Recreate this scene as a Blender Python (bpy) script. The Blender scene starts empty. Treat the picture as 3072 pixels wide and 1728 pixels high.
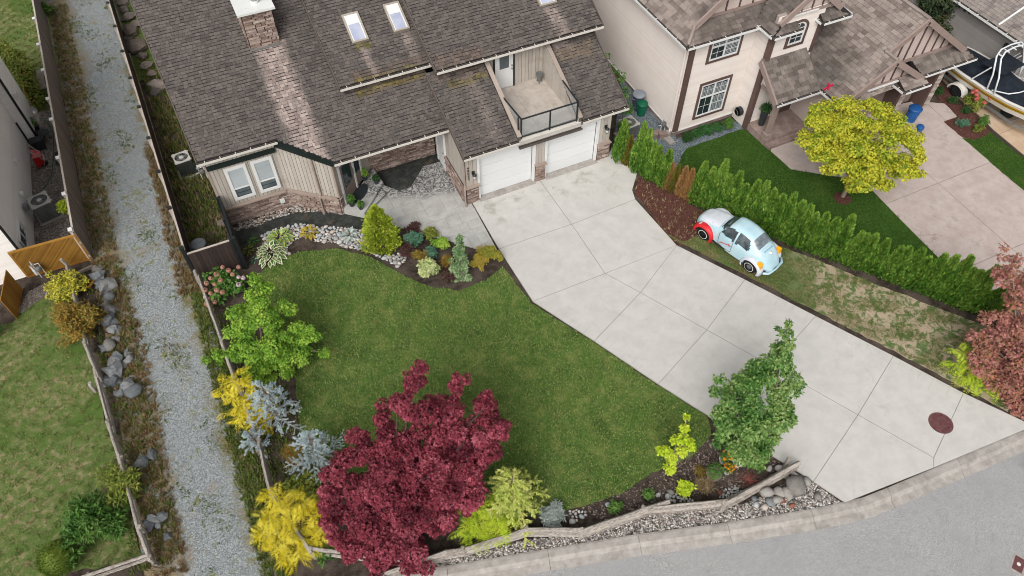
import bpy, math, random
import numpy as np
from mathutils import Vector, Matrix, Euler

random.seed(7)
rng = np.random.default_rng(11)
SC = bpy.context.scene
COL = SC.collection
R = math.radians
# ------------------------------------------------------------------ camera, sky, sun, exposure
# world axes: X runs along the house fronts, Y runs from the street to the houses, metres
cam_data = bpy.data.cameras.new("camera")
cam = bpy.data.objects.new("camera", cam_data)
COL.objects.link(cam)
cam.location = (0, 0, 24.0)
cam.rotation_euler = (R(90 - 52.3), 0, R(-25.15))
cam_data.sensor_width = 36.0
cam_data.lens = 2260.0 / 3072.0 * 36.0
cam_data.clip_end = 1500
SC.camera = cam
SUN_EL, SUN_AZ = 46.0, 222.0            # azimuth clockwise from +Y
world = bpy.data.worlds.new("World")
SC.world = world
world.use_nodes = True
wn = world.node_tree
wn.nodes.clear()
w_out = wn.nodes.new("ShaderNodeOutputWorld")
w_bg = wn.nodes.new("ShaderNodeBackground")
w_sky = wn.nodes.new("ShaderNodeTexSky")
w_sky.sky_type = 'NISHITA'
w_sky.sun_disc = False
w_sky.sun_elevation = R(SUN_EL)
w_sky.sun_rotation = R(SUN_AZ)
w_sky.dust_density = 6.0
w_sky.air_density = 1.0
w_sky.ozone_density = 0.6
w_bg.inputs[1].default_value = 0.15
w_hue = wn.nodes.new("ShaderNodeHueSaturation")   # thin cloud: a paler sky
w_hue.inputs['Saturation'].default_value = 0.12
wn.links.new(w_sky.outputs[0], w_hue.inputs['Color'])
wn.links.new(w_hue.outputs[0], w_bg.inputs[0])
wn.links.new(w_bg.outputs[0], w_out.inputs[0])
sun_data = bpy.data.lights.new("sun", 'SUN')
sun_data.energy = 1.3
sun_data.angle = R(38)
sun_data.color = (1.0, 0.95, 0.88)
sun = bpy.data.objects.new("sun", sun_data)
COL.objects.link(sun)
sd = Vector((math.sin(R(SUN_AZ)) * math.cos(R(SUN_EL)), math.cos(R(SUN_AZ)) * math.cos(R(SUN_EL)), math.sin(R(SUN_EL))))
sun.rotation_euler = sd.to_track_quat('Z', 'Y').to_euler()
vs = SC.view_settings
vs.view_transform = 'Standard'
vs.look = 'None'
vs.gamma = 1.0
vs.use_curve_mapping = False
vs.exposure = 0.13
SC.cycles.filter_width = 1.0
SC.cycles.max_bounces = 5
SC.cycles.transparent_max_bounces = 6

# ------------------------------------------------------------------ materials
GAIN = 0.74                              # photographed colour -> surface colour
def lin(h, k=None):
    h = h.lstrip('#')
    k = GAIN if k is None else k
    o = []
    for i in (0, 2, 4):
        x = int(h[i:i + 2], 16) / 255.0
        x = x / 12.92 if x <= 0.04045 else ((x + 0.055) / 1.055) ** 2.4
        o.append(min(0.85, x * k))
    return (o[0], o[1], o[2], 1.0)

class NT:
    def __init__(self, name):
        self.m = bpy.data.materials.new(name)
        self.m.use_nodes = True
        self.t = self.m.node_tree
        self.t.nodes.clear()
        self.out = self.n('ShaderNodeOutputMaterial')
        self.geo = None
    def n(self, t, **k):
        x = self.t.nodes.new(t)
        for a, b in k.items():
            setattr(x, a, b)
        return x
    def l(self, a, b):
        self.t.links.new(a, b)
    def pos(self):
        if self.geo is None:
            self.geo = self.n('ShaderNodeNewGeometry')
        return self.geo.outputs['Position']
    def val(self, sock, v):
        if isinstance(v, (int, float)):
            sock.default_value = v
        else:
            self.l(v, sock)
    def math(self, op, a, b=0.0, c=None, clamp=False):
        x = self.n('ShaderNodeMath', operation=op)
        x.use_clamp = clamp
        self.val(x.inputs[0], a)
        self.val(x.inputs[1], b)
        if c is not None:
            self.val(x.inputs[2], c)
        return x.outputs[0]
    def noise(self, scale, det=4, rough=0.6, stretch=None, dist=0.0):
        x = self.n('ShaderNodeTexNoise')
        x.inputs['Scale'].default_value = scale
        x.inputs['Detail'].default_value = det
        x.inputs['Roughness'].default_value = rough
        x.inputs['Distortion'].default_value = dist
        p = self.pos()
        if stretch:
            v = self.n('ShaderNodeVectorMath', operation='MULTIPLY')
            self.l(p, v.inputs[0])
            v.inputs[1].default_value = stretch
            p = v.outputs[0]
        self.l(p, x.inputs['Vector'])
        return x.outputs['Fac']
    def smooth(self, v, lo, hi, a=0.0, b=1.0):
        x = self.n('ShaderNodeMapRange')
        x.interpolation_type = 'SMOOTHSTEP'
        self.l(v, x.inputs[0])
        x.inputs[1].default_value = lo
        x.inputs[2].default_value = hi
        x.inputs[3].default_value = a
        x.inputs[4].default_value = b
        return x.outputs[0]
    def ramp(self, fac, stops, k=None):
        x = self.n('ShaderNodeValToRGB')
        e = x.color_ramp.elements
        n = len(stops)
        while len(e) < n:
            e.new(0.5)
        for i, s_ in enumerate(stops):
            e[i].position = i / max(1, n - 1)
            e[i].color = lin(s_, k) if isinstance(s_, str) else s_
        self.l(fac, x.inputs[0])
        return x.outputs[0]
    def mix(self, f, a, b):
        x = self.n('ShaderNodeMix', data_type='RGBA')
        self.val(x.inputs[0], f)
        self.l(a, x.inputs[6])
        self.l(b, x.inputs[7])
        return x.outputs[2]
    def rnd(self):
        self.pos()
        oi = self.n('ShaderNodeObjectInfo')
        return self.math('FRACT', self.math('ADD', self.geo.outputs['Random Per Island'], oi.outputs['Random']))
    def bump(self, hs):
        prev = None
        for h, st, ds in hs:
            b = self.n('ShaderNodeBump')
            b.inputs['Strength'].default_value = st
            b.inputs['Distance'].default_value = ds
            self.l(h, b.inputs['Height'])
            if prev is not None:
                self.l(prev, b.inputs['Normal'])
            prev = b.outputs[0]
        return prev
    def finish(self, col, rough=0.8, spec=0.3, metal=0.0, normal=None, trans=0.0, alpha=None, coat=0.0):
        b = self.n('ShaderNodeBsdfPrincipled')
        self.l(col, b.inputs['Base Color'])
        self.val(b.inputs['Roughness'], rough)
        b.inputs['Specular IOR Level'].default_value = spec
        b.inputs['Metallic'].default_value = metal
        b.inputs['Coat Weight'].default_value = coat
        if normal is not None:
            self.l(normal, b.inputs['Normal'])
        o = b.outputs[0]
        if trans > 0:
            t = self.n('ShaderNodeBsdfTranslucent')
            self.l(col, t.inputs['Color'])
            mx = self.n('ShaderNodeMixShader')
            mx.inputs[0].default_value = trans
            self.l(o, mx.inputs[1])
            self.l(t.outputs[0], mx.inputs[2])
            o = mx.outputs[0]
        self.l(o, self.out.inputs[0])
        return self.m

MATS = {}
def mat(name, stops, w=(1.0, 0.0), ns=3.0, rough=0.8, spec=0.3, metal=0.0, trans=0.0, bump=None, stretch=None, k=None, coat=0.0, grime=None):
    """piece colours vary with each island and object (w[0]) and with noise (w[1])"""
    if name in MATS:
        return MATS[name]
    t = NT(name)
    if len(stops) == 1:
        stops = stops * 2
    r = t.rnd()
    nz = t.smooth(t.noise(ns, 5, 0.62, stretch), 0.28, 0.72)
    f = t.math('ADD', t.math('MULTIPLY', r, w[0]), t.math('MULTIPLY', nz, w[1]), clamp=True)
    c = t.ramp(f, stops, k)
    if grime:                            # (colour, noise scale, lo, hi, amount)
        g = t.smooth(t.noise(grime[1], 6, 0.7), grime[2], grime[3], 0.0, grime[4])
        c = t.mix(g, c, t.ramp(r, [grime[0], grime[0]], k))
    nm = None
    if bump:
        nm = t.bump([(t.noise(bump[0], 4, 0.6, stretch), bump[1], bump[2])])
    MATS[name] = t.finish(c, rough, spec, metal, nm, trans, coat=coat)
    return MATS[name]

def source(t, s_):
    if s_[0] == 'noise':
        return t.ramp(t.smooth(t.noise(s_[1], s_[3] if len(s_) > 3 else 6, 0.68), 0.27, 0.73), s_[2])
    if s_[0] == 'cells':
        v = t.n('ShaderNodeTexVoronoi')
        v.inputs['Scale'].default_value = s_[1]
        t.l(t.pos(), v.inputs['Vector'])
        sx = t.n('ShaderNodeSeparateColor')
        t.l(v.outputs['Color'], sx.inputs[0])
        return t.ramp(sx.outputs[0], s_[2])

def mask(t, ms):
    out = None
    for m_ in ms:
        if m_[0] == 'noise':             # scale, lo, hi
            v = t.smooth(t.noise(m_[1], 6, 0.65, dist=m_[4] if len(m_) > 4 else 0.3), m_[2], m_[3])
        elif m_[0] == 'crack':           # hairline cracks: scale, half width
            d_ = t.math('ABSOLUTE', t.math('SUBTRACT', t.noise(m_[1], 7, 0.55, dist=0.4), 0.5))
            v = t.smooth(d_, 0.0, m_[2], 1.0, 0.0)
        elif m_[0] == 'band':            # a*x + b*y + c between lo..hi, ragged by noise
            sp = t.n('ShaderNodeSeparateXYZ')
            t.l(t.pos(), sp.inputs[0])
            a = t.math('ADD', t.math('MULTIPLY', sp.outputs[0], m_[1]), t.math('MULTIPLY', sp.outputs[1], m_[2]))
            a = t.math('ADD', a, m_[3])
            nz = t.math('MULTIPLY', t.math('SUBTRACT', t.noise(m_[6], 5), 0.5), m_[7])
            v = t.smooth(t.math('ADD', a, nz), m_[4], m_[5])
        elif m_[0] == 'k':
            out = t.math('MULTIPLY', out, m_[1])
            continue
        out = v if out is None else t.math('MULTIPLY', out, v)
    return out

def gmat(name, base, layers=(), bump=(), rough=0.95, spec=0.2, cellbump=None):
    if name in MATS:
        return MATS[name]
    t = NT(name)
    c = source(t, base)
    for src, ms in layers:
        c = t.mix(mask(t, ms), c, source(t, src))
    hs = [(t.noise(b[0], 5, 0.65), b[1], b[2]) for b in bump]
    if cellbump:
        v = t.n('ShaderNodeTexVoronoi')
        v.inputs['Scale'].default_value = cellbump[0]
        t.l(t.pos(), v.inputs['Vector'])
        hs.append((t.math('SUBTRACT', 1.0, v.outputs['Distance']), cellbump[1], cellbump[2]))
    MATS[name] = t.finish(c, rough, spec, normal=t.bump(hs) if hs else None)
    return MATS[name]

def glass_mat(name, tint, rough=0.08, alpha=0.35):
    if name in MATS:
        return MATS[name]
    t = NT(name)
    col = t.ramp(t.math('MULTIPLY', t.rnd(), 0.0), [tint, tint])
    tr = t.n('ShaderNodeBsdfTransparent')
    gl = t.n('ShaderNodeBsdfPrincipled')
    t.l(col, gl.inputs['Base Color'])
    gl.inputs['Roughness'].default_value = rough
    gl.inputs['Specular IOR Level'].default_value = 0.6
    mx = t.n('ShaderNodeMixShader')
    mx.inputs[0].default_value = alpha
    t.l(tr.outputs[0], mx.inputs[1])
    t.l(gl.outputs[0], mx.inputs[2])
    t.l(mx.outputs[0], t.out.inputs[0])
    MATS[name] = t.m
    return t.m

# ------------------------------------------------------------------ objects and meshes
WLOC = {}                                # world location of things, by object name
def tag(o, label, cat, group=None, kind=None):
    o['label'] = label
    o['category'] = cat
    if group:
        o['group'] = group
    if kind:
        o['kind'] = kind
    return o

def thing(name, label, cat, loc, rz=0.0, group=None):
    o = bpy.data.objects.new(name, None)
    o.empty_display_size = 0.1
    COL.objects.link(o)
    o.location = loc
    o.rotation_euler = (0, 0, rz)
    WLOC[o.name] = Matrix.Translation(loc) @ Matrix.Rotation(rz, 4, 'Z')
    return tag(o, label, cat, group)

def world_of(o):
    return WLOC.get(o.name, Matrix.Identity(4)) if o is not None else Matrix.Identity(4)

def link(name, me, parent=None, m=None, basis=None):
    """m: local matrix (thing space) of the new child"""
    o = bpy.data.objects.new(name, me)
    COL.objects.link(o)
    if parent is not None:
        o.parent = parent
    if basis is not None:
        o.matrix_basis = basis
    WLOC[o.name] = world_of(parent) @ (basis if basis is not None else Matrix.Identity(4))
    return o

def np_mesh(name, V, loops, starts, mats, mi=None, smooth=False):
    me = bpy.data.meshes.new(name)
    me.vertices.add(len(V))
    me.vertices.foreach_set('co', np.asarray(V, np.float32).ravel())
    me.loops.add(len(loops))
    me.loops.foreach_set('vertex_index', np.asarray(loops, np.int32).ravel())
    me.polygons.add(len(starts))
    me.polygons.foreach_set('loop_start', np.asarray(starts, np.int32))
    if mi is not None:
        me.polygons.foreach_set('material_index', np.asarray(mi, np.int32))
    me.polygons.foreach_set('use_smooth', np.full(len(starts), bool(smooth)))
    me.update(calc_edges=True)
    for m_ in (mats if isinstance(mats, (list, tuple)) else [mats]):
        me.materials.append(m_)
    return me

class MB:
    """collects simple solids in world metres (or in the thing's own axes with local=True)"""
    def __init__(self):
        self.v, self.f, self.m = [], [], []
    def poly(self, pts, mi=0):
        b = len(self.v)
        self.v += [tuple(p) for p in pts]
        self.f.append(list(range(b, b + len(pts))))
        self.m.append(mi)
    def hexa(self, p, mi=0):
        b = len(self.v)
        self.v += [tuple(q) for q in p]
        for q in ((3, 2, 1, 0), (4, 5, 6, 7), (0, 1, 5, 4), (1, 2, 6, 5), (2, 3, 7, 6), (3, 0, 4, 7)):
            self.f.append([b + i for i in q])
            self.m.append(mi)
    def box(self, c, s, rz=0.0, mi=0):
        x, y, z = s[0] / 2, s[1] / 2, s[2] / 2
        ca, sa = math.cos(rz), math.sin(rz)
        P = []
        for zz in (-z, z):
            for (a, b) in ((-x, -y), (x, -y), (x, y), (-x, y)):
                P.append((c[0] + a * ca - b * sa, c[1] + a * sa + b * ca, c[2] + zz))
        self.hexa(P, mi)
    def prism(self, poly, z0, z1, mi=0, bottom=False):
        n = len(poly)
        b = len(self.v)
        for z in (z0, z1):
            for p in poly:
                self.v.append((p[0], p[1], z if not callable(z) else z(p)))
        self.f.append([b + n + i for i in range(n)]); self.m.append(mi)
        if bottom:
            self.f.append([b + n - 1 - i for i in range(n)]); self.m.append(mi)
        for i in range(n):
            j = (i + 1) % n
            self.f.append([b + i, b + j, b + n + j, b + n + i]); self.m.append(mi)
    def slab3(self, pts, nrm, th, mi=0):
        """polygon in space thickened against its normal"""
        n = len(pts); b = len(self.v)
        q = [tuple(Vector(p) - Vector(nrm) * th) for p in pts]
        self.v += [tuple(p) for p in pts] + q
        self.f.append([b + i for i in range(n)]); self.m.append(mi)
        self.f.append([b + n + n - 1 - i for i in range(n)]); self.m.append(mi)
        for i in range(n):
            j = (i + 1) % n
            self.f.append([b + n + i, b + n + j, b + j, b + i]); self.m.append(mi)
    def beam(self, p0, p1, w, h, mi=0, up=(0, 0, 1)):
        p0, p1 = Vector(p0), Vector(p1)
        d_ = (p1 - p0).normalized()
        u = Vector(up)
        if abs(d_.dot(u)) > 0.98:
            u = Vector((0, 1, 0))
        s_ = d_.cross(u).normalized()
        t = s_.cross(d_).normalized()
        P = []
        for e in (p0, p1):
            for a, b in ((-1, -1), (1, -1), (1, 1), (-1, 1)):
                P.append(e + s_ * (a * w / 2) + t * (b * h / 2))
        P = [P[0], P[1], P[5], P[4], P[3], P[2], P[6], P[7]]
        self.hexa([tuple(x) for x in P], mi)
    def tube(self, pts, r, n=6, mi=0, caps=True):
        pts = [Vector(p) for p in pts]
        rs = r if isinstance(r, (list, tuple)) else [r] * len(pts)
        b = len(self.v)
        ref = Vector((0.31, 0.17, 0.93))
        for i, p in enumerate(pts):
            d_ = (pts[min(i + 1, len(pts) - 1)] - pts[max(i - 1, 0)]).normalized()
            if abs(d_.dot(ref)) > 0.97:
                ref = Vector((0.9, 0.3, 0.1))
            s_ = d_.cross(ref).normalized()
            t = d_.cross(s_)
            for k in range(n):
                a = 2 * math.pi * k / n
                self.v.append(tuple(p + (s_ * math.cos(a) + t * math.sin(a)) * rs[i]))
        for i in range(len(pts) - 1):
            for k in range(n):
                k2 = (k + 1) % n
                self.f.append([b + i * n + k, b + i * n + k2, b + (i + 1) * n + k2, b + (i + 1) * n + k]); self.m.append(mi)
        if caps:
            self.f.append([b + k for k in range(n)][::-1]); self.m.append(mi)
            e = b + (len(pts) - 1) * n
            self.f.append([e + k for k in range(n)]); self.m.append(mi)
    def lathe(self, prof, c=(0, 0, 0), n=16, mi=0, M=None, caps=True):
        b = len(self.v)
        for r, z in prof:
            for k in range(n):
                a = 2 * math.pi * k / n
                p = Vector((r * math.cos(a), r * math.sin(a), z))
                if M is not None:
                    p = M @ p
                self.v.append((p.x + c[0], p.y + c[1], p.z + c[2]))
        for i in range(len(prof) - 1):
            for k in range(n):
                k2 = (k + 1) % n
                self.f.append([b + i * n + k, b + i * n + k2, b + (i + 1) * n + k2, b + (i + 1) * n + k]); self.m.append(mi)
        if caps and prof[0][0] > 1e-6:
            self.f.append([b + k for k in range(n)][::-1]); self.m.append(mi)
        if caps and prof[-1][0] > 1e-6:
            e = b + (len(prof) - 1) * n
            self.f.append([e + k for k in range(n)]); self.m.append(mi)
    def build(self, name, mats, parent=None, smooth=False, local=False, kind=None):
        V = np.array(self.v, float).reshape(-1, 3)
        basis = None
        if parent is not None and not local:
            W = np.array(world_of(parent).inverted())
            V = V @ W[:3, :3].T + W[:3, 3]
        elif parent is None:
            c = np.array([(V[:, 0].min() + V[:, 0].max()) / 2, (V[:, 1].min() + V[:, 1].max()) / 2, V[:, 2].min()])
            V = V - c
            basis = Matrix.Translation(c)
        loops = [i for f in self.f for i in f]
        starts = np.cumsum([0] + [len(f) for f in self.f])[:-1]
        me = np_mesh(name, V, loops, starts, mats, self.m, smooth)
        o = link(name, me, parent, basis=basis)
        if kind:
            o['kind'] = kind
        return o

def struct(name, mb, m_, smooth=False):
    o = mb.build(name, m_, smooth=smooth)
    o['kind'] = 'structure'
    return o

PIECES = {}
def piece_mesh(key, mats, maker):
    if key not in PIECES:
        b = MB()
        maker(b)
        starts = np.cumsum([0] + [len(f) for f in b.f])[:-1]
        PIECES[key] = np_mesh(key, np.array(b.v, float), [i for f in b.f for i in f], starts, mats, b.m)
    return PIECES[key]

def unit_box(b):
    e = 0.06
    P = [(-.5, -.5, -.5), (.5, -.5, -.5), (.5, .5, -.5), (-.5, .5, -.5), (-.5 + e, -.5 + e, .5), (.5 - e, -.5 + e, .5), (.5 - e, .5 - e, .5), (-.5 + e, .5 - e, .5)]
    b.hexa(P)

def unit_plain(b):
    b.box((0, 0, 0), (1, 1, 1))

def piece(name, parent, me, M4, S=(1, 1, 1)):
    """a small part: shared mesh placed with world matrix M4 and size S"""
    B = world_of(parent).inverted() @ M4 @ Matrix.Diagonal((S[0], S[1], S[2], 1))
    o = bpy.data.objects.new(name, me)
    COL.objects.link(o)
    if parent is not None:
        o.parent = parent
    o.matrix_basis = B
    return o

def frame(o, x, y):
    """matrix from origin, x axis and y axis"""
    x = Vector(x).normalized(); y = Vector(y).normalized(); z = x.cross(y).normalized(); y = z.cross(x)
    M_ = Matrix((x, y, z)).transposed().to_4x4()
    M_.translation = Vector(o)
    return M_

def clip(poly, a, b, c):
    """part of a 2-D polygon with a*x + b*y + c >= 0"""
    out = []
    n = len(poly)
    for i in range(n):
        p, q = poly[i], poly[(i + 1) % n]
        dp, dq = a * p[0] + b * p[1] + c, a * q[0] + b * q[1] + c
        if dp >= 0:
            out.append(p)
        if (dp >= 0) != (dq >= 0):
            t = dp / (dp - dq)
            out.append((p[0] + (q[0] - p[0]) * t, p[1] + (q[1] - p[1]) * t))
    return out

def clip_rect(poly, x0, x1, y0, y1):
    for a, b, c in ((1, 0, -x0), (-1, 0, x1), (0, 1, -y0), (0, -1, y1)):
        poly = clip(poly, a, b, c)
        if len(poly) < 3:
            return []
    return poly

def area(poly):
    return 0.5 * sum(poly[i][0] * poly[(i + 1) % len(poly)][1] - poly[(i + 1) % len(poly)][0] * poly[i][1] for i in range(len(poly)))

def ccw(poly):
    return poly if area(poly) > 0 else poly[::-1]

def inset(poly, d_):
    poly = ccw(poly)
    n = len(poly); out = []
    for i in range(n):
        p0, p1, p2 = Vector(poly[i - 1]), Vector(poly[i]), Vector(poly[(i + 1) % n])
        e1, e2 = (p1 - p0), (p2 - p1)
        if e1.length < 1e-6 or e2.length < 1e-6:
            continue
        n1 = Vector((-e1.y, e1.x)).normalized(); n2 = Vector((-e2.y, e2.x)).normalized()
        m_ = n1 + n2
        if m_.length < 0.2:
            m_ = n1
        m_ = m_ / max(0.4, m_.dot(n1))
        q = p1 + m_ * d_
        out.append((q.x, q.y))
    return out

def inside(px, py, poly):
    c = np.zeros(len(px), bool)
    n = len(poly)
    for i in range(n):
        x0, y0 = poly[i]; x1, y1 = poly[(i + 1) % n]
        if y0 == y1:
            continue
        k = ((y0 > py) != (y1 > py)) & (px < (x1 - x0) * (py - y0) / (y1 - y0) + x0)
        c ^= k
    return c

def organic(poly, step=0.3, amp=0.05, seed=3):
    r = random.Random(seed); out = []
    n = len(poly)
    for i in range(n):
        p, q = poly[i], poly[(i + 1) % n]
        k = max(1, int(math.dist(p, q) / step))
        for j in range(k):
            t = j / k
            out.append((p[0] + (q[0] - p[0]) * t + r.uniform(-amp, amp), p[1] + (q[1] - p[1]) * t + r.uniform(-amp, amp)))
    return out

def smooth_loop(poly, it=2):
    for _ in range(it):
        o = []
        for i in range(len(poly)):
            p, q = poly[i], poly[(i + 1) % len(poly)]
            o.append((p[0] * .75 + q[0] * .25, p[1] * .75 + q[1] * .25)); o.append((p[0] * .25 + q[0] * .75, p[1] * .25 + q[1] * .75))
        poly = o
    return poly

def scatter(poly, n, seed=1):
    r = np.random.default_rng(seed)
    P = np.array(poly)
    lo, hi = P.min(0), P.max(0)
    out = np.zeros((0, 2))
    while len(out) < n:
        q = lo + r.random((n * 2, 2)) * (hi - lo)
        out = np.vstack([out, q[inside(q[:, 0], q[:, 1], poly)]])
    return out[:n]

def unit(a):
    return a / np.maximum(1e-9, np.linalg.norm(a, axis=-1, keepdims=True))

def rand_dirs(n, r):
    return unit(r.normal(size=(n, 3)))

def kites(P, D, N, L, W, wide=0.45, fold=0.12, droop=0.0):
    """n leaf blades: base P, along D, facing N"""
    D = unit(D); S = unit(np.cross(D, N)); N = np.cross(S, D)
    L = np.broadcast_to(np.asarray(L, float), (len(P),))[:, None]
    W = np.broadcast_to(np.asarray(W, float), (len(P),))[:, None]
    mid = P + D * L * wide
    tip = P + D * L + np.array([0, 0, -1.0]) * L * droop
    V = np.stack([P, mid + S * W / 2 + N * W * fold, tip, mid - S * W / 2 + N * W * fold], 1)
    return V.reshape(-1, 3)

def leaf_obj(name, V, m_, parent=None, tri=False, kind=None):
    k = 3 if tri else 4
    n = len(V) // k
    if parent is not None:
        W = np.array(world_of(parent).inverted())
        V = V @ W[:3, :3].T + W[:3, 3]
        basis = None
    else:
        c = np.array([V[:, 0].mean(), V[:, 1].mean(), V[:, 2].min()])
        V = V - c
        basis = Matrix.Translation(c)
    me = np_mesh(name, V, np.arange(n * k), np.arange(n) * k, m_)
    o = link(name, me, parent, basis=basis)
    if kind:
        o['kind'] = kind
    return o

def blades(name, poly, n, h, w, m_, seed, z=0.0, lean=0.6, label=None, cat='grass', field=None):
    """short grass: one triangle each"""
    r = np.random.default_rng(seed)
    q = scatter(poly, n, seed)
    if field is not None:
        q = q[field(q[:, 0], q[:, 1], r)]
    n = len(q)
    P = np.column_stack([q, np.full(n, z)])
    a = r.random(n) * 2 * math.pi
    S = np.column_stack([np.cos(a), np.sin(a), np.zeros(n)])
    b = r.random(n) * 2 * math.pi
    hh = h * (0.5 + r.random(n))
    T = P + np.column_stack([np.cos(b) * lean * hh, np.sin(b) * lean * hh, hh])
    ww = (w * (0.6 + 0.8 * r.random(n)))[:, None]
    V = np.stack([P - S * ww / 2, P + S * ww / 2, T], 1).reshape(-1, 3)
    o = leaf_obj(name, V, m_, tri=True, kind='stuff')
    if label:
        tag(o, label, cat, kind='stuff')
    return o

OCT = None
def pebble_geo(r, n_pts=None, rough=0.18):
    """a lumpy stone, unit size"""
    V = []; F = []
    rings = [(-0.9, 0.45), (-0.35, 0.95), (0.35, 0.95), (0.9, 0.45)]
    nn = 7
    for z, rad in rings:
        for k in range(nn):
            a = 2 * math.pi * (k + (0.5 if rad > .9 else 0)) / nn
            j = 1 + r.uniform(-rough, rough)
            V.append((rad * math.cos(a) * j, rad * math.sin(a) * j, z * (1 + r.uniform(-.12, .12))))
    for i in range(3):
        for k in range(nn):
            k2 = (k + 1) % nn
            F.append([i * nn + k, i * nn + k2, (i + 1) * nn + k2, (i + 1) * nn + k])
    F.append([3 * nn + k for k in range(nn)])
    F.append([nn - 1 - k for k in range(nn)])
    return V, F

def pebble_mesh(key, m_, seed, rough=0.18, smooth=True):
    if key in PIECES:
        return PIECES[key]
    V, F = pebble_geo(random.Random(seed), rough=rough)
    starts = np.cumsum([0] + [len(f) for f in F])[:-1]
    PIECES[key] = np_mesh('stone', np.array(V) * 0.5, [i for f in F for i in f], starts, m_, smooth=smooth)
    return PIECES[key]

def pebbles(name, q, sizes, z, m_, seed, label=None, cat='gravel', flat=0.6):
    """many little stones in one mesh"""
    r = np.random.default_rng(seed)
    n = len(q)
    base = np.array([[1, 0, 0], [0.4, .9, 0], [-.6, .75, 0], [-1, -.1, 0], [-.3, -.9, 0], [.7, -.7, 0], [0.1, 0.05, .8]], float)
    tri = np.array([[0, 1, 6], [1, 2, 6], [2, 3, 6], [3, 4, 6], [4, 5, 6], [5, 0, 6]])
    a = r.random(n) * 6.283
    ca, sa = np.cos(a)[:, None], np.sin(a)[:, None]
    sx = (sizes * (0.8 + .5 * r.random(n)))[:, None] / 2
    sy = (sizes * (0.6 + .4 * r.random(n)))[:, None] / 2
    X = base[None, :, 0] * sx; Y = base[None, :, 1] * sy; Zc = base[None, :, 2] * (sizes[:, None] / 2) * flat * 1.5
    V = np.stack([q[:, 0:1] + X * ca - Y * sa, q[:, 1:2] + X * sa + Y * ca, z + Zc], 2).reshape(-1, 3)
    loops = (tri[None] + (np.arange(n) * 7)[:, None, None]).reshape(-1)
    c = np.array([V[:, 0].mean(), V[:, 1].mean(), V[:, 2].min()])
    me = np_mesh(name, V - c, loops, np.arange(n * 6) * 3, m_)
    o = link(name, me, None, basis=Matrix.Translation(c))
    if label:
        tag(o, label, cat)
    o['kind'] = 'stuff'
    return o

def ordinal(i):
    one = ['first', 'second', 'third', 'fourth', 'fifth', 'sixth', 'seventh', 'eighth', 'ninth', 'tenth', 'eleventh', 'twelfth', 'thirteenth', 'fourteenth', 'fifteenth', 'sixteenth', 'seventeenth', 'eighteenth', 'nineteenth']
    if i < 19:
        return one[i]
    tens = ['twent', 'thirt', 'fort', 'fift']
    t, o = divmod(i + 1, 10)
    if o == 0:
        return tens[t - 2] + 'ieth'
    return tens[t - 2] + 'y-' + one[o - 1]

# ------------------------------------------------------------------ ground, lane, road, lawns
M_soil = gmat('soil', ('noise', 5.0, ['#2a2320', '#40362f', '#5a4f48']), [(('noise', 40, ['#3a302b', '#75695f']), [('noise', 1.2, 0.4, 0.62)])], bump=[(18, 0.7, 0.05), (70, 0.6, 0.02)])
M_ground = gmat('ground', ('noise', 0.6, ['#4a4a30', '#66623f', '#7b7550']), bump=[(8, 0.6, 0.05)])
M_asphalt = gmat('asphalt', ('cells', 62, ['#807f7e', '#a1a09f', '#b5b4b3', '#cbcac9']), [(('noise', 3, ['#9a9a9b', '#a9a9ab']), [('noise', 0.5, 0.3, 0.75), ('k', 0.6)]), (('noise', 30, ['#77777a', '#8b8b8e']), [('noise', 0.25, 0.55, 0.7), ('k', 0.5)]), (('noise', 30, ['#5c5b5a', '#6e6d6c']), [('crack', 0.28, 0.003), ('noise', .3, .5, .62), ('k', .45)])], bump=[(60, 0.5, 0.01)], cellbump=(62, 0.35, 0.008))
M_concrete = gmat('concrete', ('noise', 1.6, ['#c9c6c1', '#d0cdc8', '#d6d3ce']), [(('noise', 22, ['#bdbcb8', '#c9c8c4']), [('noise', 0.7, 0.48, 0.8), ('k', 0.5)]), (('noise', 5, ['#9b9788', '#aaa698']), [('band', .05, 1, -21.0, -1.2, .8, .8, 2.2), ('noise', 1.3, .5, .68), ('k', .75)]), (('noise', 3, ['#b3afa6', '#bdbab2']), [('noise', 1.0, .55, .75, 1.5), ('k', .5)]), (('noise', 4, ['#8d8a7c', '#a09d90']), [('noise', 0.35, 0.62, 0.85), ('k', 0.4)])], bump=[(35, 0.25, 0.006)], rough=0.9)
M_kerb = gmat('kerb_concrete', ('noise', 4, ['#9f9992', '#b0aaa4', '#bcb7b1']), [(('noise', 9, ['#77716b', '#8b857f']), [('noise', 1.2, 0.45, 0.75), ('k', 0.6)])], bump=[(50, 0.5, 0.008)])
M_joint = gmat('joint_dark', ('noise', 9, ['#827e77', '#97938c']))
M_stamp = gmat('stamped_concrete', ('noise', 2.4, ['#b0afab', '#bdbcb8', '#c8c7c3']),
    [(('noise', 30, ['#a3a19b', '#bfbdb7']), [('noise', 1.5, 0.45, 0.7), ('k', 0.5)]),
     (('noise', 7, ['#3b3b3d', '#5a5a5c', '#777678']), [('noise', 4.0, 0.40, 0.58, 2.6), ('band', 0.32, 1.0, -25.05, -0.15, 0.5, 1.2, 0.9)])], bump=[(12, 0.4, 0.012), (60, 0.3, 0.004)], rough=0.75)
M_pinkcon = gmat('pink_concrete', ('noise', 1.1, ['#b9a9a2', '#c5b6af', '#cec1bb']), [(('noise', 12, ['#9c8c86', '#ad9f99']), [('noise', 1.1, 0.5, 0.75), ('k', 0.7)]), (('noise', 30, ['#7a6e69', '#8a7d77']), [('crack', 0.3, 0.0035), ('noise', .25, .46, .58), ('k', .7)])], bump=[(40, 0.3, 0.008)])
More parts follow.
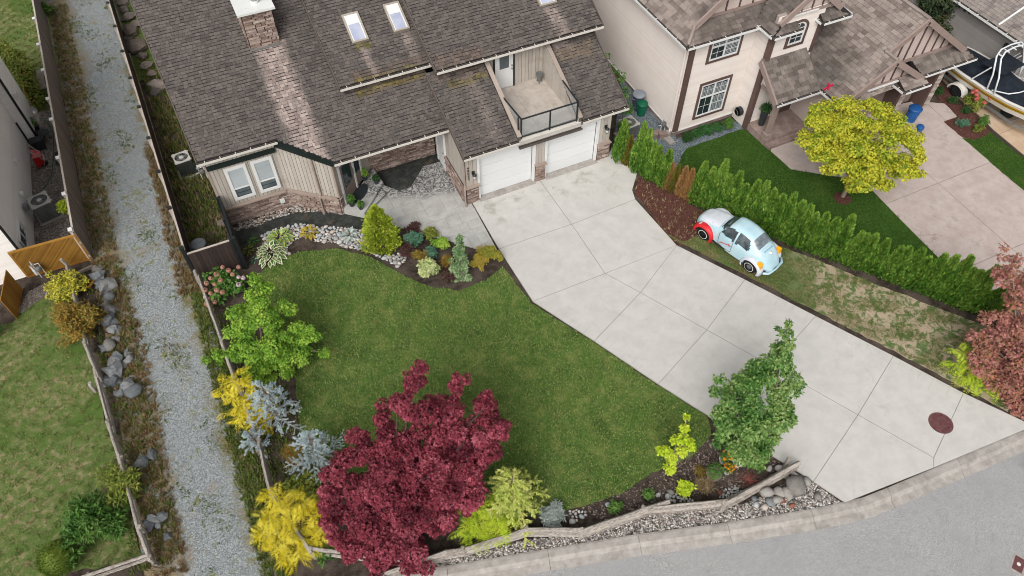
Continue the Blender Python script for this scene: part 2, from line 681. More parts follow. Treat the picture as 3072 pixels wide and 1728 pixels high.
M_tancon = gmat('tan_concrete', ('noise', 0.9, ['#c2a689', '#cdb399', '#d8c0a8']), [(('noise', 12, ['#a18974', '#b49c85']), [('noise', 1.2, 0.5, 0.75), ('k', 0.5)])], bump=[(40, 0.3, 0.008)])
M_porch = gmat('porch_concrete', ('noise', 2.2, ['#8f7a72', '#a18d85', '#b09d95']), [(('noise', 14, ['#77655f', '#8d7b74']), [('noise', 1.6, 0.45, 0.7)])], bump=[(30, 0.4, 0.01)])
GREENS = ['#36481a', '#4b5d22', '#5d6f2c', '#7d8540']
M_lawn = gmat('lawn_turf', ('noise', 9, ['#3d5d26', '#527635', '#6c8947']), [(('noise', 26, ['#8a9350', '#a8aa6a']), [('noise', 1.5, 0.45, 0.7), ('k', 0.85)]), (('noise', 30, ['#345420', '#44672b']), [('noise', 0.7, 0.48, 0.66), ('k', 0.8)]), (('noise', 50, ['#2b4518', '#93a055']), [('noise', 16, 0.42, 0.58), ('k', 0.5)])], bump=[(40, 0.8, 0.04), (9, 0.5, 0.05)])
M_lawn_n = gmat('lawn_deep', ('noise', 10, ['#2a4613', '#3a5b1c', '#4d7026']), [(('noise', 28, ['#4b6426', '#64783a']), [('noise', 0.9, 0.5, 0.75), ('k', 0.6)])], bump=[(40, 0.8, 0.04)])
M_lawn_dry = gmat('lawn_dry', ('noise', 6, ['#857b56', '#9a8f6a', '#ada07c']), [(('noise', 22, ['#526a30', '#687d40', '#7f8c52']), [('noise', 5.0, 0.36, 0.56, 0.4)]), (('noise', 22, ['#4a6526', '#63803a']), [('noise', 0.35, 0.44, 0.62), ('k', .9)])], bump=[(35, 0.8, 0.05)])
M_lawn_side = gmat('lawn_side', ('noise', 14, ['#4c6535', '#647b48', '#7d8a57']), [(('noise', 20, ['#b8a48b', '#c9b59f']), [('noise', 3.6, 0.42, 0.56, 0.6), ('band', 1, -.55, -11.6, -.6, 1.6, .7, 2.2)]), (('noise', 18, ['#6b6446', '#8b8058']), [('band', -1, 0, 19.0, 0.0, 2.4, 1.5, 1.6), ('noise', 1.2, 0.4, 0.6)])], bump=[(35, 0.8, 0.05)])
M_bark = gmat('bark_soil', ('noise', 16, ['#482c27', '#643f37', '#7c554b']), [(('noise', 60, ['#7c6257', '#9a8176']), [('noise', 9, 0.58, 0.7)])], bump=[(30, 1.0, 0.06)])
M_lane = gmat('lane_gravel', ('cells', 34, ['#697072', '#878d8f', '#9ca2a3', '#b9bdbd']),
    [(('noise', 30, ['#6f7a55', '#8a8a60', '#566b30']), [('noise', 2.6, 0.585, 0.66, 0.8)]),
     (('noise', 30, ['#66713f', '#7f8350', '#8f7c5c']), [('noise', 0.7, 0.55, 0.68), ('noise', 5, .45, .55)]),
     (('noise', 8, ['#8c7763', '#a48f7b']), [('noise', 0.9, 0.55, 0.7), ('k', 0.55)]),
     (('noise', 14, ['#625340', '#857256', '#a08f74', '#5d6a38']), [('band', -1, 0, -6.0, -0.25, 0.55, 0.9, 1.3), ('noise', 2.2, .36, .52)]),
     (('noise', 14, ['#5c6434', '#79774a', '#8d7656', '#4d5a2b']), [('band', 1, 0, 4.1, -0.35, 0.45, 0.9, 1.3), ('noise', 2.2, .36, .52)])], bump=[(40, 0.6, 0.02)], cellbump=(34, 0.6, 0.02))
M_greygravel = gmat('grey_gravel', ('cells', 30, ['#4f575c', '#69737a', '#7f8a91', '#9aa4ab']), bump=[(40, 0.6, 0.02)], cellbump=(30, 0.8, 0.02))
M_pebblebed = gmat('pebble_bed', ('cells', 24, ['#5c5550', '#7d746c', '#948b84', '#b3aaa3']), [(('noise', 20, ['#4b433d', '#6a6058']), [('noise', 2, 0.45, 0.65), ('k', 0.7)])], bump=[(30, 0.6, 0.03)], cellbump=(24, 0.9, 0.03))
M_darkbed = gmat('dark_fabric', ('noise', 3.0, ['#2b2d2b', '#3a3d3a', '#4c4f4d']), [(('noise', 40, ['#3d3f3c', '#5c5e5a']), [('noise', 2.2, 0.5, 0.7), ('k', 0.7)]), (('noise', 14, ['#5b4a3c', '#75634f']), [('noise', 1.4, 0.56, 0.7), ('k', 0.7)])], bump=[(60, 0.5, 0.01)])

KB = [(-30, 16.6), (-8, 10.4), (0.95, 7.81), (7.1, 6.07), (9.94, 5.16), (12.69, 4.36), (13.93, 4.05), (14.81, 3.87), (17.81, 3.67), (21.47, 3.45), (32, 3.1), (90, 2.0)]
KF = [(x - 0.18, y - 0.62) for x, y in KB]
b = MB(); b.poly([(-400, -400, -.16), (400, -400, -.16), (400, 500, -.16), (-400, 500, -.16)]); struct('ground', b, M_ground)
b = MB(); b.poly([(x, y, 0.0) for x, y in KB] + [(90, 130, 0), (-60, 130, 0), (-60, 16.6, 0)]); struct('garden_soil', b, M_soil)
b = MB(); b.poly([(-7.6, 37, .006), (90, 37, .006), (90, 130, .006), (-60, 130, .006), (-60, 37, .006)]); struct('meadow', b, M_lawn_dry)
b = MB(); b.poly([(x, y + 0.05, -0.10) for x, y in KF] + [(90, -60, -.1), (-30, -60, -.1)][::1]); struct('road', b, M_asphalt)

# the kerb: one piece of concrete between two joints
kerb_root = bpy.data.objects.new('kerb', None); COL.objects.link(kerb_root); kerb_root.location = (7, 5.7, -0.1); kerb_root['kind'] = 'structure'
WLOC[kerb_root.name] = Matrix.Translation((7, 5.7, -0.1))
def along(P, s_):
    for i in range(len(P) - 1):
        l = math.dist(P[i], P[i + 1])
        if s_ <= l or i == len(P) - 2:
            t = s_ / l
            return (P[i][0] + (P[i + 1][0] - P[i][0]) * t, P[i][1] + (P[i + 1][1] - P[i][1]) * t)
        s_ -= l
tot = sum(math.dist(KB[i], KB[i + 1]) for i in range(len(KB) - 1))
cuts = [0, 14, 27.5, 32.6, 35.8, 38.75, 41.7, 44.55, 47.4, 50.3, 53.2, 56.2, 59.2, 62.2, 70, tot]
for a0, a1 in zip(cuts[:-1], cuts[1:]):
    b = MB(); n = max(2, int((a1 - a0) / 0.8))
    rings = []
    for i in range(n + 1):
        s_ = a0 + 0.006 + (a1 - a0 - 0.012) * i / n
        p, q = along(KB, s_), along(KF, s_)
        L = lambda t: (p[0] + (q[0] - p[0]) * t, p[1] + (q[1] - p[1]) * t)
        rings.append([(*L(0), -.12), (*L(0), 0.05), (*L(.10), 0.062), (*L(.42), 0.05), (*L(.62), -0.045), (*L(1.0), -0.085), (*L(1.0), -0.12)])
    for i in range(n):
        for k in range(6):
            b.poly([rings[i][k], rings[i + 1][k], rings[i + 1][k + 1], rings[i][k + 1]][::-1])
    b.poly(rings[0]); b.poly(rings[-1][::-1])
    b.build('kerb_stone', M_kerb, kerb_root)

# driveway: a dark bed, and every cast slab of concrete its own piece
A0, B0, C0, C1 = [8.3,21.85], [11.61,21.78], [15.06,21.87], [15.93,22.46]
C2, J1R, C3 = [15.85,20.33], [14.91,18.93], [15.08,19.48]
J1L, J1C = [8.25,18.86], [11.66,18.8]
J2L, J2C, J2R = [8.33,15.8], [11.62,15.82], [15.1,15.87]
J3L, J3C = [9.62,13.11], [12.42,14.36]
J4L, J4C, J4R = [10.82,10.46], [13.79,11.72], [16.6,13.14]
J5L, J5C, J5R = [11.87,8.32], [15.03,9.35], [18.02,10.46]
J6L, J6C, J6R = [13.53,5.04], [16.58,6.37], [19.47,7.75]
J7C, J7R = [17.81,3.98], [20.65,5.44]
K0, K1, K2 = [14.0,4.01], [17.54,3.7], [21.45,3.43]
E0, E1, E2 = [21.72,3.68], [22.57,2.28], [23.74,3.28]
SLABS = [[A0, B0, J1C, J1L], [B0, C0, C1, C2, C3, J1R, J1C], [J1L, J1C, J2C, J2L], [J1C, J1R, J2R, J2C], [J2L, J2C, J3C, J3L], [J2C, J2R, J3C],
         [J3L, J3C, J4C, J4L], [J3C, J2R, J4R, J4C], [J4L, J4C, J5C, J5L], [J4C, J4R, J5R, J5C], [J5L, J5C, J6C, J6L], [J5C, J5R, J6R, J6C],
         [J6L, J6C, J7C, K1, K0], [J6C, J6R, J7R, J7C], [J7C, J7R, E0, (24.0, 2.9), K2, K1]]
drive = bpy.data.objects.new('driveway', None); COL.objects.link(drive); drive.location = (13, 12, 0); drive['kind'] = 'structure'
WLOC[drive.name] = Matrix.Translation((13, 12, 0))
b = MB()
for S_ in SLABS:
    b.poly([(x, y, 0.047) for x, y in ccw([tuple(p) for p in S_])])
b.build('joint_filler', M_joint, drive)
for S_ in SLABS:
    b = MB(); q = inset([tuple(p) for p in S_], 0.009); q2 = inset(q, 0.006)
    b.prism(q, 0.0, 0.052); b.prism(q2, 0.052, 0.056)
    b.build('slab', M_concrete, drive)
# score marks of the stamped border along both edges of the lower drive
b = MB()
rs = random.Random(4)
for P0, P1, sgn in ((J2L, J3L, 1), (J3L, J4L, 1), (J4L, J5L, 1), (J5L, J6L, 1), (J2R, J4R, -1), (J4R, J5R, -1), (J5R, J6R, -1), (J6R, J7R, -1)):
    dx, dy = P1[0] - P0[0], P1[1] - P0[1]; l = math.hypot(dx, dy); dx /= l; dy /= l
    nx, ny = -dy * sgn, dx * sgn
    if sgn < 0:
        nx, ny = dy, -dx
    s_ = 0.3
    while s_ < l - .2:
        x, y = P0[0] + dx * s_, P0[1] + dy * s_
        ln = rs.choice((0.32, 0.5, 0.62))
        nn = (nx, ny) if sgn > 0 else (-dy * 1.0, dx * 1.0)
        if sgn < 0:
            nn = (dy, -dx)
        b.beam((x + nn[0] * .05, y + nn[1] * .05, 0.0575), (x + nn[0] * ln, y + nn[1] * ln, 0.0575), 0.008, 0.004)
        s_ += rs.choice((0.32, 0.45, 0.6))
b.build('score_line', gmat('score', ('noise', 8, ['#aaa79f', '#b8b5ae'])), drive)

# stamped walkway of irregular tiles
WALK = [[3.81,23.15],[3.86,22.76],[4.7,22.02],[5.3,21.4],[5.97,20.71],[6.52,20.2],[7.1,19.6],[7.57,19.1],[8.16,18.86],[8.27,21.78],[8.16,21.79],[8.02,22.11],[8.15,24.3],[8.0,24.84],[7.18,24.89],[6.21,23.87],[5.62,23.85],[5.41,24.19]]
WALK = ccw([tuple(p) for p in WALK])
walk = bpy.data.objects.new('walkway', None); COL.objects.link(walk); walk.location = (6, 22, 0); walk['kind'] = 'structure'
WLOC[walk.name] = Matrix.Translation((6, 22, 0))
b = MB(); b.poly([(x, y, 0.04) for x, y in WALK]); b.build('joint_filler', M_joint, walk)
rs = random.Random(9); y = 18.2
while y < 25.6:
    h = rs.choice((0.34, 0.5, 0.62)); x = 3.0 + rs.random() * .4
    while x < 8.6:
        w_ = rs.choice((0.4, 0.6, 0.85))
        q = clip_rect(WALK, x + .005, x + w_ - .005, y + .005, y + h - .005)
        if len(q) > 2 and abs(area(q)) > 0.01:
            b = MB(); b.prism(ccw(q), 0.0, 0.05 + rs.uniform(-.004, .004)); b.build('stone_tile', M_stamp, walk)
        x += w_
    y += h

LAWN = [[-1.12,21.8],[-0.42,22.29],[0.75,22.24],[2.15,21.75],[3.22,20.77],[4.08,19.31],[4.89,18.25],[5.9,17.56],[7.03,17.56],[8.0,17.93],[8.25,15.75],[9.59,13.04],[10.78,10.41],[11.7,8.61],[11.43,7.93],[10.35,7.53],[8.81,7.61],[7.46,7.43],[6.19,7.58],[5.13,7.81],[2.74,8.5],[0.36,9.47],[-1.02,11.45],[-1.71,13.36],[-1.14,16.23],[-1.29,18.84],[-1.63,20.69]]
LAWN = organic([tuple(p) for p in LAWN], 0.2, 0.03)
b = MB(); b.prism(ccw(LAWN), 0.0, 0.035); struct('lawn', b, M_lawn)
M_blade = mat('grass_blade', ['#3a5d22', '#5f8c38', '#84a34c', '#b5bb74', '#476d2a'], (0.6, 0.6), 1.4, trans=0.25)
M_blade_n = mat('grass_blade_deep', ['#2b4d12', '#42681f', '#56792c', '#788f48'], (0.75, 0.4), 1.2, trans=0.25)
M_blade_dry = mat('grass_blade_dry', ['#446624', '#608437', '#8a8a50', '#b0a474'], (0.7, 0.5), 1.5, trans=0.2)
M_straw = mat('straw', ['#665239', '#87704f', '#a8926b', '#c4b28c'], (0.9, 0.2), 3, trans=0.2)
M_weed = mat('weed_leaf', ['#3d5a1c', '#58742a', '#7b8a3c', '#94905a'], (0.9, 0.2), 3, trans=0.25)
blades('lawn_grass', LAWN, 110000, 0.06, 0.034, M_blade, 21, 0.03, label='short mown green grass of the main front lawn', cat='grass')
DRY = [[-14.48,24.62],[-10.44,23.45],[-9.76,23.97],[-9.07,24.3],[-8.39,24.42],[-8.07,21.61],[-7.81,20.02],[-7.69,17.51],[-7.48,15.9],[-7.33,13.08],[-7.21,12.04],[-7.93,12.1],[-9.87,12.68],[-10.35,10.93],[-15.68,13.44]]
DRY = organic([tuple(p) for p in DRY], 0.3, 0.05)
b = MB(); b.prism(ccw(DRY), 0.0, 0.03); struct('lawn', b, M_lawn_dry)
def dryfield(x, y, r):
    f = np.sin(x * 9.1 + 2.3 * np.sin(y * 5.3)) + np.sin(y * 10.2 + 2.7 * np.sin(x * 4.3)) + r.normal(0, .6, len(x))
    return f > 0.2
blades('dry_grass', DRY, 60000, 0.06, 0.028, M_blade_dry, 22, 0.025, label='patchy half dry grass beside the gravel lane', cat='grass', field=dryfield)
SIDE = [[14.99,16.76],[15.48,15.91],[16.56,16.02],[17.83,15.5],[19.54,13.27],[21.23,10.74],[23.85,7.03],[22.65,5.06],[21.55,4.22],[20.85,5.61],[19.67,7.93],[18.2,10.65],[16.79,13.35],[15.34,15.93]]
SIDE = organic([tuple(p) for p in SIDE], 0.25, 0.04)
b = MB(); b.prism(ccw(SIDE), 0.0, 0.032); struct('lawn', b, M_lawn_side)
def sidefield(x, y, r):
    f = np.sin(x * 3.7 + 1.6 * np.sin(y * 3.9)) + np.sin(y * 4.6 + 1.2 * np.sin(x * 3.1)) + r.normal(0, .5, len(x)) + np.clip((19.5 - x) * .5, -.3, 1.5)
    return f > -0.2
blades('side_grass', SIDE, 45000, 0.055, 0.026, M_blade_dry, 23, 0.03, label='thin worn grass between driveway and cedar hedge', cat='grass', field=sidefield)
BARK = [[15.76,20.06],[16.18,19.58],[17.03,17.48],[18.01,15.47],[16.48,15.32],[15.23,15.83],[14.99,16.38],[15.07,17.62],[15.09,19.34]]
b = MB(); b.prism(ccw(organic([tuple(p) for p in BARK], .25, .05)), 0.0, 0.02); struct('bark_soil', b, M_bark)
NL = [[17.62,19.85],[18.77,20.79],[22.06,20.8],[22.27,19.05],[22.32,17.64],[24.57,15.81],[24.8,14.97],[24.69,13.15],[24.57,10.55],[24.61,8.16],[23.89,8.28],[19.83,13.5],[17.13,17.65]]
b = MB(); b.prism(ccw(organic([tuple(p) for p in NL], .25, .03)), 0.0, 0.035); struct('lawn', b, M_lawn_n)
blades('neighbour_grass', [tuple(p) for p in NL], 36000, 0.05, 0.024, M_blade_n, 24, 0.03, label='deep green mown grass behind the cedar hedge', cat='grass')
NG = [[15.94,22.58],[18.63,26.65],[21.89,35.99],[26.58,33.79],[18.73,21.58],[22.49,21.4],[22.08,20.76],[18.79,20.72],[17.58,19.72],[16.3,20.47]]
b = MB(); b.prism(ccw([tuple(p) for p in NG]), 0.0, 0.012); struct('gravel_path', b, M_greygravel)
# neighbour's drive and walk
def split(polys, p, q):
    a, bb = -(q[1] - p[1]), q[0] - p[0]; c = -(a * p[0] + bb * p[1])
    out = []
    for P in polys:
        for sg in (1, -1):
            r_ = clip(P, a * sg, bb * sg, c * sg)
            if len(r_) > 2 and abs(area(r_)) > 0.02:
                out.append(r_)
    return out
ND = [[22.25,18.94],[22.32,17.93],[22.35,17.53],[24.53,15.77],[24.77,14.93],[24.66,13.11],[24.54,10.52],[24.53,8.08],[27.05,2.62],[30.6,5.34],[31.29,15.74],[32.0,17.01],[32.25,18.09],[31.01,18.91],[29.43,19.14],[27.43,19.42],[27.85,22.33],[24.46,21.81]]
nd = bpy.data.objects.new('driveway', None); COL.objects.link(nd); nd.location = (28, 14, 0); nd['kind'] = 'structure'; WLOC[nd.name] = Matrix.Translation((28, 14, 0))
b = MB(); b.poly([(x, y, 0.02) for x, y in ccw([tuple(p) for p in ND])]); b.build('joint_filler', M_joint, nd)
polys = [ccw([tuple(p) for p in ND])]
for p, q in [([27.79,15.11],[27.76,12.9]),([30.75,14.02],[25.39,14.01]),([25.6,9.77],[28.43,9.75]),([31.33,17.64],[30.97,13.82])]:
    polys = split(polys, p, q)
for P in polys:
    q = inset(P, 0.012)
    if len(q) > 2:
        b = MB(); b.prism(ccw(q), 0.0, 0.042); b.build('slab', M_pinkcon, nd)
BB = [[32.75,19.23],[32.19,18.53],[32.11,17.11],[31.12,17.06],[31.08,15.87],[31.41,15.5],[32.09,15.39],[32.64,15.62],[32.89,16.68],[32.97,17.92],[33.3,19.47]]
b = MB(); b.prism(ccw(organic([tuple(p) for p in BB], .2, .03)), 0.0, 0.055); struct('bark_soil', b, M_bark)
GS = [[31.06,15.85],[31.46,15.47],[32.57,15.55],[32.55,13.49],[32.37,11.2],[30.72,9.77],[30.88,11.97]]
b = MB(); b.prism(ccw(organic([tuple(p) for p in GS], .25, .03)), 0.0, 0.05); struct('lawn', b, M_lawn_n)
blades('strip_grass', [tuple(p) for p in GS], 9000, 0.05, 0.024, M_blade_n, 25, 0.045, label='green grass strip between the two neighbouring drives', cat='grass')
TD = [[33.38,19.56],[33.01,17.97],[32.93,16.72],[32.74,15.63],[32.66,13.59],[32.51,11.32],[35.36,10.76],[40.51,17.35],[37.84,18.87],[37.54,21.01]]
td = bpy.data.objects.new('driveway', None); COL.objects.link(td); td.location = (34, 15, 0); td['kind'] = 'structure'; WLOC[td.name] = Matrix.Translation((34, 15, 0))
b = MB(); b.poly([(x, y, 0.022) for x, y in ccw([tuple(p) for p in TD])]); b.build('joint_filler', M_joint, td)
polys = [ccw([tuple(p) for p in TD])]
for p, q in [([32.88,15.29],[34.57,15.33]),([32.88,17.03],[35.48,17.22])]:
    polys = split(polys, p, q)
for P in polys:
    q = inset(P, 0.012)
    if len(q) > 2:
        b = MB(); b.prism(ccw(q), 0.0, 0.045); b.build('slab', M_tancon, td)
# timber edging between the grass strip and the tan drive
b = MB(); L = [[33.37,19.54],[32.98,17.94],[32.92,16.69],[32.74,15.61],[32.63,13.55],[32.47,11.28]]
for p, q in zip(L[:-1], L[1:]):
    b.beam((p[0], p[1], .05), (q[0], q[1], .05), .07, .12)
tag(b.build('edging', mat('edging_dark', ['#3c332c', '#5b5048'], (1, .3))), 'dark edging strip along the tan boat driveway', 'edging')

# lane
b = MB(); b.poly([(-7.28, 5, .01), (-3.36, 5, .01), (-3.44, 23, .01), (-3.62, 33, .01), (-4.0, 60, .01), (-7.55, 60, .01), (-7.2, 27, .01)]); struct('gravel_lane', b, M_lane)
YARD = [(-9.75, 25.7), (-7.25, 25.7), (-7.3, 36.5), (-9.3, 36.5)]
b = MB(); b.poly([(x, y, .012) for x, y in YARD]); struct('gravel_yard', b, M_pebblebed)
q = scatter(YARD, 5200, 31); pebbles('yard_pebbles', q, 0.035 + .04 * np.random.default_rng(3).random(len(q)), .01, mat('pebble_mix', ['#4f4943', '#7b726a', '#9d948c', '#c2bab2'], (1, .1)), 32, 'mixed brown pebbles in the narrow side yard', 'pebbles')
b = MB(); P = [(-16, 36.5), (-7.35, 36.5), (-7.6, 60), (-16, 60)]; b.poly([(x, y, .014) for x, y in P]); struct('lawn', b, M_lawn_dry)
blades('yard_grass', [(-11, 37), (-7.4, 37), (-7.5, 49), (-11, 49)], 14000, 0.10, 0.035, M_blade_dry, 26, .01, label='rough green grass in the far left yard', cat='grass', field=dryfield)
YARD2 = [tuple(p) for p in [[-10.28,23.89],[-9.78,24.85],[-9.17,25.01],[-8.35,24.85],[-8.4,24.31],[-9.09,24.15],[-9.78,23.76]]]
b = MB(); b.prism(ccw(YARD2), 0.0, .012); struct('gravel_yard', b, M_pebblebed)
# dark path of landscape fabric between the pebble beds, and the pit by the porch
PATH = [[-1.58,24.57],[-0.61,24.47],[0.16,24.61],[1.12,24.54],[2.16,24.14],[2.98,23.58],[3.88,22.82],[3.62,22.32],[2.76,22.68],[1.68,23.48],[0.92,23.83],[0.11,23.97],[-0.65,23.81],[-1.31,23.36],[-1.54,23.79],[-1.55,24.23]]
b = MB(); b.prism(ccw(smooth_loop([tuple(p) for p in PATH])), 0.0, 0.016); struct('bed_path', b, M_darkbed)
PIT = [[5.17,24.72],[5.41,24.19],[5.62,23.85],[6.22,23.87],[7.18,24.9],[8.01,24.85],[8.12,25.51],[4.8,25.58]]
b = MB(); b.prism(ccw([tuple(p) for p in PIT]), 0.0, 0.022); struct('bed_path', b, M_darkbed)
# pebble strip along the kerb
STRIP = [[-1.71,8.8],[0.26,8.22],[1.03,8.0],[1.95,7.74],[4.01,7.37],[5.64,6.78],[7.72,6.48],[10.37,5.54],[11.31,5.36],[13.32,5.46],[13.91,4.06],[12.71,4.37],[9.95,5.17],[7.11,6.08],[0.95,7.82],[-0.07,8.06]]
STRIP = [tuple(p) for p in STRIP][1:]
M_pebble = mat('pebble_grey', ['#4b4a4b', '#77736f', '#9c9690', '#b9b2ab', '#e6e2de', '#8b7a70'], (1.0, .15))
b = MB(); b.prism(ccw(STRIP), 0.0, 0.02); struct('pebble_strip', b, gmat('strip_bed', ('cells', 26, ['#322f2c', '#4b4743', '#6d6964']), bump=[(30, .7, .03)]))
q = scatter(STRIP, 6500, 41); pebbles('kerb_pebbles', q, 0.035 + .08 * np.random.default_rng(5).random(len(q)) ** 2, .015, M_pebble, 42, 'small grey and white pebbles between rail fence and kerb', 'pebbles')

# ------------------------------------------------------------------ building helpers
CAMP = np.array([0, 0, 24.0])
def bx(b, M_, a0, a1, h0, h1, d0, d1, mi=0):
    """box in wall axes: a along the wall, h up, d outward"""
    P = []
    for h in (h0, h1):
        for a, d_ in ((a0, d1), (a1, d1), (a1, d0), (a0, d0)):
            P.append(tuple(M_ @ Vector((a, h, d_))))
    P2 = P
    b.hexa(P2, mi)

def wall_frame(p0, p1, z0=0.0):
    return frame((p0[0], p0[1], z0), (p1[0] - p0[0], p1[1] - p0[1], 0), (0, 0, 1))

class House:
    def __init__(self, root):
        self.root = root
        self.tabs = []; self.stones = []; self.n = 0
    def roof(self, o, ex, es, poly, m_tab, m_deck, th=0.16, exposure=0.15, wide=0.2, seed=1, tabs=True, name='roof', hcap=0.02, stagger=.22):
        """poly in (a, s): along the eave and up the slope"""
        F_ = frame(o, ex, es)
        pts = [F_ @ Vector((a, s_, 0)) for a, s_ in poly]
        nrm = F_.to_3x3() @ Vector((0, 0, 1))
        b = MB(); b.slab3([tuple(p) for p in pts], nrm, th)
        part = b.build(name, m_deck, self.root)
        if tabs:
            r = random.Random(seed)
            s_ = min(p[1] for p in poly); s1 = max(p[1] for p in poly)
            while s_ < s1 - 0.02:
                sm = min(s_ + exposure * .5, s1 - .01)
                xs = []
                for i in range(len(poly)):
                    p, q = poly[i], poly[(i + 1) % len(poly)]
                    if (p[1] > sm) != (q[1] > sm):
                        xs.append(p[0] + (q[0] - p[0]) * (sm - p[1]) / (q[1] - p[1]))
                xs.sort()
                for x0, x1 in zip(xs[0::2], xs[1::2]):
                    a = x0 - r.random() * wide * .8
                    while a < x1:
                        w_ = wide * r.uniform(.55, 1.35)
                        aa, ab = max(a, x0), min(a + w_, x1)
                        if ab - aa > 0.04:
                            lo = stagger > 0 and r.random() < .42
                            self.tabs.append((part, F_, aa + .005, ab - .005, s_ + (exposure * stagger if lo else 0), exposure * (1 - stagger if lo else 1), hcap * (r.uniform(.5, .8) if lo else r.uniform(1.2, 1.9)), m_tab))
                        a += w_
                s_ += exposure
        return part
    def flush_tabs(self, limit=300, name='shingle'):
        if not self.tabs:
            return
        C = np.array([np.array(F_ @ Vector(((a + b) / 2, s_, 0))) for _, F_, a, b, s_, e, h, m_ in self.tabs])
        # visible near ones first
        dist = np.linalg.norm(C - CAMP, axis=1)
        order = np.argsort(dist)
        def mk(b):
            P = [(-.5, 0, 0), (.5, 0, 0), (.5, 1, 0), (-.5, 1, 0), (-.5, 0, 1), (.5, 0, 1), (.5, 1, .2), (-.5, 1, .2)]
            b.hexa(P)
        for i in order[:limit]:
            part, F_, a, b_, s_, e, h, m_ = self.tabs[i]
            me = piece_mesh(name + m_.name, m_, mk)
            piece(name, part, me, F_ @ Matrix.Translation(((a + b_) / 2, s_, 0.0)), (b_ - a, e, h))
        bym = {}
        for i in order[limit:]:
            bym.setdefault(self.tabs[i][7].name, []).append(i)
        names = list(bym)
        V = []; MI = []
        for k, nme in enumerate(names):
            for i in bym[nme]:
                part, F_, a, b_, s_, e, h, m_ = self.tabs[i]
                Fm = np.array(F_)
                L = np.array([(a, s_, 0), (b_, s_, 0), (a, s_, h), (b_, s_, h), (b_, s_ + e, h * .2), (a, s_ + e, h * .2)])
                V.append(L @ Fm[:3, :3].T + Fm[:3, 3]); MI += [k] * 4
        if V:
            V = np.concatenate(V); n = len(V) // 6
            W = np.array(world_of(self.root).inverted()); V = V @ W[:3, :3].T + W[:3, 3]
            quad = np.array([[0, 1, 3, 2], [2, 3, 4, 5], [0, 2, 5, 5], [1, 4, 3, 3]])
            loops = []; starts = []
            base = np.arange(n) * 6
            Q = np.array([0, 1, 3, 2, 2, 3, 4, 5, 0, 2, 5, 1, 4, 3])
            loops = (base[:, None] + Q[None]).reshape(-1)
            st = (np.arange(n) * 14)[:, None] + np.array([0, 4, 8, 11])[None]
            me = np_mesh(name + 's', V, loops, st.reshape(-1), [MATS[n_] for n_ in names], MI)
            o = link(name + 's', me, self.root)
            o['kind'] = 'stuff'
    def siding_v(self, p0, p1, z0, z1, m_, m_back, wide=0.17, th=0.03, depth=0.12, wallname='wall', board='siding_board'):
        """vertical boards; z0 and z1 numbers or functions of the distance along the wall"""
        L = math.dist(p0, p1)
        f0 = z0 if callable(z0) else (lambda a: z0)
        f1 = z1 if callable(z1) else (lambda a: z1)
        M_ = wall_frame(p0, p1)
        b = MB()
        P = [(0, f0(0)), (L, f0(L)), (L, f1(L)), (0, f1(0))]
        nr = M_.to_3x3() @ Vector((0, 0, 1))
        b.slab3([tuple(M_ @ Vector((a, h, 0))) for a, h in P], nr, depth)
        w_ = b.build(wallname, m_back, self.root)
        n = max(1, round(L / wide)); st = L / n
        for i in range(n):
            a0, a1 = i * st + .008, (i + 1) * st - .008
            me = piece_mesh('board' + m_.name, m_, unit_plain)
            am = (a0 + a1) / 2
            h0, h1 = f0(am), f1(am)
            if h1 - h0 < .03:
                continue
            piece(board, w_, me, M_ @ Matrix.Translation((am, (h0 + h1) / 2, th / 2)), (a1 - a0, h1 - h0, th))
        return w_, M_
    def siding_h(self, p0, p1, z0, z1, m_, m_back, course=0.115, depth=0.15, wallname='wall', limit=1.0):
        """lapped planks; z1 number or function of distance (a sloping top)"""
        L = math.dist(p0, p1)
        M_ = wall_frame(p0, p1)
        f1 = z1 if callable(z1) else (lambda a: z1)
        nr = M_.to_3x3() @ Vector((0, 0, 1))
        b = MB()
        b.slab3([tuple(M_ @ Vector((a, h, 0))) for a, h in ((0, z0), (L, z0), (L, f1(L)), (0, f1(0)))], nr, depth)
        w_ = b.build(wallname, m_back, self.root)
        def mk(bb):
            bb.hexa([(-.5, -.5, 0), (.5, -.5, 0), (.5, -.5, 1), (-.5, -.5, 1), (-.5, .5, 0), (.5, .5, 0), (.5, .5, .25), (-.5, .5, .25)])
        me = piece_mesh('plank' + m_.name, m_, mk)
        top = max(f1(0), f1(L)); h = z0
        while h < top - .03:
            c = min(course, top - h); hm = h + c
            a0, a1 = 0.0, L
            if f1(0) < hm:
                a0 = L * (hm - f1(0)) / max(1e-6, f1(L) - f1(0))
            if f1(L) < hm:
                a1 = L * (f1(0) - hm) / max(1e-6, f1(0) - f1(L))
            if a1 - a0 > .05:
                piece('siding_plank', w_, me, M_ @ Matrix.Translation(((a0 + a1) / 2, h + c / 2, 0.0)), (a1 - a0, c, .028))
            h += course
        return w_, M_
    def stone(self, p0, p1, z0, z1, m_, m_back, depth=0.16, seed=1, proud=0.05, rowh=(0.055, 0.12), wid=(0.14, 0.55), wallname='stone_base'):
        L = math.dist(p0, p1); M_ = wall_frame(p0, p1)
        f1 = z1 if callable(z1) else (lambda a: z1)
        b = MB(); nr = M_.to_3x3() @ Vector((0, 0, 1))
        b.slab3([tuple(M_ @ Vector((a, h, 0))) for a, h in ((0, z0), (L, z0), (L, f1(L)), (0, f1(0)))], nr, depth)
        w_ = b.build(wallname, m_back, self.root)
        r = random.Random(seed); h = z0
        zt = max(f1(0), f1(L))
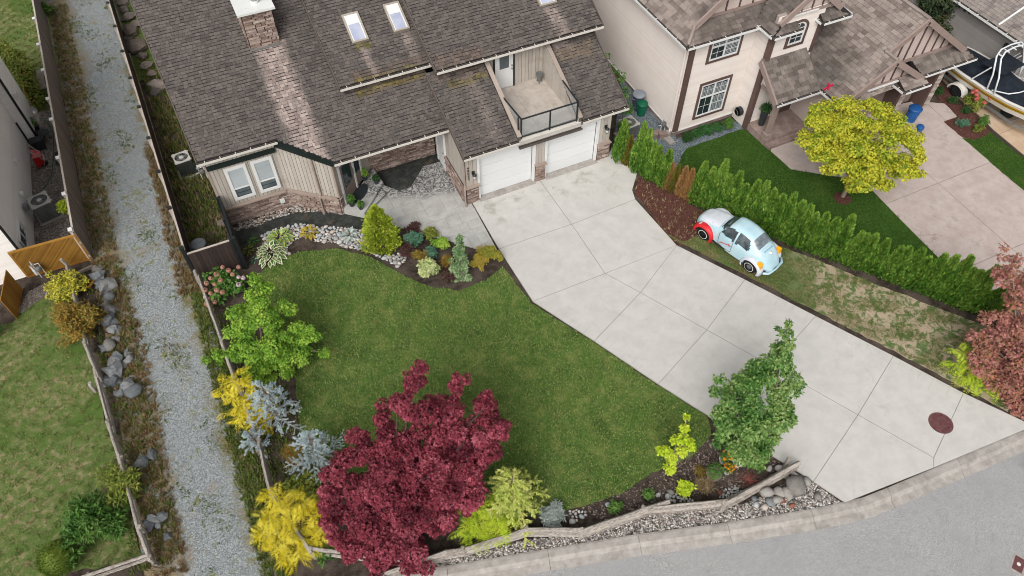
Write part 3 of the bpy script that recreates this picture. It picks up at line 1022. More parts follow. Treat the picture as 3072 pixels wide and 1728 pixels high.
        while h < zt - .02:
            rh = min(r.uniform(*rowh), zt - h); a = 0.0
            while a < L - .02:
                sw = min(r.uniform(*wid), L - a)
                if L - a - sw < .06:
                    sw = L - a
                if h + rh <= f1(a + sw / 2) + .03:
                    self.stones.append((w_, M_ @ Matrix.Translation((a + sw / 2, h + rh / 2, 0.0)), (sw - .008, rh - .008, proud * r.uniform(.5, 1.3) * 2), m_))
                a += sw
            h += rh
        return w_, M_
    def flush_stones(self, limit=300):
        if not self.stones:
            return
        C = np.array([np.array(s_[1].translation) for s_ in self.stones])
        order = np.argsort(np.linalg.norm(C - CAMP, axis=1))
        rest = {}
        for k, i in enumerate(order):
            w_, M4, S, m_ = self.stones[i]
            if k < limit:
                piece('stone', w_, piece_mesh('stone' + m_.name, m_, unit_box), M4, S)
            else:
                rest.setdefault(m_.name, []).append(i)
        for nme, ii in rest.items():
            b = MB()
            for i in ii:
                w_, M4, S, m_ = self.stones[i]
                x, y, z = S[0] / 2, S[1] / 2, S[2] / 2
                b.hexa([tuple(M4 @ Vector(p)) for p in ((-x, -y, 0), (x, -y, 0), (x, y, 0), (-x, y, 0), (-x * .95, -y * .85, z), (x * .95, -y * .85, z), (x * .95, y * .85, z), (-x * .95, y * .85, z))])
            b.build('stones', MATS[nme], self.root, kind='stuff')
    def gutter(self, p0, p1, m_, w=0.11, tick=0.6, mh=None, name='gutter'):
        p0, p1 = Vector(p0), Vector(p1)
        d_ = (p1 - p0).normalized(); out = Vector((d_.y, -d_.x, 0)).normalized()
        b = MB()
        b.beam(p0 + out * .012, p1 + out * .012, .018, .10, 1)
        b.beam(p0 + out * (w / 2) - Vector((0, 0, .045)), p1 + out * (w / 2) - Vector((0, 0, .045)), w, .015, 1)
        b.beam(p0 + out * w + Vector((0, 0, .0)), p1 + out * w + Vector((0, 0, .0)), .022, .10)
        L = (p1 - p0).length; s_ = .3
        while s_ < L:
            q = p0 + d_ * s_
            b.beam(q + Vector((0, 0, .052)) - out * .02, q + out * (w + .01) + Vector((0, 0, .052)), .03, .012)
            s_ += tick
        return b.build(name, [m_, M_gutin], self.root)
    def part(self, name, m_, fn, parent=None, smooth=False):
        b = MB(); fn(b)
        return b.build(name, m_, parent or self.root, smooth=smooth)

# materials of the houses
def shingle_mat(name, stops, bands=(), moss=()):
    t = NT(name)
    r = t.rnd()
    nz = t.smooth(t.noise(1.3, 4), 0.3, 0.7)
    f = t.math('ADD', t.math('MULTIPLY', r, 0.62), t.math('MULTIPLY', nz, 0.38), clamp=True)
    c = t.ramp(f, stops)
    if bands or moss:
        sp = t.n('ShaderNodeSeparateXYZ'); t.l(t.pos(), sp.inputs[0])
        wob = t.math('MULTIPLY', t.math('SUBTRACT', t.noise(1.1, 5), 0.5), 0.55)
        x = t.math('ADD', sp.outputs[0], wob); y = t.math('ADD', sp.outputs[1], wob)
        grain = t.smooth(t.noise(1.7, 5, 0.7, (1.6, 0.6, 1)), 0.32, 0.6, 0.5, 1.0)
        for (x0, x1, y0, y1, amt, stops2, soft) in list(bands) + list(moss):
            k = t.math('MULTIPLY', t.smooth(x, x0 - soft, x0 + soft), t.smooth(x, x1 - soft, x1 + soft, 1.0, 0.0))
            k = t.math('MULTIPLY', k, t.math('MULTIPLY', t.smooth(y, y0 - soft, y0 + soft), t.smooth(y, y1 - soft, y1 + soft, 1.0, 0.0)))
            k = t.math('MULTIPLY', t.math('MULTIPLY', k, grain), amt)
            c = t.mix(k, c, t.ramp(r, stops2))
    MATS[name] = t.finish(c, 0.92, 0.2, normal=t.bump([(t.noise(90, 3), 0.5, 0.004)]))
    return MATS[name]

PALE = ['#988882', '#ab9b94', '#bfafa7']
MOSS = ['#5c5434', '#77693f', '#8f8046']
M_shing = shingle_mat('shingle_brown', ['#514b49', '#5c5653', '#66605c', '#736b66', '#605955', '#6b625d'],
    bands=[(1.75, 2.95, 20, 28.6, 1.0, PALE, .2), (5.75, 6.1, 25.6, 27.2, .75, PALE, .12), (7.6, 7.95, 25.6, 27.2, .5, PALE, .12), (13.8, 14.5, 24.6, 26.2, .7, PALE, .15), (9.4, 9.9, 22, 25.0, .25, PALE, .2)],
    moss=[(4.9, 7.95, 25.55, 25.82, .8, MOSS, .08), (4.9, 8.1, 25.8, 26.1, .8, ['#5d5049', '#75665d'], .08), (8.6, 10.4, 24.55, 24.8, .75, MOSS, .08), (8.2, 10.4, 24.85, 25.4, .8, ['#5d5049', '#84746a'], .12), (13.7, 15.5, 24.3, 24.9, .7, ['#6b5c4e', '#94836f'], .12), (5.6, 6.3, 27.0, 27.25, .9, ['#5f5a33', '#7f7847'], .06)])
M_deck = mat('roof_underlay', ['#262222', '#322d2c'], (1, .4))  # dark colour imitates shadow in the slots below thick tabs
M_side = mat('siding_beige', ['#b7aea4', '#c1b8ae', '#cac2b8'], (0.7, 0.3), 1.5, rough=.7, bump=(40, .15, .004), grime=('#8f8375', 1.2, .5, .75, .45))
M_sideback = mat('siding_joint', ['#5d554c', '#6b6359'], (1, .2))
M_stone = mat('ledge_stone', ['#6a5850', '#8a756b', '#a48d82', '#bba79c', '#7d6a63', '#c9b8ad'], (0.95, 0.15), 6, rough=.95, bump=(28, .9, .02))
M_mortar = mat('stone_joint', ['#41362f', '#54473f'], (1, .3))
M_white = mat('white_paint', ['#e9e9e8', '#f4f4f3'], (.5, .5), 2, rough=.45, spec=.4)
M_doorwhite = mat('garage_door_white', ['#eef0f1', '#f6f7f8'], (.6, .4), .8, rough=.4, spec=.4, k=.72)
M_gut = mat('gutter_pale', ['#d8d2c9', '#e6e1d9'], (.5, .6), 2.0, rough=.5, spec=.4)
M_gutin = mat('gutter_inside', ['#4f4843', '#6b625b'], (.5, .6), 3)
M_gutdark = mat('gutter_dark', ['#4d4744', '#655d58'], (.5, .6), 2.0, rough=.5)
M_black = mat('black_metal', ['#1d2123', '#2b2f31'], (.6, .4), 3, rough=.45, spec=.4)
M_darkfas = mat('dark_fascia', ['#1b2422', '#2a3331'], (.6, .4), 3, rough=.5)
M_brownfas = mat('fascia_brown', ['#a5968b', '#b5a79c'], (.6, .4), 3, rough=.6)
M_bargedk = mat('barge_dark', ['#5d534d', '#6d625c'], (.6, .4), 3)
M_caulk = mat('trim_taupe', ['#9f8d82', '#b0a095'], (.5, .6), 3, rough=.7)
M_pane = mat('window_pane', ['#3c464b', '#566168', '#707b80'], (.5, .6), 1.5, rough=.08, spec=.8)
M_panedark = mat('window_pane_dark', ['#20282c', '#38444a'], (.4, .7), 2.5, rough=.06, spec=.8)
M_blind = mat('window_blind', ['#b4bcc0', '#c8cfd2'], (.3, .7), .8, rough=.4)
M_skypane = mat('skylight_pane', ['#9ea6c4', '#b3b9d0', '#c9cede'], (.2, .9), .9, rough=.12, spec=.4)  # pale lavender puts the reflected sky into the pane colour
M_deckfloor = gmat('deck_vinyl', ('noise', 1.8, ['#b5aaa0', '#c5bbb1', '#cfc6bd']), [(('noise', 8, ['#8f857b', '#a2988d']), [('noise', 1.3, 0.55, 0.75), ('k', .7)])], bump=[(50, .2, .004)], rough=.7)
M_zinc = mat('white_flashing', ['#e3e6e4', '#f3f4f2'], (.3, .7), 1.5, rough=.35, spec=.5, grime=('#b79a55', 2.2, .6, .75, .7))
M_steel = mat('galvanised', ['#9a9c9c', '#b9bbbb'], (.5, .5), 6, rough=.4, metal=.6)
M_glass = glass_mat('rail_glass', '#b9c2c6', .05, .22)
M_bulb = mat('lamp_glass', ['#cfd0c8', '#e1e2da'], (.5, .3), 3, rough=.2)

# ------------------------------------------------------------------ main house
house = thing('house', 'low brown shingled house with white double garage, roof deck and stone veneer base', 'house', (7.0, 26.0, 0))
H = House(house)
K = 0.46
LS = math.sqrt(1 + K * K)
ES = (0, 1 / LS, K / LS)
EX = (1, 0, 0)
def zA(v): return 3.87 + K * (v - 24.83)
def zB(v): return 4.78 + K * (v - 25.72)
def zC(v): return 4.98 + K * (v - 24.83)
def zD(v): return 2.87 + K * (v - 21.72)
def vroof(v0, z0, pts, **kw):
    """roof falling to -Y: pts are (x, y)"""
    return H.roof((0, v0, z0), EX, ES, [(x, (y - v0) * LS) for x, y in pts], M_shing, M_deck, **kw)
vroof(24.83, 3.87, [(-1.83, 24.83), (1.27, 24.83), (3.1, 23.35), (8.08, 23.35), (8.08, 26.12), (4.62, 26.12), (4.62, 33.4), (-2.2, 33.4)], seed=3)
vroof(25.72, 4.78, [(4.36, 25.72), (8.46, 25.72), (8.46, 33.4), (4.22, 33.4)], seed=4)
vroof(24.83, 4.98, [(8.22, 24.83), (16.02, 24.83), (16.12, 33.4), (8.04, 33.4)], seed=5)
vroof(21.72, 2.87, [(8.02, 21.72), (10.48, 21.72), (10.48, 25.32), (7.95, 25.32)], seed=6)
vroof(21.72, 2.87, [(13.55, 21.72), (15.74, 21.72), (15.82, 25.32), (13.55, 25.32)], seed=7)
# far slopes, beyond the ridge
for x0, x1, zr in ((-2.2, 4.6, zA(33.4)), (4.2, 8.4, zB(33.4)), (8.04, 16.1, zC(33.4))):
    H.roof((0, 33.4, zr), (-1, 0, 0), (0, -1 / LS, K / LS), [(-x1, -8.5), (-x0, -8.5), (-x0, 0), (-x1, 0)], M_shing, M_deck, tabs=False)
# walls
H.siding_v((-1.6, 25.13), (1.13, 25.13), 0.96, 3.72, M_side, M_sideback)
H.siding_v((1.13, 25.13), (2.97, 23.65), 0.96, lambda a: 3.80 - .29 * a, M_side, M_sideback)
H.siding_v((2.97, 23.65), (4.42, 25.1), 0.34, lambda a: 3.2 + .29 * a, M_side, M_sideback)
H.siding_v((4.42, 25.1), (4.85, 25.5), 0.0, 3.75, M_side, M_sideback)
H.siding_v((-1.6, 33), (-1.6, 25.13), 0.0, lambda a: 7.1 - .43 * a, M_side, M_sideback)
H.siding_v((-1.6, 41.2), (-1.6, 33), 0, lambda a: zA(33.4) - K * (41.2 - a - 33.4) - .2 if a < 7.8 else 7.55, M_side, M_sideback, wide=.3)
H.siding_v((16, 41.2), (-1.6, 41.2), 0, 4.05, M_side, M_sideback, wide=.5)
H.stone((-1.6, 25.06), (1.09, 25.06), 0, 0.96, M_stone, M_mortar, seed=11)
H.stone((1.09, 25.06), (2.94, 23.57), 0, 0.96, M_stone, M_mortar, seed=12)
H.stone((2.94, 23.57), (3.1, 23.73), 0, 0.96, M_stone, M_mortar, seed=13)
H.stone((4.85, 25.5), (8.02, 25.5), 0, 2.4, M_stone, M_mortar, seed=14)
H.siding_v((4.85, 25.54), (8.02, 25.54), 2.4, 3.95, M_side, M_sideback)
def caps(b):
    for p, q in (((-1.62, 24.99), (1.08, 24.99)), ((1.06, 25.0), (2.93, 23.49)), ((2.92, 23.51), (3.1, 23.7))):
        b.beam((*p, .985), (*q, .985), .16, .05)
H.part('ledge_cap', M_caulk, caps)
H.part('frieze_beam', M_darkfas, lambda b: (b.beam((-1.62, 25.04, 3.28), (1.12, 25.04, 3.28), .12, .26), b.beam((1.14, 25.04, 3.55), (3.05, 23.5, 2.98), .14, .2)))
H.siding_v((-1.6, 25.0), (1.2, 25.0), 3.43, 3.74, M_side, M_sideback, depth=.05, wallname='frieze')
H.part('corner_board', M_caulk, lambda b: b.box((-1.64, 25.12, 2.3), (.1, .1, 2.7)))
H.part('corner_board', M_caulk, lambda b: b.box((2.99, 23.60, 2.15), (.1, .1, 2.3), .7))
def fascia(b):
    b.beam((1.27, 24.81, zA(24.81) - .08), (3.1, 23.33, zA(23.33) - .08), .05, .2)
H.part('fascia', M_darkfas, fascia)
for xa, ya, xb, yb, zf in ((-1.86, 24.83, -2.22, 33.4, zA), (4.33, 25.7, 4.2, 33.4, zB), (8.19, 24.8, 8.01, 33.4, zC), (16.05, 24.8, 16.15, 33.4, zC), (7.99, 21.7, 7.92, 25.32, zD), (15.77, 21.7, 15.85, 25.32, zD)):
    H.part('barge_board', M_bargedk, lambda b: b.beam((xa, ya, zf(ya) - .07), (xb, yb, zf(yb) - .07), .04, .2))
for p, q in (((-1.86, 24.81, 3.80), (1.29, 24.81, 3.80)), ((3.05, 23.33, 3.12), (8.0, 23.33, 3.12)), ((4.33, 25.70, 4.71), (8.3, 25.70, 4.71)), ((8.2, 24.81, 4.91), (16.04, 24.81, 4.91)), ((7.98, 21.70, 2.80), (10.52, 21.70, 2.80)), ((13.5, 21.70, 2.80), (15.78, 21.70, 2.80))):
    H.gutter(p, q, M_gut)
# upper walls behind the shed roofs
H.siding_v((4.5, 26.1), (8.45, 26.1), zA(26.1), 4.86, M_side, M_sideback)
H.siding_v((4.52, 33), (4.52, 26.1), lambda a: zA(33 - a), lambda a: zB(33 - a) - .16, M_side, M_sideback)
H.siding_v((8.4, 25.33), (10.63, 25.33), 4.3, 5.05, M_side, M_sideback)
H.siding_v((10.63, 25.33), (13.38, 25.33), 2.75, 5.05, M_side, M_sideback)
H.siding_v((13.38, 25.33), (15.7, 25.33), 4.3, 5.05, M_side, M_sideback)
H.siding_v((8.42, 33), (8.42, 25.33), lambda a: max(zB(33 - a), 4.5), lambda a: zC(33 - a) - .16, M_side, M_sideback)
H.siding_v((15.7, 25.33), (15.7, 33), 0, lambda a: zC(25.33 + a) - .16, M_side, M_sideback)
# strip windows under the upper eaves
for x0, x1, y, z in ((5.2, 6.5, 26.08, 4.55), (13.75, 15.1, 25.30, 4.55)):
    H.part('window', M_black, lambda b: b.box(((x0 + x1) / 2, y - .02, z), (x1 - x0, .05, .3)))
    H.part('window_trim', M_white, lambda b: b.box(((x0 + x1) / 2, y - .06, z - .13), (x1 - x0 - .1, .05, .05)))
# garage front
YG = 21.9
for i, (x0, x1) in enumerate(((8.1, 8.62), (11.42, 11.85), (14.58, 15.12))):
    H.siding_v((x0, YG), (x1, YG), .98, 2.78, M_side, M_sideback)
    H.stone((x0 - .03, YG - .07), (x1 + .03, YG - .07), 0, 1.0, M_stone, M_mortar, seed=20 + i)
    H.part('ledge_cap', M_caulk, lambda b: b.box(((x0 + x1) / 2, YG - .10, 1.02), (x1 - x0 + .12, .2, .05)))
H.siding_v((8.62, YG), (11.42, YG), 2.45, 2.8, M_side, M_sideback)
H.siding_v((11.85, YG), (14.58, YG), 2.45, 2.8, M_side, M_sideback)
H.stone((15.15, YG - .07), (15.15, YG + .45), 0, 1.0, M_stone, M_mortar, seed=27)
H.siding_v((15.12, YG), (15.12, 25.33), 0, lambda a: zD(YG + a) - .17, M_side, M_sideback)
for x0, x1 in ((8.66, 11.38), (11.89, 14.54)):
    M_ = wall_frame((x0, YG), (x1, YG))
    L = x1 - x0
    def trim(b):
        bx(b, M_, -.03, .09, 0.0, 2.46, -.1, .03); bx(b, M_, L - .09, L + .03, 0.0, 2.46, -.1, .03); bx(b, M_, .092, L - .092, 2.35, 2.46, -.1, .03)
    H.part('door_trim', M_white, trim)
    H.part('door_header', M_black, lambda b: bx(b, M_, .1, L - .1, 2.315, 2.345, -.12, -.03))
    gd = H.part('garage_door', M_doorwhite, lambda b: bx(b, M_, .09, L - .09, 0.03, 2.33, -.22, -.165))
    for k in range(4):
        H.part('panel', M_doorwhite, lambda b: bx(b, M_, .095, L - .095, 0.045 + k * .572, 0.045 + (k + 1) * .572 - .014, -.16, -.135), gd)
    H.part('door_sill', M_kerb, lambda b: b.box(((x0 + x1) / 2, YG + .02, .035), (L, .5, .07)))
# wall lamps and house number
for x, z, sc in ((8.44, 1.75, 1.0), (14.86, 1.95, 1.0)):
    la = H.part('wall_lamp', M_black, lambda b: (b.box((x, YG - .055, z), (.13, .04, .16)), b.tube([(x, YG - .07, z + .02), (x, YG - .19, z + .03)], .015), b.lathe([(0.02, .05), (.10, -.03), (.10, -.05), (.02, -.05)], (x, YG - .2, z), 8), b.box((x, YG - .2, z - .24), (.1, .1, .02))))
    H.part('lamp_glass', M_bulb, lambda b: b.lathe([(.055, -.22), (.075, -.06)], (x, YG - .2, z), 8), la)
for k, ch in enumerate('48052'):
    cu = bpy.data.curves.new('digit', 'FONT'); cu.body = ch; cu.size = 0.17; cu.extrude = 0.006; cu.align_x = 'CENTER'
    tmp = bpy.data.objects.new('digit', cu); COL.objects.link(tmp)
    dg = bpy.context.evaluated_depsgraph_get(); me = bpy.data.meshes.new_from_object(tmp.evaluated_get(dg))
    bpy.data.objects.remove(tmp); me.materials.clear(); me.materials.append(M_black)
    o = bpy.data.objects.new('digit', me); COL.objects.link(o); o.parent = house
    o.matrix_basis = world_of(house).inverted() @ Matrix.Translation((8.215, YG - .045, 2.02 - k * .155)) @ Matrix.Rotation(R(90), 4, 'X')
# garage side wall by the walk
H.stone((8.03, 24.15), (8.03, YG - .04), 0, 1.0, M_stone, M_mortar, seed=31)
H.siding_v((8.1, 25.5), (8.1, YG), .0, lambda a: zD(25.5 - a) - .17, M_side, M_sideback)
sd_ = H.part('side_door', M_white, lambda b: b.box((8.04, 24.62, 1.08), (.05, .84, 2.06)))
H.part('door_frame', M_white, lambda b: (b.box((8.03, 24.15, 1.1), (.09, .09, 2.2)), b.box((8.03, 25.09, 1.1), (.09, .09, 2.2)), b.box((8.03, 24.62, 2.16), (.09, .85, .09))), sd_)
H.part('handle', M_steel, lambda b: b.box((7.99, 24.3, 1.0), (.05, .05, .05)), sd_)
H.part('downspout', M_caulk, lambda b: (b.tube([(8.0, 21.72, 2.75), (8.03, 21.84, 2.5), (8.03, 21.84, 1.15), (7.97, 21.72, .95), (7.97, 21.72, .12)], .04, 6), b.lathe([(.06, 0), (.06, .12)], (7.97, 21.70, .05), 8)))
H.part('downspout', M_caulk, lambda b: (b.tube([(2.3, 24.1, 3.1), (2.3, 24.05, 1.15), (2.22, 23.98, .95), (2.22, 23.98, .1)], .042, 6), b.lathe([(.065, 0), (.065, .12)], (2.22, 23.95, .03), 8)))
H.part('vent', M_zinc, lambda b: b.box((0.75, 24.98, .5), (.2, .08, .2)))
# windows of the front bay
M_ = wall_frame((-1.6, 25.13), (1.13, 25.13))
for a0, a1 in ((.55, 1.43), (1.62, 2.5)):
    wdw = H.part('window', M_white, lambda b: (bx(b, M_, a0, a0 + .13, 1.2, 2.96, .0, .075), bx(b, M_, a1 - .13, a1, 1.2, 2.96, .0, .075), bx(b, M_, a0 + .132, a1 - .132, 1.2, 1.34, .0, .075), bx(b, M_, a0 + .132, a1 - .132, 2.82, 2.96, .0, .075), bx(b, M_, a0 + .132, a1 - .132, 1.78, 1.84, .0, .07)))
    H.part('blind', M_blind, lambda b: bx(b, M_, a0 + .13, a1 - .13, 1.84, 2.83, .0, .045), wdw)
    H.part('pane', M_pane, lambda b: bx(b, M_, a0 + .13, a1 - .13, 1.34, 1.78, .0, .04), wdw)
    H.part('sash', M_black, lambda b: (bx(b, M_, a0 + .14, a1 - .14, 1.345, 1.37, .04, .05), bx(b, M_, a0 + .14, a1 - .14, 1.55, 1.57, .04, .05)), wdw)
    def slats(b):
        for k in range(24):
            z = 1.86 + k * .04
            bx(b, M_, a0 + .135, a1 - .135, z, z + .028, .045, .055)
    H.part('blind_slats', M_blind, slats, wdw)
# entry door with side light, on the angled wall
M_ = wall_frame((2.97, 23.65), (4.42, 25.1), .34)
fd = H.part('front_door', mat('door_taupe', ['#86756e', '#94837c'], (.5, .5), 2, rough=.5), lambda b: bx(b, M_, .36, 1.28, .02, 2.05, .03, .07))
H.part('door_frame', M_white, lambda b: [bx(b, M_, p, p + .1, 0, 2.15, .0, .1) for p in (.25, 1.3, 1.85)] + [bx(b, M_, .352, 1.298, 2.06, 2.15, 0, .1), bx(b, M_, 1.402, 1.848, 2.06, 2.15, 0, .1), bx(b, M_, .25, 1.95, -.06, .0, .0, .14)], fd)
H.part('pane', M_panedark, lambda b: (bx(b, M_, .52, 1.12, .75, 1.9, .07, .085), bx(b, M_, 1.45, 1.8, .75, 1.9, .07, .085)), fd)
H.part('panel', mat('door_taupe', ['#86756e']), lambda b: bx(b, M_, 1.4, 1.85, .02, 2.05, .03, .065), fd)
H.part('handle', M_steel, lambda b: bx(b, M_, 1.2, 1.24, .95, 1.25, .07, .12), fd)
# stoop
L0 = [[3.09,23.67],[3.76,22.94],[5.11,24.36],[4.97,24.52]]
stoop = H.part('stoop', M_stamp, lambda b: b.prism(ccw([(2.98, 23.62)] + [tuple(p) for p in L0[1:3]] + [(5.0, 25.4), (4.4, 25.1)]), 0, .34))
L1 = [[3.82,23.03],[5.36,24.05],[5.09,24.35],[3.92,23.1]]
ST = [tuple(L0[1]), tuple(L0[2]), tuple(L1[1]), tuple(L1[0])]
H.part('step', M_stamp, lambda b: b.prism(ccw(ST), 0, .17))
# roof deck
H.part('deck_floor', M_deckfloor, lambda b: b.box((12.0, 23.58, 2.70), (2.75, 3.46, .1)))
H.part('deck_seam', M_caulk, lambda b: b.box((11.72, 23.6, 2.752), (.012, 3.4, .006)))
H.part('deck_edge', M_gut, lambda b: (b.box((12.0, 21.82, 2.62), (3.0, .1, .3)), b.box((12.0, 21.74, 2.75), (2.95, .05, .03))))
H.gutter((10.5, 21.72, 2.50), (13.5, 21.72, 2.50), M_gutdark, w=.12)
def para(x, th, b):
    P = [(21.78, 2.55), (25.33, 2.55), (25.33, zD(25.33) + .12), (21.78, zD(21.78) + .08)]
    b.poly([(x, v, z) for v, z in P][::-1]); b.poly([(x + th, v, z) for v, z in P])
    for i in range(4):
        p, q = P[i], P[(i + 1) % 4]
        b.poly([(x, p[0], p[1]), (x, q[0], q[1]), (x + th, q[0], q[1]), (x + th, p[0], p[1])])
H.part('parapet', M_sideback, lambda b: para(10.5, .13, b))
pr_ = H.part('parapet', M_sideback, lambda b: para(13.40, .13, b))
me = piece_mesh('boardsiding_beige', M_side, unit_plain)
for i in range(20):
    v0 = 21.8 + i * .176; zt = zD(v0 + .08) + .08
    piece('siding_board', pr_, me, Matrix.Translation((13.388, v0 + .088, (2.75 + zt) / 2)), (.022, .166, zt - 2.75))
for x in (10.565, 13.465):
    H.part('parapet_cap', M_brownfas, lambda b: b.beam((x, 21.74, zD(21.74) + .13), (x, 25.33, zD(25.33) + .15), .19, .05))
M_ = wall_frame((10.63, 25.33), (13.38, 25.33), 2.75)
dd = H.part('deck_door', M_white, lambda b: bx(b, M_, .42, 1.28, .03, 2.03, .03, .07))
H.part('door_frame', M_black, lambda b: (bx(b, M_, .34, .415, 0, 2.1, .0, .085), bx(b, M_, 1.285, 1.36, 0, 2.1, .0, .085)), dd)
H.part('door_trim', M_white, lambda b: (bx(b, M_, .55, 1.15, .98, 1.05, .07, .09), bx(b, M_, .55, .62, 1.052, 1.9, .07, .09), bx(b, M_, 1.08, 1.15, 1.052, 1.9, .07, .09)), dd)
H.part('pane', M_pane, lambda b: bx(b, M_, .62, 1.08, 1.05, 1.9, .07, .082), dd)
H.part('handle', M_steel, lambda b: (bx(b, M_, 1.19, 1.25, .93, .99, .07, .13), bx(b, M_, 1.19, 1.25, 1.09, 1.15, .07, .11)), dd)
rail = H.part('railing', M_black, lambda b: (b.beam((10.69, 21.87, 3.8), (13.32, 21.87, 3.8), .05, .05), b.beam((10.69, 21.87, 2.86), (13.32, 21.87, 2.86), .04, .04),
    b.beam((10.69, 21.87, 3.8), (10.6, 23.7, 3.8), .05, .05), b.beam((13.32, 21.87, 3.8), (13.42, 23.7, 3.8), .05, .05),
    b.beam((10.67, 22.0, 3.05), (10.6, 23.55, 3.76), .035, .035), b.beam((13.34, 22.0, 3.05), (13.42, 23.55, 3.76), .035, .035)))
for x, y in ((10.69, 21.87), (12.03, 21.87), (13.32, 21.87)):
    H.part('post', M_black, lambda b: b.box((x, y, 3.27), (.055, .055, 1.06)), rail)
for x in (10.62, 13.40):
    H.part('post', M_black, lambda b: b.box((x, 22.02, 3.35), (.045, .045, .9)), rail)
for x0, x1 in ((10.73, 11.99), (12.07, 13.28)):
    H.part('glass_panel', M_glass, lambda b: b.box(((x0 + x1) / 2, 21.87, 3.33), (x1 - x0, .01, .86)), rail)
for x in (10.64, 13.38):
    H.part('glass_panel', M_glass, lambda b: b.slab3([(x, 22.05, 3.1), (x, 22.05, 3.77), (x, 23.5, 3.77)], (1, 0, 0), .01), rail)
# chimney
ch = H.part('chimney', M_mortar, lambda b: b.box((2.24, 29.4, 6.2), (1.18, 1.58, 1.9)))
H.stone((1.63, 28.6), (2.85, 28.6), 5.55, 7.12, M_stone, M_mortar, seed=41, depth=.03)
H.stone((1.62, 30.2), (1.62, 28.6), 5.6, 7.12, M_stone, M_mortar, seed=42, depth=.03)
H.part('cap', M_zinc, lambda b: (b.box((2.24, 29.4, 7.18), (1.5, 1.9, .09)), b.lathe([(.16, 0), (.16, .1), (.11, .12), (.11, .42)], (2.35, 29.1, 7.22), 12)), ch)
H.part('flue', M_steel, lambda b: (b.lathe([(.15, 0), (.15, .03), (.13, .05), (.13, .35), (.2, .37), (.2, .45), (.02, .52)], (2.35, 29.1, 7.24), 14)), ch)
H.part('flashing', M_steel, lambda b: b.beam((1.58, 28.5, zA(28.5) + .03), (2.9, 28.5, zA(28.5) + .03), .14, .02), ch)
# skylights
for x0, x1, y0, y1, zf in ((5.52, 6.23, 27.27, 28.52, zB), (7.34, 8.04, 27.28, 28.52, zB), (13.66, 14.45, 26.22, 27.5, zC)):
    F_ = frame((x0, y0, zf(y0)), EX, ES); w_, l_ = x1 - x0, (y1 - y0) * LS
    def fr(b):
        for a0, a1, s0, s1 in ((0, w_, 0, .07), (0, w_, l_ - .07, l_), (0, .07, .072, l_ - .072), (w_ - .07, w_, .072, l_ - .072)):
            bx(b, F_, a0, a1, s0, s1, -.05, .12)
    sk = H.part('skylight', mat('skylight_frame', ['#a59a8c', '#c0b7aa'], (.5, .5), 4, rough=.5), fr)
    H.part('pane', M_skypane, lambda b: bx(b, F_, .07, w_ - .07, .07, l_ - .07, .05, .09), sk)
    H.part('curb', M_white, lambda b: (bx(b, F_, .075, .12, .075, l_ - .075, .09, .105), bx(b, F_, w_ - .12, w_ - .075, .075, l_ - .075, .09, .105), bx(b, F_, .122, w_ - .122, l_ * .62, l_ - .075, .09, .102)), sk)
H.flush_tabs(300)
H.flush_stones(300)

# ------------------------------------------------------------------ neighbour house on the right
M_cream = mat('siding_cream', ['#d6cbc3', '#ddd3cc', '#e3dad4'], (0.6, 0.4), 1.2, k=.9, rough=.65, bump=(40, .15, .004))
M_creamback = mat('siding_cream_back', ['#a3978f', '#b0a49c'])
M_brown = mat('trim_brown', ['#5b4843', '#6d5751'], (.5, .6), 3, rough=.6)
M_taupe = mat('rake_taupe', ['#98857d', '#a8958d'], (.5, .6), 3, rough=.6)
M_panelp = mat('gable_panel', ['#cdbbb3', '#d8c8c0'], (.5, .5), 1.5, rough=.8)
M_shing2 = shingle_mat('shingle_taupe', ['#6d625d', '#82766f', '#968a83', '#a4978f', '#8a7d76'], bands=[(24.2, 26.2, 19.0, 24.5, .75, ['#4d4743', '#5c5550', '#6b635e'], .5), (21.5, 25.5, 18.5, 20.9, .7, ['#55504b', '#66605b', '#736b66'], .4), (28.8, 33, 17.8, 18.8, .8, ['#57514c', '#66605a', '#726a64'], .3), (18.9, 22.7, 21.3, 22.5, .8, ['#58504c', '#675e59', '#746a65'], .2), (21.7, 23.7, 20.6, 24, .8, ['#4f4a47', '#5d5753', '#6a635f'], .3)])  # dark bands put shade and stains into the lower roof colour
M_gdoor = mat('garage_door_taupe', ['#8b7a73', '#978780'], (.5, .4), 1, rough=.6)
M_stoneN = mat('ledge_stone_pale', ['#8d7d74', '#a8998f', '#c2b5ab', '#d2c7be', '#9a8b81'], (.95, .1), 6, rough=.95, bump=(28, .9, .02))
nb = thing('house', 'cream two storey house with brown trim, half timbered gables and front porch', 'house', (23.5, 23.0, 0))
N = House(nb)
def slopeR(u0, z0, k, pts, v0, **kw):       # rises towards +X
    L_ = math.sqrt(1 + k * k)
    return N.roof((u0, v0, z0), (0, -1, 0), (1 / L_, 0, k / L_), [(v0 - v, (u - u0) * L_) for u, v in pts], M_shing2, M_deck, **kw)
def slopeL(u0, z0, k, pts, v0, **kw):       # rises towards -X
    L_ = math.sqrt(1 + k * k)
    return N.roof((u0, v0, z0), (0, 1, 0), (-1 / L_, 0, k / L_), [(v - v0, (u0 - u) * L_) for u, v in pts], M_shing2, M_deck, **kw)
def slopeB(v0, z0, k, pts, **kw):           # rises towards +Y
    L_ = math.sqrt(1 + k * k)
    return N.roof((0, v0, z0), EX, (0, 1 / L_, k / L_), [(u, (v - v0) * L_) for u, v in pts], M_shing2, M_deck, **kw)
kw = dict(exposure=.19, wide=.34, hcap=.013, stagger=0)
slopeR(18.15, 5.3, .8, [(18.15, 21.44), (18.75, 22.0), (22.2, 22.0), (22.2, 31), (18.15, 31)], 21.44, seed=51, **kw)
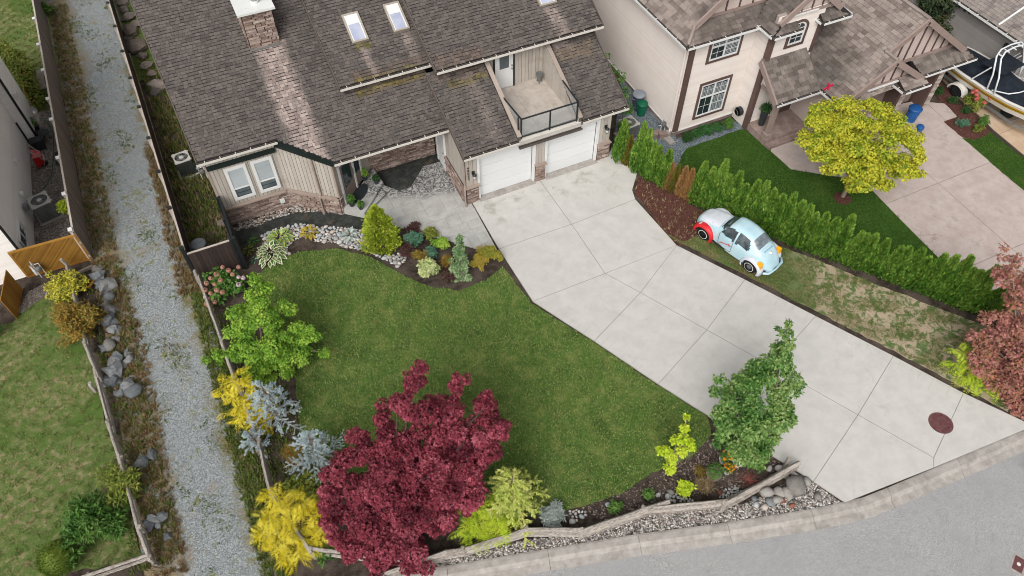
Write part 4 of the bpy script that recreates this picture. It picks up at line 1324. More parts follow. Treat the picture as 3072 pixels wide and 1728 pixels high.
slopeL(26.25, 5.3, .8, [(26.25, 22.4), (26.25, 31), (22.2, 31), (22.2, 22.4)], 22.4, tabs=False)
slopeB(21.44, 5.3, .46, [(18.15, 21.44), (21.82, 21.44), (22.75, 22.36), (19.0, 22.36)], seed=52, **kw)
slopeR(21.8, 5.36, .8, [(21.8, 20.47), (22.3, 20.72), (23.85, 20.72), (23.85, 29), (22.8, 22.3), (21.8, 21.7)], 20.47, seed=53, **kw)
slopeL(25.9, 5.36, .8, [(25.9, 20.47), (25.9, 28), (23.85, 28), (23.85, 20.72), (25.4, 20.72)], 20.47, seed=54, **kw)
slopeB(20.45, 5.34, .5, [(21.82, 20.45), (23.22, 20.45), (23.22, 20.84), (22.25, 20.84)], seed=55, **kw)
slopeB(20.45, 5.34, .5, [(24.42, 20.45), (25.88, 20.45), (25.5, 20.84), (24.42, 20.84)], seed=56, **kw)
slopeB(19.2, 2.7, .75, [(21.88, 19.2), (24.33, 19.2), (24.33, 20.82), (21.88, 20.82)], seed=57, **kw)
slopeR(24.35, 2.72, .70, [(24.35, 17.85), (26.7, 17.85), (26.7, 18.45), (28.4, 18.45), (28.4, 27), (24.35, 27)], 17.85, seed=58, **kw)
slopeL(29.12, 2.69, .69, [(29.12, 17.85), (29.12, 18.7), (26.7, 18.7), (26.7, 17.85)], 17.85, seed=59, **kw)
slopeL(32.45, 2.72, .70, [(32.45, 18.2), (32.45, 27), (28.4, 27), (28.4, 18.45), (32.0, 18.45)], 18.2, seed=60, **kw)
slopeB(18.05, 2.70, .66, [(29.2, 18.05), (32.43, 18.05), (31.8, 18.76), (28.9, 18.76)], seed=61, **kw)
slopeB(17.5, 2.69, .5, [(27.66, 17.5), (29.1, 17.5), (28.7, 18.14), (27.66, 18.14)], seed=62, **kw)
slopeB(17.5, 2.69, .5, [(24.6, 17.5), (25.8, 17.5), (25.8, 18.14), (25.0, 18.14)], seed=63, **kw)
for nm, p, q in (('r', (22.2, 22.0, 8.56), (22.2, 31, 8.56)), ('r', (23.85, 20.7, 7.02), (23.85, 28, 7.02)), ('r', (28.4, 18.43, 5.57), (28.4, 27, 5.57)), ('r', (26.7, 17.83, 4.38), (26.7, 18.6, 4.38)), ('r', (18.2, 21.5, 5.36), (18.75, 22.0, 5.83))):
    N.part('ridge_cap', M_shing2, lambda b: b.tube([p, q], .09, 6))
# walls
N.siding_h((18.7, 31), (18.7, 21.84), .28, 5.3, M_cream, M_creamback)
N.siding_h((18.7, 21.84), (22.15, 21.84), .28, 5.3, M_cream, M_creamback)
N.siding_h((22.15, 22.6), (22.15, 20.82), .0, 5.4, M_cream, M_creamback)
N.siding_h((22.15, 20.82), (24.7, 20.82), .34, 6.0, M_cream, M_creamback)
N.siding_h((24.72, 21), (24.72, 18.5), .0, 2.7, M_panelp, M_creamback, course=2.6)
N.part('foundation', M_porch, lambda b: (b.box((20.4, 21.9, .13), (3.5, .1, .26)), b.box((18.75, 26.4, .13), (.1, 9, .26))))
N.part('base_trim', M_white, lambda b: (b.beam((18.66, 21.79, .27), (22.12, 21.79, .27), .03, .05), b.beam((18.66, 21.79, .27), (18.66, 31, .27), .03, .05)))
for x, y, z0, z1, sx, sy in ((18.76, 21.80, .30, 5.25, .26, .1), (22.16, 20.84, .0, 5.3, .2, .24), (24.62, 20.79, 3.6, 5.5, .16, .1)):
    N.part('corner_board', M_brown, lambda b: b.box((x, y, (z0 + z1) / 2), (sx, sy, z1 - z0)))
N.part('downspout', M_cream, lambda b: b.tube([(18.62, 22.05, 5.2), (18.62, 22.05, .35), (18.55, 21.9, .2)], .045, 6))
N.part('splash_block', M_kerb, lambda b: (b.box((18.35, 21.6, .06), (.35, .6, .1)), b.box((18.45, 21.95, .15), (.25, .25, .2))))
# windows
def grid_window(a0, a1, h0, h1, split, M_, name='window'):
    t = .13
    w_ = N.part(name, M_brown, lambda b: (bx(b, M_, a0 - t, a0, h0 - t, h1 + t, 0, .06), bx(b, M_, a1, a1 + t, h0 - t, h1 + t, 0, .06), bx(b, M_, a0, a1, h0 - t, h0, 0, .06), bx(b, M_, a0, a1, h1, h1 + t, 0, .06)))
    am = (a0 + a1) / 2
    N.part('frame', M_white, lambda b: (bx(b, M_, a0, a0 + .07, h0, h1, .0, .055), bx(b, M_, a1 - .07, a1, h0, h1, .0, .055), bx(b, M_, a0 + .07, a1 - .07, h0, h0 + .07, 0, .055), bx(b, M_, a0 + .07, a1 - .07, h1 - .07, h1, 0, .055),
        bx(b, M_, am - .04, am + .04, h0 + .07, h1 - .07, 0, .05), bx(b, M_, a0 + .07, am - .04, split - .04, split + .04, 0, .05), bx(b, M_, am + .04, a1 - .07, split - .04, split + .04, 0, .05)), w_)
    for x0, x1 in ((a0 + .07, am - .04), (am + .04, a1 - .07)):
        for y0, y1 in ((h0 + .07, split - .04), (split + .04, h1 - .07)):
            N.part('pane', M_panedark, lambda b: bx(b, M_, x0, x1, y0, y1, .0, .03), w_)
            N.part('muntin', M_white, lambda b: (bx(b, M_, (x0 + x1) / 2 - .008, (x0 + x1) / 2 + .008, y0, y1, .03, .036), bx(b, M_, x0, x1, (y0 + y1) / 2 - .008, (y0 + y1) / 2 + .008, .031, .037)), w_)
            if y0 > split or x0 > am:
                def bl(b):
                    n = int((y1 - y0) / .07)
                    for k in range(n):
                        bx(b, M_, x0 + .01, x1 - .01, y0 + k * .07, y0 + k * .07 + .03, .029, .0305)
                N.part('blind', M_blind, bl, w_)
    return w_
M_ = wall_frame((18.7, 21.84), (22.15, 21.84))
grid_window(1.07, 2.58, 3.88, 5.02, 4.55, M_)
grid_window(1.07, 2.58, .78, 2.58, 1.85, M_)
M_ = wall_frame((22.15, 20.82), (24.7, 20.82))
def arch(r0, r1, a, h0, hc, d0, d1, b):
    n = 12
    o = [(a - r0, h0)] + [(a - r0 * math.cos(math.pi * i / n), hc + r0 * .85 * math.sin(math.pi * i / n)) for i in range(n + 1)] + [(a + r0, h0)]
    i_ = [(a - r1, h0 + (r0 - r1))] + [(a - r1 * math.cos(math.pi * i / n), hc + r1 * .85 * math.sin(math.pi * i / n)) for i in range(n + 1)] + [(a + r1, h0 + (r0 - r1))]
    for k in range(len(o)):
        k2 = (k + 1) % len(o)
        P = [o[k], o[k2], i_[k2], i_[k]]
        b.hexa([tuple(M_ @ Vector((p[0], p[1], d0))) for p in P] + [tuple(M_ @ Vector((p[0], p[1], d1))) for p in P])
aw = N.part('window', M_brown, lambda b: arch(.52, .39, 1.3, 4.22, 5.1, 0, .07, b))
N.part('frame', M_white, lambda b: arch(.388, .31, 1.3, 4.352, 5.1, 0, .06, b), aw)
N.part('pane', M_panedark, lambda b: b.slab3([tuple(M_ @ Vector(p)) for p in [(.98, 4.42, .034), (1.62, 4.42, .034)] + [(1.3 + .31 * math.cos(math.pi * i / 10), 5.1 + .264 * math.sin(math.pi * i / 10), .034) for i in range(11)]], (0, -1, 0), .02), aw)
N.part('muntin', M_white, lambda b: [bx(b, M_, .99, 1.61, h, h + .03, .035, .045) for h in (4.65, 4.88, 5.1)] + [bx(b, M_, 1.285, 1.315, 4.43, 5.35, .0455, .05)], aw)
# gables
def gable(y, base, pts, bat, k=1):
    g_ = N.part('gable', M_panelp, lambda b: b.slab3([(x, y, z) for x, z in pts], (0, -1, 0), .1))
    ap = max(pts, key=lambda p: p[1]); x0 = min(p[0] for p in pts); x1 = max(p[0] for p in pts)
    for x in bat:
        zt = base + (ap[1] - base) * ((x - x0) / (ap[0] - x0) if x < ap[0] else (x1 - x) / (x1 - ap[0]))
        N.part('batten', M_brown, lambda b: b.box((x, y - .02, (base + zt) / 2), (.07, .04, zt - base)), g_)
    N.part('base_board', M_taupe, lambda b: b.box(((x0 + x1) / 2, y - .03, base), (x1 - x0, .06, .16)), g_)
    return g_
gable(22.38, 5.75, [(18.95, 5.72), (25.4, 5.72), (22.2, 8.35)], (19.85, 20.55, 21.25, 21.95, 22.65, 23.3))
gable(20.84, 5.86, [(22.3, 5.75), (25.4, 5.75), (23.85, 6.95)], (22.75, 23.3, 23.85, 24.4))
gable(18.78, 3.22, [(27.35, 3.16), (31.75, 3.16), (28.4, 5.4)], (27.9, 28.4, 28.95, 29.5, 30.05, 30.6, 31.1))
gable(18.14, 2.95, [(24.9, 2.86), (28.75, 2.86), (26.7, 4.2)], (25.7, 26.2, 26.7, 27.2, 27.8))
for p, q in (((18.72, 21.97, 5.70), (22.2, 21.97, 8.48)), ((22.22, 20.7, 5.62), (23.85, 20.7, 6.92)), ((23.85, 20.7, 6.92), (25.5, 20.7, 5.6)), ((26.72, 18.42, 4.30), (28.4, 18.42, 5.47)), ((28.4, 18.42, 5.47), (32.0, 18.42, 2.95)), ((24.6, 17.82, 2.83), (26.7, 17.82, 4.3)), ((26.7, 17.82, 4.3), (29.0, 17.82, 2.72)), ((21.86, 19.2, 2.64), (21.86, 20.82, 3.85))):
    N.part('rake_board', M_taupe, lambda b: b.beam(p, q, .09, .26))
N.part('gable_trim', M_white, lambda b: b.box((26.85, 18.04, 2.9), (1.9, .08, .05)))
N.part('gable_trim', M_white, lambda b: b.box((23.5, 20.76, 5.86), (1.4, .08, .05)))
for p, q in (((18.15, 30.5, 5.24), (18.15, 21.43, 5.24)), ((18.13, 21.43, 5.24), (21.84, 21.43, 5.24)), ((21.8, 21.7, 5.29), (21.8, 20.46, 5.29)), ((21.78, 20.44, 5.28), (23.25, 20.44, 5.28)), ((24.4, 21.0, 5.28), (24.4, 20.44, 5.28)), ((24.4, 20.44, 5.28), (25.93, 20.44, 5.28)), ((21.85, 19.18, 2.64), (24.36, 19.18, 2.64)),
             ((24.36, 19.2, 2.64), (24.36, 17.6, 2.64)), ((29.18, 18.03, 2.64), (32.48, 18.03, 2.64)), ((27.64, 18.12, 2.63), (27.64, 17.48, 2.63)), ((27.64, 17.48, 2.63), (29.13, 17.48, 2.63)), ((25.8, 17.48, 2.63), (25.8, 18.12, 2.63)), ((24.55, 17.48, 2.63), (25.8, 17.48, 2.63))):
    N.gutter(p, q, M_white, w=.1, tick=.8)
N.gutter((25.92, 20.46, 5.28), (25.92, 27, 5.28), M_white, w=.1, tick=.8)
# porch
N.part('landing', M_porch, lambda b: b.prism([(22.2, 20.8), (22.2, 19.38), (24.72, 19.38), (24.72, 20.8)][::1], 0, .34) if False else b.box((23.45, 20.1, .17), (2.52, 1.44, .34)))
N.part('step', M_porch, lambda b: b.box((23.45, 19.22, .085), (2.52, .32, .17)))
N.part('porch_post', M_taupe, lambda b: (b.box((22.4, 19.6, 1.55), (.2, .2, 2.4)), b.box((22.4, 19.6, .46), (.36, .36, .24))))
N.part('porch_beam', M_taupe, lambda b: (b.box((23.4, 19.55, 2.62), (2.3, .16, .2)), b.box((22.25, 20.1, 2.62), (.16, 1.1, .2))))
N.part('porch_gable', M_cream, lambda b: b.slab3([(22.2, 20.8, 2.6), (22.2, 19.6, 2.6), (22.2, 20.8, 3.6)], (-1, 0, 0), .06))
pd = N.part('front_door', M_brown, lambda b: b.box((24.15, 20.79, 1.4), (.95, .06, 2.1)))
N.part('pane', M_panedark, lambda b: b.box((24.15, 20.75, 1.7), (.5, .03, 1.2)), pd)
# garage front
N.part('wall', M_panelp, lambda b: b.box((27.8, 19.3, 1.35), (6.1, .2, 2.7)))
for x0, x1 in ((25.3, 28.75), (29.35, 30.75)):
    gd = N.part('garage_door', M_gdoor, lambda b: b.box(((x0 + x1) / 2, 19.12, 1.12), (x1 - x0, .08, 2.2)))
    for k in range(4):
        N.part('panel', M_gdoor, lambda b: b.box(((x0 + x1) / 2, 19.065, .3 + k * .54), (x1 - x0 - .04, .03, .53)), gd)
N.part('garage_soffit', M_taupe, lambda b: (b.box((27.0, 18.7, 2.58), (3.6, 1.0, .1)), b.box((30.1, 18.75, 2.56), (2.6, .9, .1))))
N.part('pillar_jamb', M_brown, lambda b: b.box((30.86, 18.72, 1.28), (.1, .75, 2.56)))
N.stone((30.9, 18.33), (31.25, 18.33), 0, 2.55, M_stoneN, M_mortar, seed=71, depth=.8, proud=.03)
N.stone((28.8, 18.33), (29.12, 18.33), 0, 2.55, M_stoneN, M_mortar, seed=72, depth=.7, proud=.03)
N.stone((31.25, 18.33), (31.25, 26), 0, 2.6, M_stoneN, M_mortar, seed=73, depth=.2, proud=.03, wid=(.5, 1.2), rowh=(.15, .25))
N.stone((25.2, 18.2), (28.8, 18.2), 2.3, 2.84, M_stoneN, M_mortar, seed=74, depth=.12, proud=.03)
N.part('pillar_jamb', M_brown, lambda b: b.box((28.74, 18.7, 1.28), (.1, .7, 2.56)))
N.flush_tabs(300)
N.flush_stones(300)

# ------------------------------------------------------------------ grey house, upper right corner
M_greyside = mat('siding_grey', ['#8f8a86', '#9b9692', '#a6a19d'], (.6, .4), 1.2, rough=.7)
M_shing3 = shingle_mat('shingle_grey', ['#7a726e', '#8f8682', '#a0968f', '#8a817c'])
gh = thing('house', 'grey sided house behind the boat with white gutters', 'house', (39, 20, 0))
G_ = House(gh)
k_ = .5; L_ = math.sqrt(1 + k_ * k_)
G_.roof((35.13, 17.1, 2.82), (0, -1, 0), (1 / L_, 0, k_ / L_), [(-14, 0), (0, 0), (0, 5 * L_), (-14, 5 * L_)], M_shing3, M_deck, seed=81, exposure=.19, stagger=0, hcap=.014)
G_.siding_h((35.5, 31), (35.5, 17.4), 0, 2.85, M_greyside, M_creamback, course=.13)
G_.siding_h((35.5, 17.4), (44, 17.4), 0, lambda a: min(2.85 + .5 * a, 99) if a < 5 else 5.3, M_greyside, M_creamback, course=.13)
G_.gutter((35.13, 31, 2.76), (35.13, 17.08, 2.76), M_white, w=.12)
G_.part('valley_flashing', M_white, lambda b: b.beam((35.15, 19.33, 2.90), (40.0, 19.33, 5.32), .09, .04))
G_.part('corner_board', M_white, lambda b: b.box((35.46, 17.42, 1.4), (.14, .14, 2.8)))
G_.part('downspout', M_white, lambda b: b.tube([(35.3, 17.2, 2.7), (35.4, 17.3, 2.4), (35.4, 17.3, .2)], .05, 6))
G_.part('wall_lamp', M_black, lambda b: b.box((35.4, 18.6, 2.1), (.14, .14, .25)))
G_.flush_tabs(300)

# ------------------------------------------------------------------ white house at the left edge
M_whiteside = mat('siding_white', ['#d3cdc8', '#dad5d0', '#e0dcd8'], (.5, .5), 1.0, k=1.05, rough=.65)
lh = thing('house', 'off white sided house wall at the left edge with black downspouts', 'house', (-11.5, 30, 0))
W_ = House(lh)
W_.siding_h((-9.42, 25.75), (-9.12, 34.3), 0.0, 5.2, M_whiteside, M_creamback, course=.12)
W_.siding_h((-9.12, 34.3), (-8.72, 34.3), 0.3, 5.2, M_whiteside, M_creamback, course=.12)
W_.siding_h((-8.72, 34.3), (-8.7, 36.6), 0.3, 5.2, M_whiteside, M_creamback, course=.12)
W_.siding_h((-14, 25.75), (-9.42, 25.75), 0.0, 5.2, M_whiteside, M_creamback, course=.12)
W_.part('roof', M_deck, lambda b: b.slab3([(-14, 25.3, 5.3), (-9.0, 25.3, 5.3), (-8.3, 36.9, 5.3), (-14, 36.9, 5.3)], (0, 0, 1), .12))
W_.part('downspout', M_black, lambda b: b.tube([(-8.63, 34.2, 5.1), (-8.63, 34.2, .25)], .055, 6))
W_.part('downspout', M_black, lambda b: b.tube([(-9.06, 34.2, 1.3), (-9.06, 34.2, .05)], .04, 6))
W_.part('downspout', M_black, lambda b: b.tube([(-9.36, 25.68, 5.1), (-9.36, 25.68, .65)], .055, 6))
W_.part('drain_pipe', M_white, lambda b: b.tube([(-9.36, 25.66, .66), (-9.34, 25.62, .05)], .075, 8))
W_.part('vent', M_white, lambda b: (b.box((-8.62, 35.0, 2.2), (.16, .22, .2))))
for y, z in ((31.2, 1.5), (29.3, 1.25)):
    W_.part('vent', M_white, lambda b: b.box((-9.13, y, z), (.14, .14, .12)))
W_.part('outlet_box', M_steel, lambda b: (b.box((-9.15, 28.75, .95), (.16, .22, .26))))
ww = W_.part('window', M_white, lambda b: (b.box((-9.33, 26.95, .72), (.06, 1.3, .06)), b.box((-9.33, 26.95, 1.35), (.06, 1.3, .06)), b.box((-9.32, 26.33, 1.03), (.06, .06, .6)), b.box((-9.32, 27.57, 1.03), (.06, .06, .6)), b.box((-9.325, 26.95, 1.03), (.05, .05, .57))))
W_.part('pane', M_panedark, lambda b: b.box((-9.36, 26.95, 1.03), (.04, 1.2, .6)), ww)

# ------------------------------------------------------------------ fences
M_wood_d = mat('fence_brown', ['#2f2522', '#3d312d', '#4a3d38'], (.8, .3), 4, rough=.9, bump=(30, .4, .006), stretch=(6, 6, .6))
M_wood_g = mat('fence_weathered', ['#6d615a', '#83766d', '#988a80', '#776a62'], (.8, .4), 5, rough=.95, bump=(30, .5, .008), stretch=(6, 6, .6))
M_wood_p = mat('wood_pale', ['#a3968a', '#bdb1a6', '#d0c6bc'], (.5, .6), 4, rough=.9, bump=(30, .4, .006))
M_rail = mat('split_rail', ['#6d645c', '#938980', '#b3aaa1', '#cbc3ba'], (.5, .7), 7, rough=.95, bump=(18, 1.0, .03), stretch=(1.2, 4, 4))
def board_fence(name, label, cat, P0, P1, h, mb_, mr, side, posts, board=.145, z=0.0, postcap=None, top=True, gap=.008):
    t = thing(name, label, cat, ((P0[0] + P1[0]) / 2, (P0[1] + P1[1]) / 2, 0))
    L = math.dist(P0, P1); M_ = wall_frame(P0, P1); r = random.Random(int(L * 100))
    me = piece_mesh('fb' + mb_.name, mb_, unit_plain)
    n = int(L / board)
    for i in range(n):
        hh = h - .05 + r.uniform(-.015, .015)
        piece('board', t, me, M_ @ Matrix.Translation(((i + .5) * L / n, .05 + hh / 2, side * .03 + r.uniform(-.004, .004))) @ Matrix.Rotation(r.uniform(-.008, .008), 4, 'Z'), (L / n - gap, hh, .02))
    bm_ = piece_mesh('fr' + mr.name, mr, unit_plain)
    piece('rail', t, bm_, M_ @ Matrix.Translation((L / 2, .3, -side * .015)), (L, .09, .04))
    piece('rail', t, bm_, M_ @ Matrix.Translation((L / 2, h * .62, -side * .015)), (L, .09, .04))
    if top:
        piece('top_rail', t, bm_, M_ @ Matrix.Translation((L / 2, h + .02, 0)), (L, .035, .075))
    for a in posts:
        piece('post', t, bm_, M_ @ Matrix.Translation((a, (h + .06) / 2, -side * .085)), (.1, h + .06, .1))
        if postcap:
            piece('post_cap', t, piece_mesh('cap' + postcap.name, postcap, unit_box), M_ @ Matrix.Translation((a, h + .09, -side * .07)) @ Matrix.Rotation(R(-90), 4, 'X'), (.17, .17, .05))
    return t
board_fence('fence', 'weathered grey board fence along the left side of the gravel lane', 'fence', (-7.22, 25.45), (-7.55, 50.0), 1.8, M_wood_g, M_wood_p, 1, (.1, 2.3, 4.7, 7.5, 9.1, 11.5, 13.8, 16.3, 18.6, 21, 23.4), postcap=M_white)
board_fence('fence', 'dark brown board fence between gravel lane and shingled house', 'fence', (-3.46, 22.9), (-4.02, 48.0), 1.5, M_wood_d, M_wood_p, 1, (.1, 2.5, 4.9, 7.3, 9.7, 12.1, 14.5, 16.9, 19.3, 21.7, 24.1), postcap=M_black)
gt = board_fence('gate', 'dark brown board gate closing the side yard beside the house', 'gate', (-3.38, 22.55), (-1.62, 22.55), 1.6, M_wood_d, M_wood_p, 1, ())
board_fence('fence', 'short black fence panel running from the gate to the house corner', 'fence', (-1.6, 22.3), (-1.6, 25.0), 1.75, M_black, M_black, 1, (.1, 1.3, 2.6), postcap=None)
b = MB(); b.box((-3.47, 22.6, .98), (.13, .13, 1.96)); b.box((-3.47, 22.6, 1.97), (.17, .17, .04)); tag(b.build('gate_post', M_black), 'tall black post left of the dark brown gate', 'post')
b = MB(); b.box((-1.55, 22.36, .95), (.13, .13, 1.9)); tag(b.build('gate_post', M_black), 'tall black post right of the dark brown gate', 'post')

def rough_rail(p0, p1, w_, seed, t):
    r = random.Random(seed); b = MB(); n = 7
    P = [Vector(p0).lerp(Vector(p1), i / n) + Vector((r.uniform(-.008, .008), r.uniform(-.008, .008), r.uniform(-.008, .008))) for i in range(n + 1)]
    rs_ = [w_ * r.uniform(.5, .62) for _ in P]; b.tube(P, rs_, 4)
    b.tube([p + Vector((0, 0, w_ * .32)) for p in P[1:-1]], [w_ * .22] * (n - 1), 4)
    return b.build('rail', M_rail, t)
def split_rail(label, segs, heights, w_=.13, posts=()):
    xs = [p[0] for s_ in segs for p in s_]; ys = [p[1] for s_ in segs for p in s_]
    t = thing('rail_fence', label, 'fence', (sum(xs) / len(xs), sum(ys) / len(ys), 0)); k = 0
    for s_ in segs:
        for p, q in zip(s_[:-1], s_[1:]):
            for h in heights:
                k += 1
                rough_rail((p[0], p[1], h + .02 * math.sin(k * 2.1)), (q[0], q[1], h + .02 * math.sin(k * 3.3)), w_, k, t)
    for p in posts:
        k += 1; r = random.Random(k); b = MB()
        b.tube([(p[0], p[1], -.05), (p[0] + r.uniform(-.03, .03), p[1], .45), (p[0] + r.uniform(-.06, .06), p[1] + .03, p[2])], [.075, .07, .065], 6)
        b.build('post', M_rail, t)
    return t
RF = [[[-1.16,8.16],[1.53,7.9]],[[1.39,7.93],[2.01,7.75]],[[2.01,7.75],[4.06,7.49]],[[3.98,7.51],[5.6,6.73]],[[5.55,6.71],[8.6,6.37]],[[7.66,6.51],[10.28,5.58]],[[10.15,5.53],[13.24,5.66]]]
split_rail('grey split rail fence zigzagging along the street kerb', RF, (.14, .36, .58), .16, [(*RF[1][1], .7), (*RF[3][0], .68), (*RF[4][0], .7), (*RF[5][0], .7), (*RF[6][0], .72), ([12.9,5.85][0], [12.9,5.85][1], .8)])
split_rail('grey split rail fence along the lane beside the main lawn', [[(-3.34, 22.2), (-3.13, 18.41)], [(-3.14, 18.6), (-3.07, 16.6)], [(-3.0, 16.7), (-2.87, 13.9)], [(-2.88, 14.1), (-2.96, 11.9)], [(-2.93, 12.1), (-2.3, 9.6)], [(-2.35, 9.8), (.3, 8.1)]], (.32, .7), .13, [(-3.4, 22.15, 1.0), (-3.15, 18.5, .9), (-3.08, 16.65, .85), (-2.85, 14.0, .85), (-2.96, 12.0, .8), (-2.3, 9.7, .8)])
split_rail('grey split rail fence edging the dry lawn left of the lane', [[(-8.05, 25.2), (-7.75, 20.6)], [(-7.8, 20.9), (-7.5, 19.0)], [(-7.6, 19.5), (-7.38, 16.7)], [(-7.46, 17.1), (-7.2, 15.2)], [(-7.25, 15.6), (-7.02, 12.5)], [(-7.05, 12.9), (-6.85, 11.5)], [(-6.9, 11.75), (-8.9, 11.9)]], (.3, .58), .12, [(-8.05, 25.1, .9), (-7.75, 20.7, .75), (-7.85, 18.9, .6), (-7.42, 17.0, .7), (-7.2, 15.4, .7), (-7.0, 12.7, .7), (-6.85, 11.6, .7), (-8.6, 11.9, .6)])
b = MB(); b.beam((-7.25, 24.95, .2), (-7.9, 24.2, .75), .1, .1); tag(b.build('timber', M_rail), 'weathered grey timber prop leaning by the lattice panel', 'timber')
b = MB(); b.beam((-6.8, 24.9, .06), (-7.5, 23.9, .14), .1, .07); tag(b.build('timber', mat('wood_gold', ['#936428', '#a67430', '#b8883e'], (.8, .3), 3, rough=.7)), 'orange brown timber lying on the rocks beside the lane', 'timber')
M_gold = MATS['wood_gold']
# lattice panel
lt = thing('lattice_panel', 'golden brown lattice screen across the left side yard', 'lattice', (-8.45, 25.58, 0))
me = piece_mesh('slat_gold', mat('wood_gold_slat', ['#80581e', '#966c28', '#a87c34'], (.9, .2), 3, rough=.75), unit_plain)
M_ = wall_frame((-9.72, 25.62), (-7.22, 25.52)); LW, LH = 2.5, 1.45
def lat(sg):
    k = -LH
    while k < LW:
        a0, a1 = max(0, k), min(LW, k + LH)
        if a1 - a0 > .05:
            h0, h1 = (a0 - k, a1 - k) if sg > 0 else (LH - (a0 - k), LH - (a1 - k))
            mid = M_ @ Vector(((a0 + a1) / 2, .1 + (h0 + h1) / 2, .01 * sg)); l = math.hypot(a1 - a0, h1 - h0)
            piece('slat', lt, me, M_ @ Matrix.Translation(((a0 + a1) / 2, .1 + (h0 + h1) / 2, .012 * sg)) @ Matrix.Rotation(math.atan2(h1 - h0, a1 - a0), 4, 'Z'), (l, .045, .012))
        k += .085
lat(1); lat(-1)
for a0, a1, h0, h1 in ((0, LW, .04, .12), (0, LW, LH + .06, LH + .14), (0, .08, .12, LH + .06), (LW - .08, LW, .12, LH + .06)):
    b = MB(); bx(b, M_, a0, a1, h0, h1, -.03, .03); b.build('frame', M_gold, lt)
b = MB(); bx(b, M_, .05, LW - .05, .12, LH + .06, -.045, -.035); b.build('backing', mat('lattice_back', ['#6f4a1d', '#7d5522'], (.3, .6), 2), lt)
# golden board screens at the white house
def screen(label, P0, P1, h, z=0):
    t = thing('wood_screen', label, 'screen', ((P0[0] + P1[0]) / 2, (P0[1] + P1[1]) / 2, z)); M2 = wall_frame(P0, P1, z); L = math.dist(P0, P1); n = max(2, int(L / .12))
    me2 = piece_mesh('plank_gold', M_gold, unit_plain)
    for i in range(n):
        piece('board', t, me2, M2 @ Matrix.Translation(((i + .5) * L / n, h / 2, 0)), (L / n - .008, h, .03))
screen('golden board screen standing at the lower end of the white house', [-10.24,23.59], [-9.96,25.1], 1.25)
screen('golden board screen at the far end of the white house', (-8.62, 36.7), (-8.75, 39.6), 1.2)

# ------------------------------------------------------------------ small things round the houses
M_acw = mat('ac_case', ['#b9b6b0', '#c9c6c0'], (.4, .6), 3, rough=.5)
M_acg = mat('ac_grille', ['#6d6f6d', '#8a8c89'], (.5, .5), 3, rough=.5, metal=.3)
M_acd = mat('ac_dark', ['#2d302f', '#3f4341'], (.5, .5), 3, rough=.5)
def ac_unit(label, x, y, rz, s_, h, side, topm):
    t = thing('air_conditioner', label, 'air conditioner', (x, y, 0), rz, 'air conditioners beside the houses')
    b = MB(); b.box((0, 0, .03), (s_ + .2, s_ + .2, .06)); b.build('pad', M_kerb, t, local=True)
    b = MB(); b.box((0, 0, h / 2 + .06), (s_ * .96, s_ * .96, h - .04)); b.build('body', side, t, local=True)
    b = MB()
    for k in range(int(h / .07) - 1):
        z = .12 + k * .07
        for sx, sy, lx, ly in ((0, -1, s_, .02), (0, 1, s_, .02), (1, 0, .02, s_), (-1, 0, .02, s_)):
            b.box((sx * s_ * .49, sy * s_ * .49, z), (lx, ly, .03))
    b.build('louvres', side, t, local=True)
    b = MB(); b.lathe([(s_ * .43, h + .08), (s_ * .43, h + .12), (s_ * .50, h + .12), (s_ * .50, h + .08)], (0, 0, 0), 24, caps=False)
    for k in range(4):
        a = R(45 + 90 * k); b.box((math.cos(a) * s_ * .56, math.sin(a) * s_ * .56, h + .09), (s_ * .26, s_ * .2, .055), a)
    for q in (-1, 1):
        b.box((0, q * s_ * .47, h + .088), (s_ * .9, s_ * .08, .05)); b.box((q * s_ * .47, 0, h + .086), (s_ * .08, s_ * .78, .05))
    b.build('top_frame', topm, t, local=True)
    b = MB(); b.lathe([(.02, h + .03), (s_ * .43, h + .03)], (0, 0, 0), 20); b.build('fan_well', M_acd, t, local=True)
    f_ = MB(); f_.lathe([(.11, h + .05), (.11, h + .11), (.02, h + .13)], (0, 0, 0), 12); fo = f_.build('fan_hub', topm, t, local=True)
    for k in range(4):
        b = MB(); a = R(20 + 90 * k); b.box((math.cos(a) * s_ * .24, math.sin(a) * s_ * .24, h + .06), (s_ * .34, s_ * .2, .02), a); b.build('fan_blade', M_acg, fo, local=True)
    b = MB()
    for k in range(16):
        a = R(22.5 * k); b.beam((math.cos(a) * .1, math.sin(a) * .1, h + .115), (math.cos(a) * s_ * .43, math.sin(a) * s_ * .43, h + .115), .008, .008)
    b.build('guard', M_acg, t, local=True)
    return t
ac_unit('pale square air conditioner in the pebble yard of the white house', -8.62, 28.95, .25, .78, .85, M_acg, M_acw)
ac_unit('dark air conditioner with beige top beside the left house corner', [-2.57,28.8][0] - .1, [-2.57,28.8][1] + .35, .1, .68, .8, M_acd, M_acw)
ac_unit('air conditioner half hidden between the two houses', 16.75, 22.75, .1, .72, .75, M_acg, M_acw)
M_blackp = mat('black_plastic', ['#2a2d30', '#3b3f42'], (.4, .6), 4, rough=.5)
M_bluep = mat('blue_grey_plastic', ['#3f4c5c', '#4f5d6e'], (.4, .6), 4, rough=.5)
M_greenp = mat('green_plastic', ['#0f5a3c', '#187050'], (.4, .6), 4, rough=.45)
M_royal = mat('blue_plastic', ['#1c4f8c', '#2a66a8'], (.4, .6), 4, rough=.45)
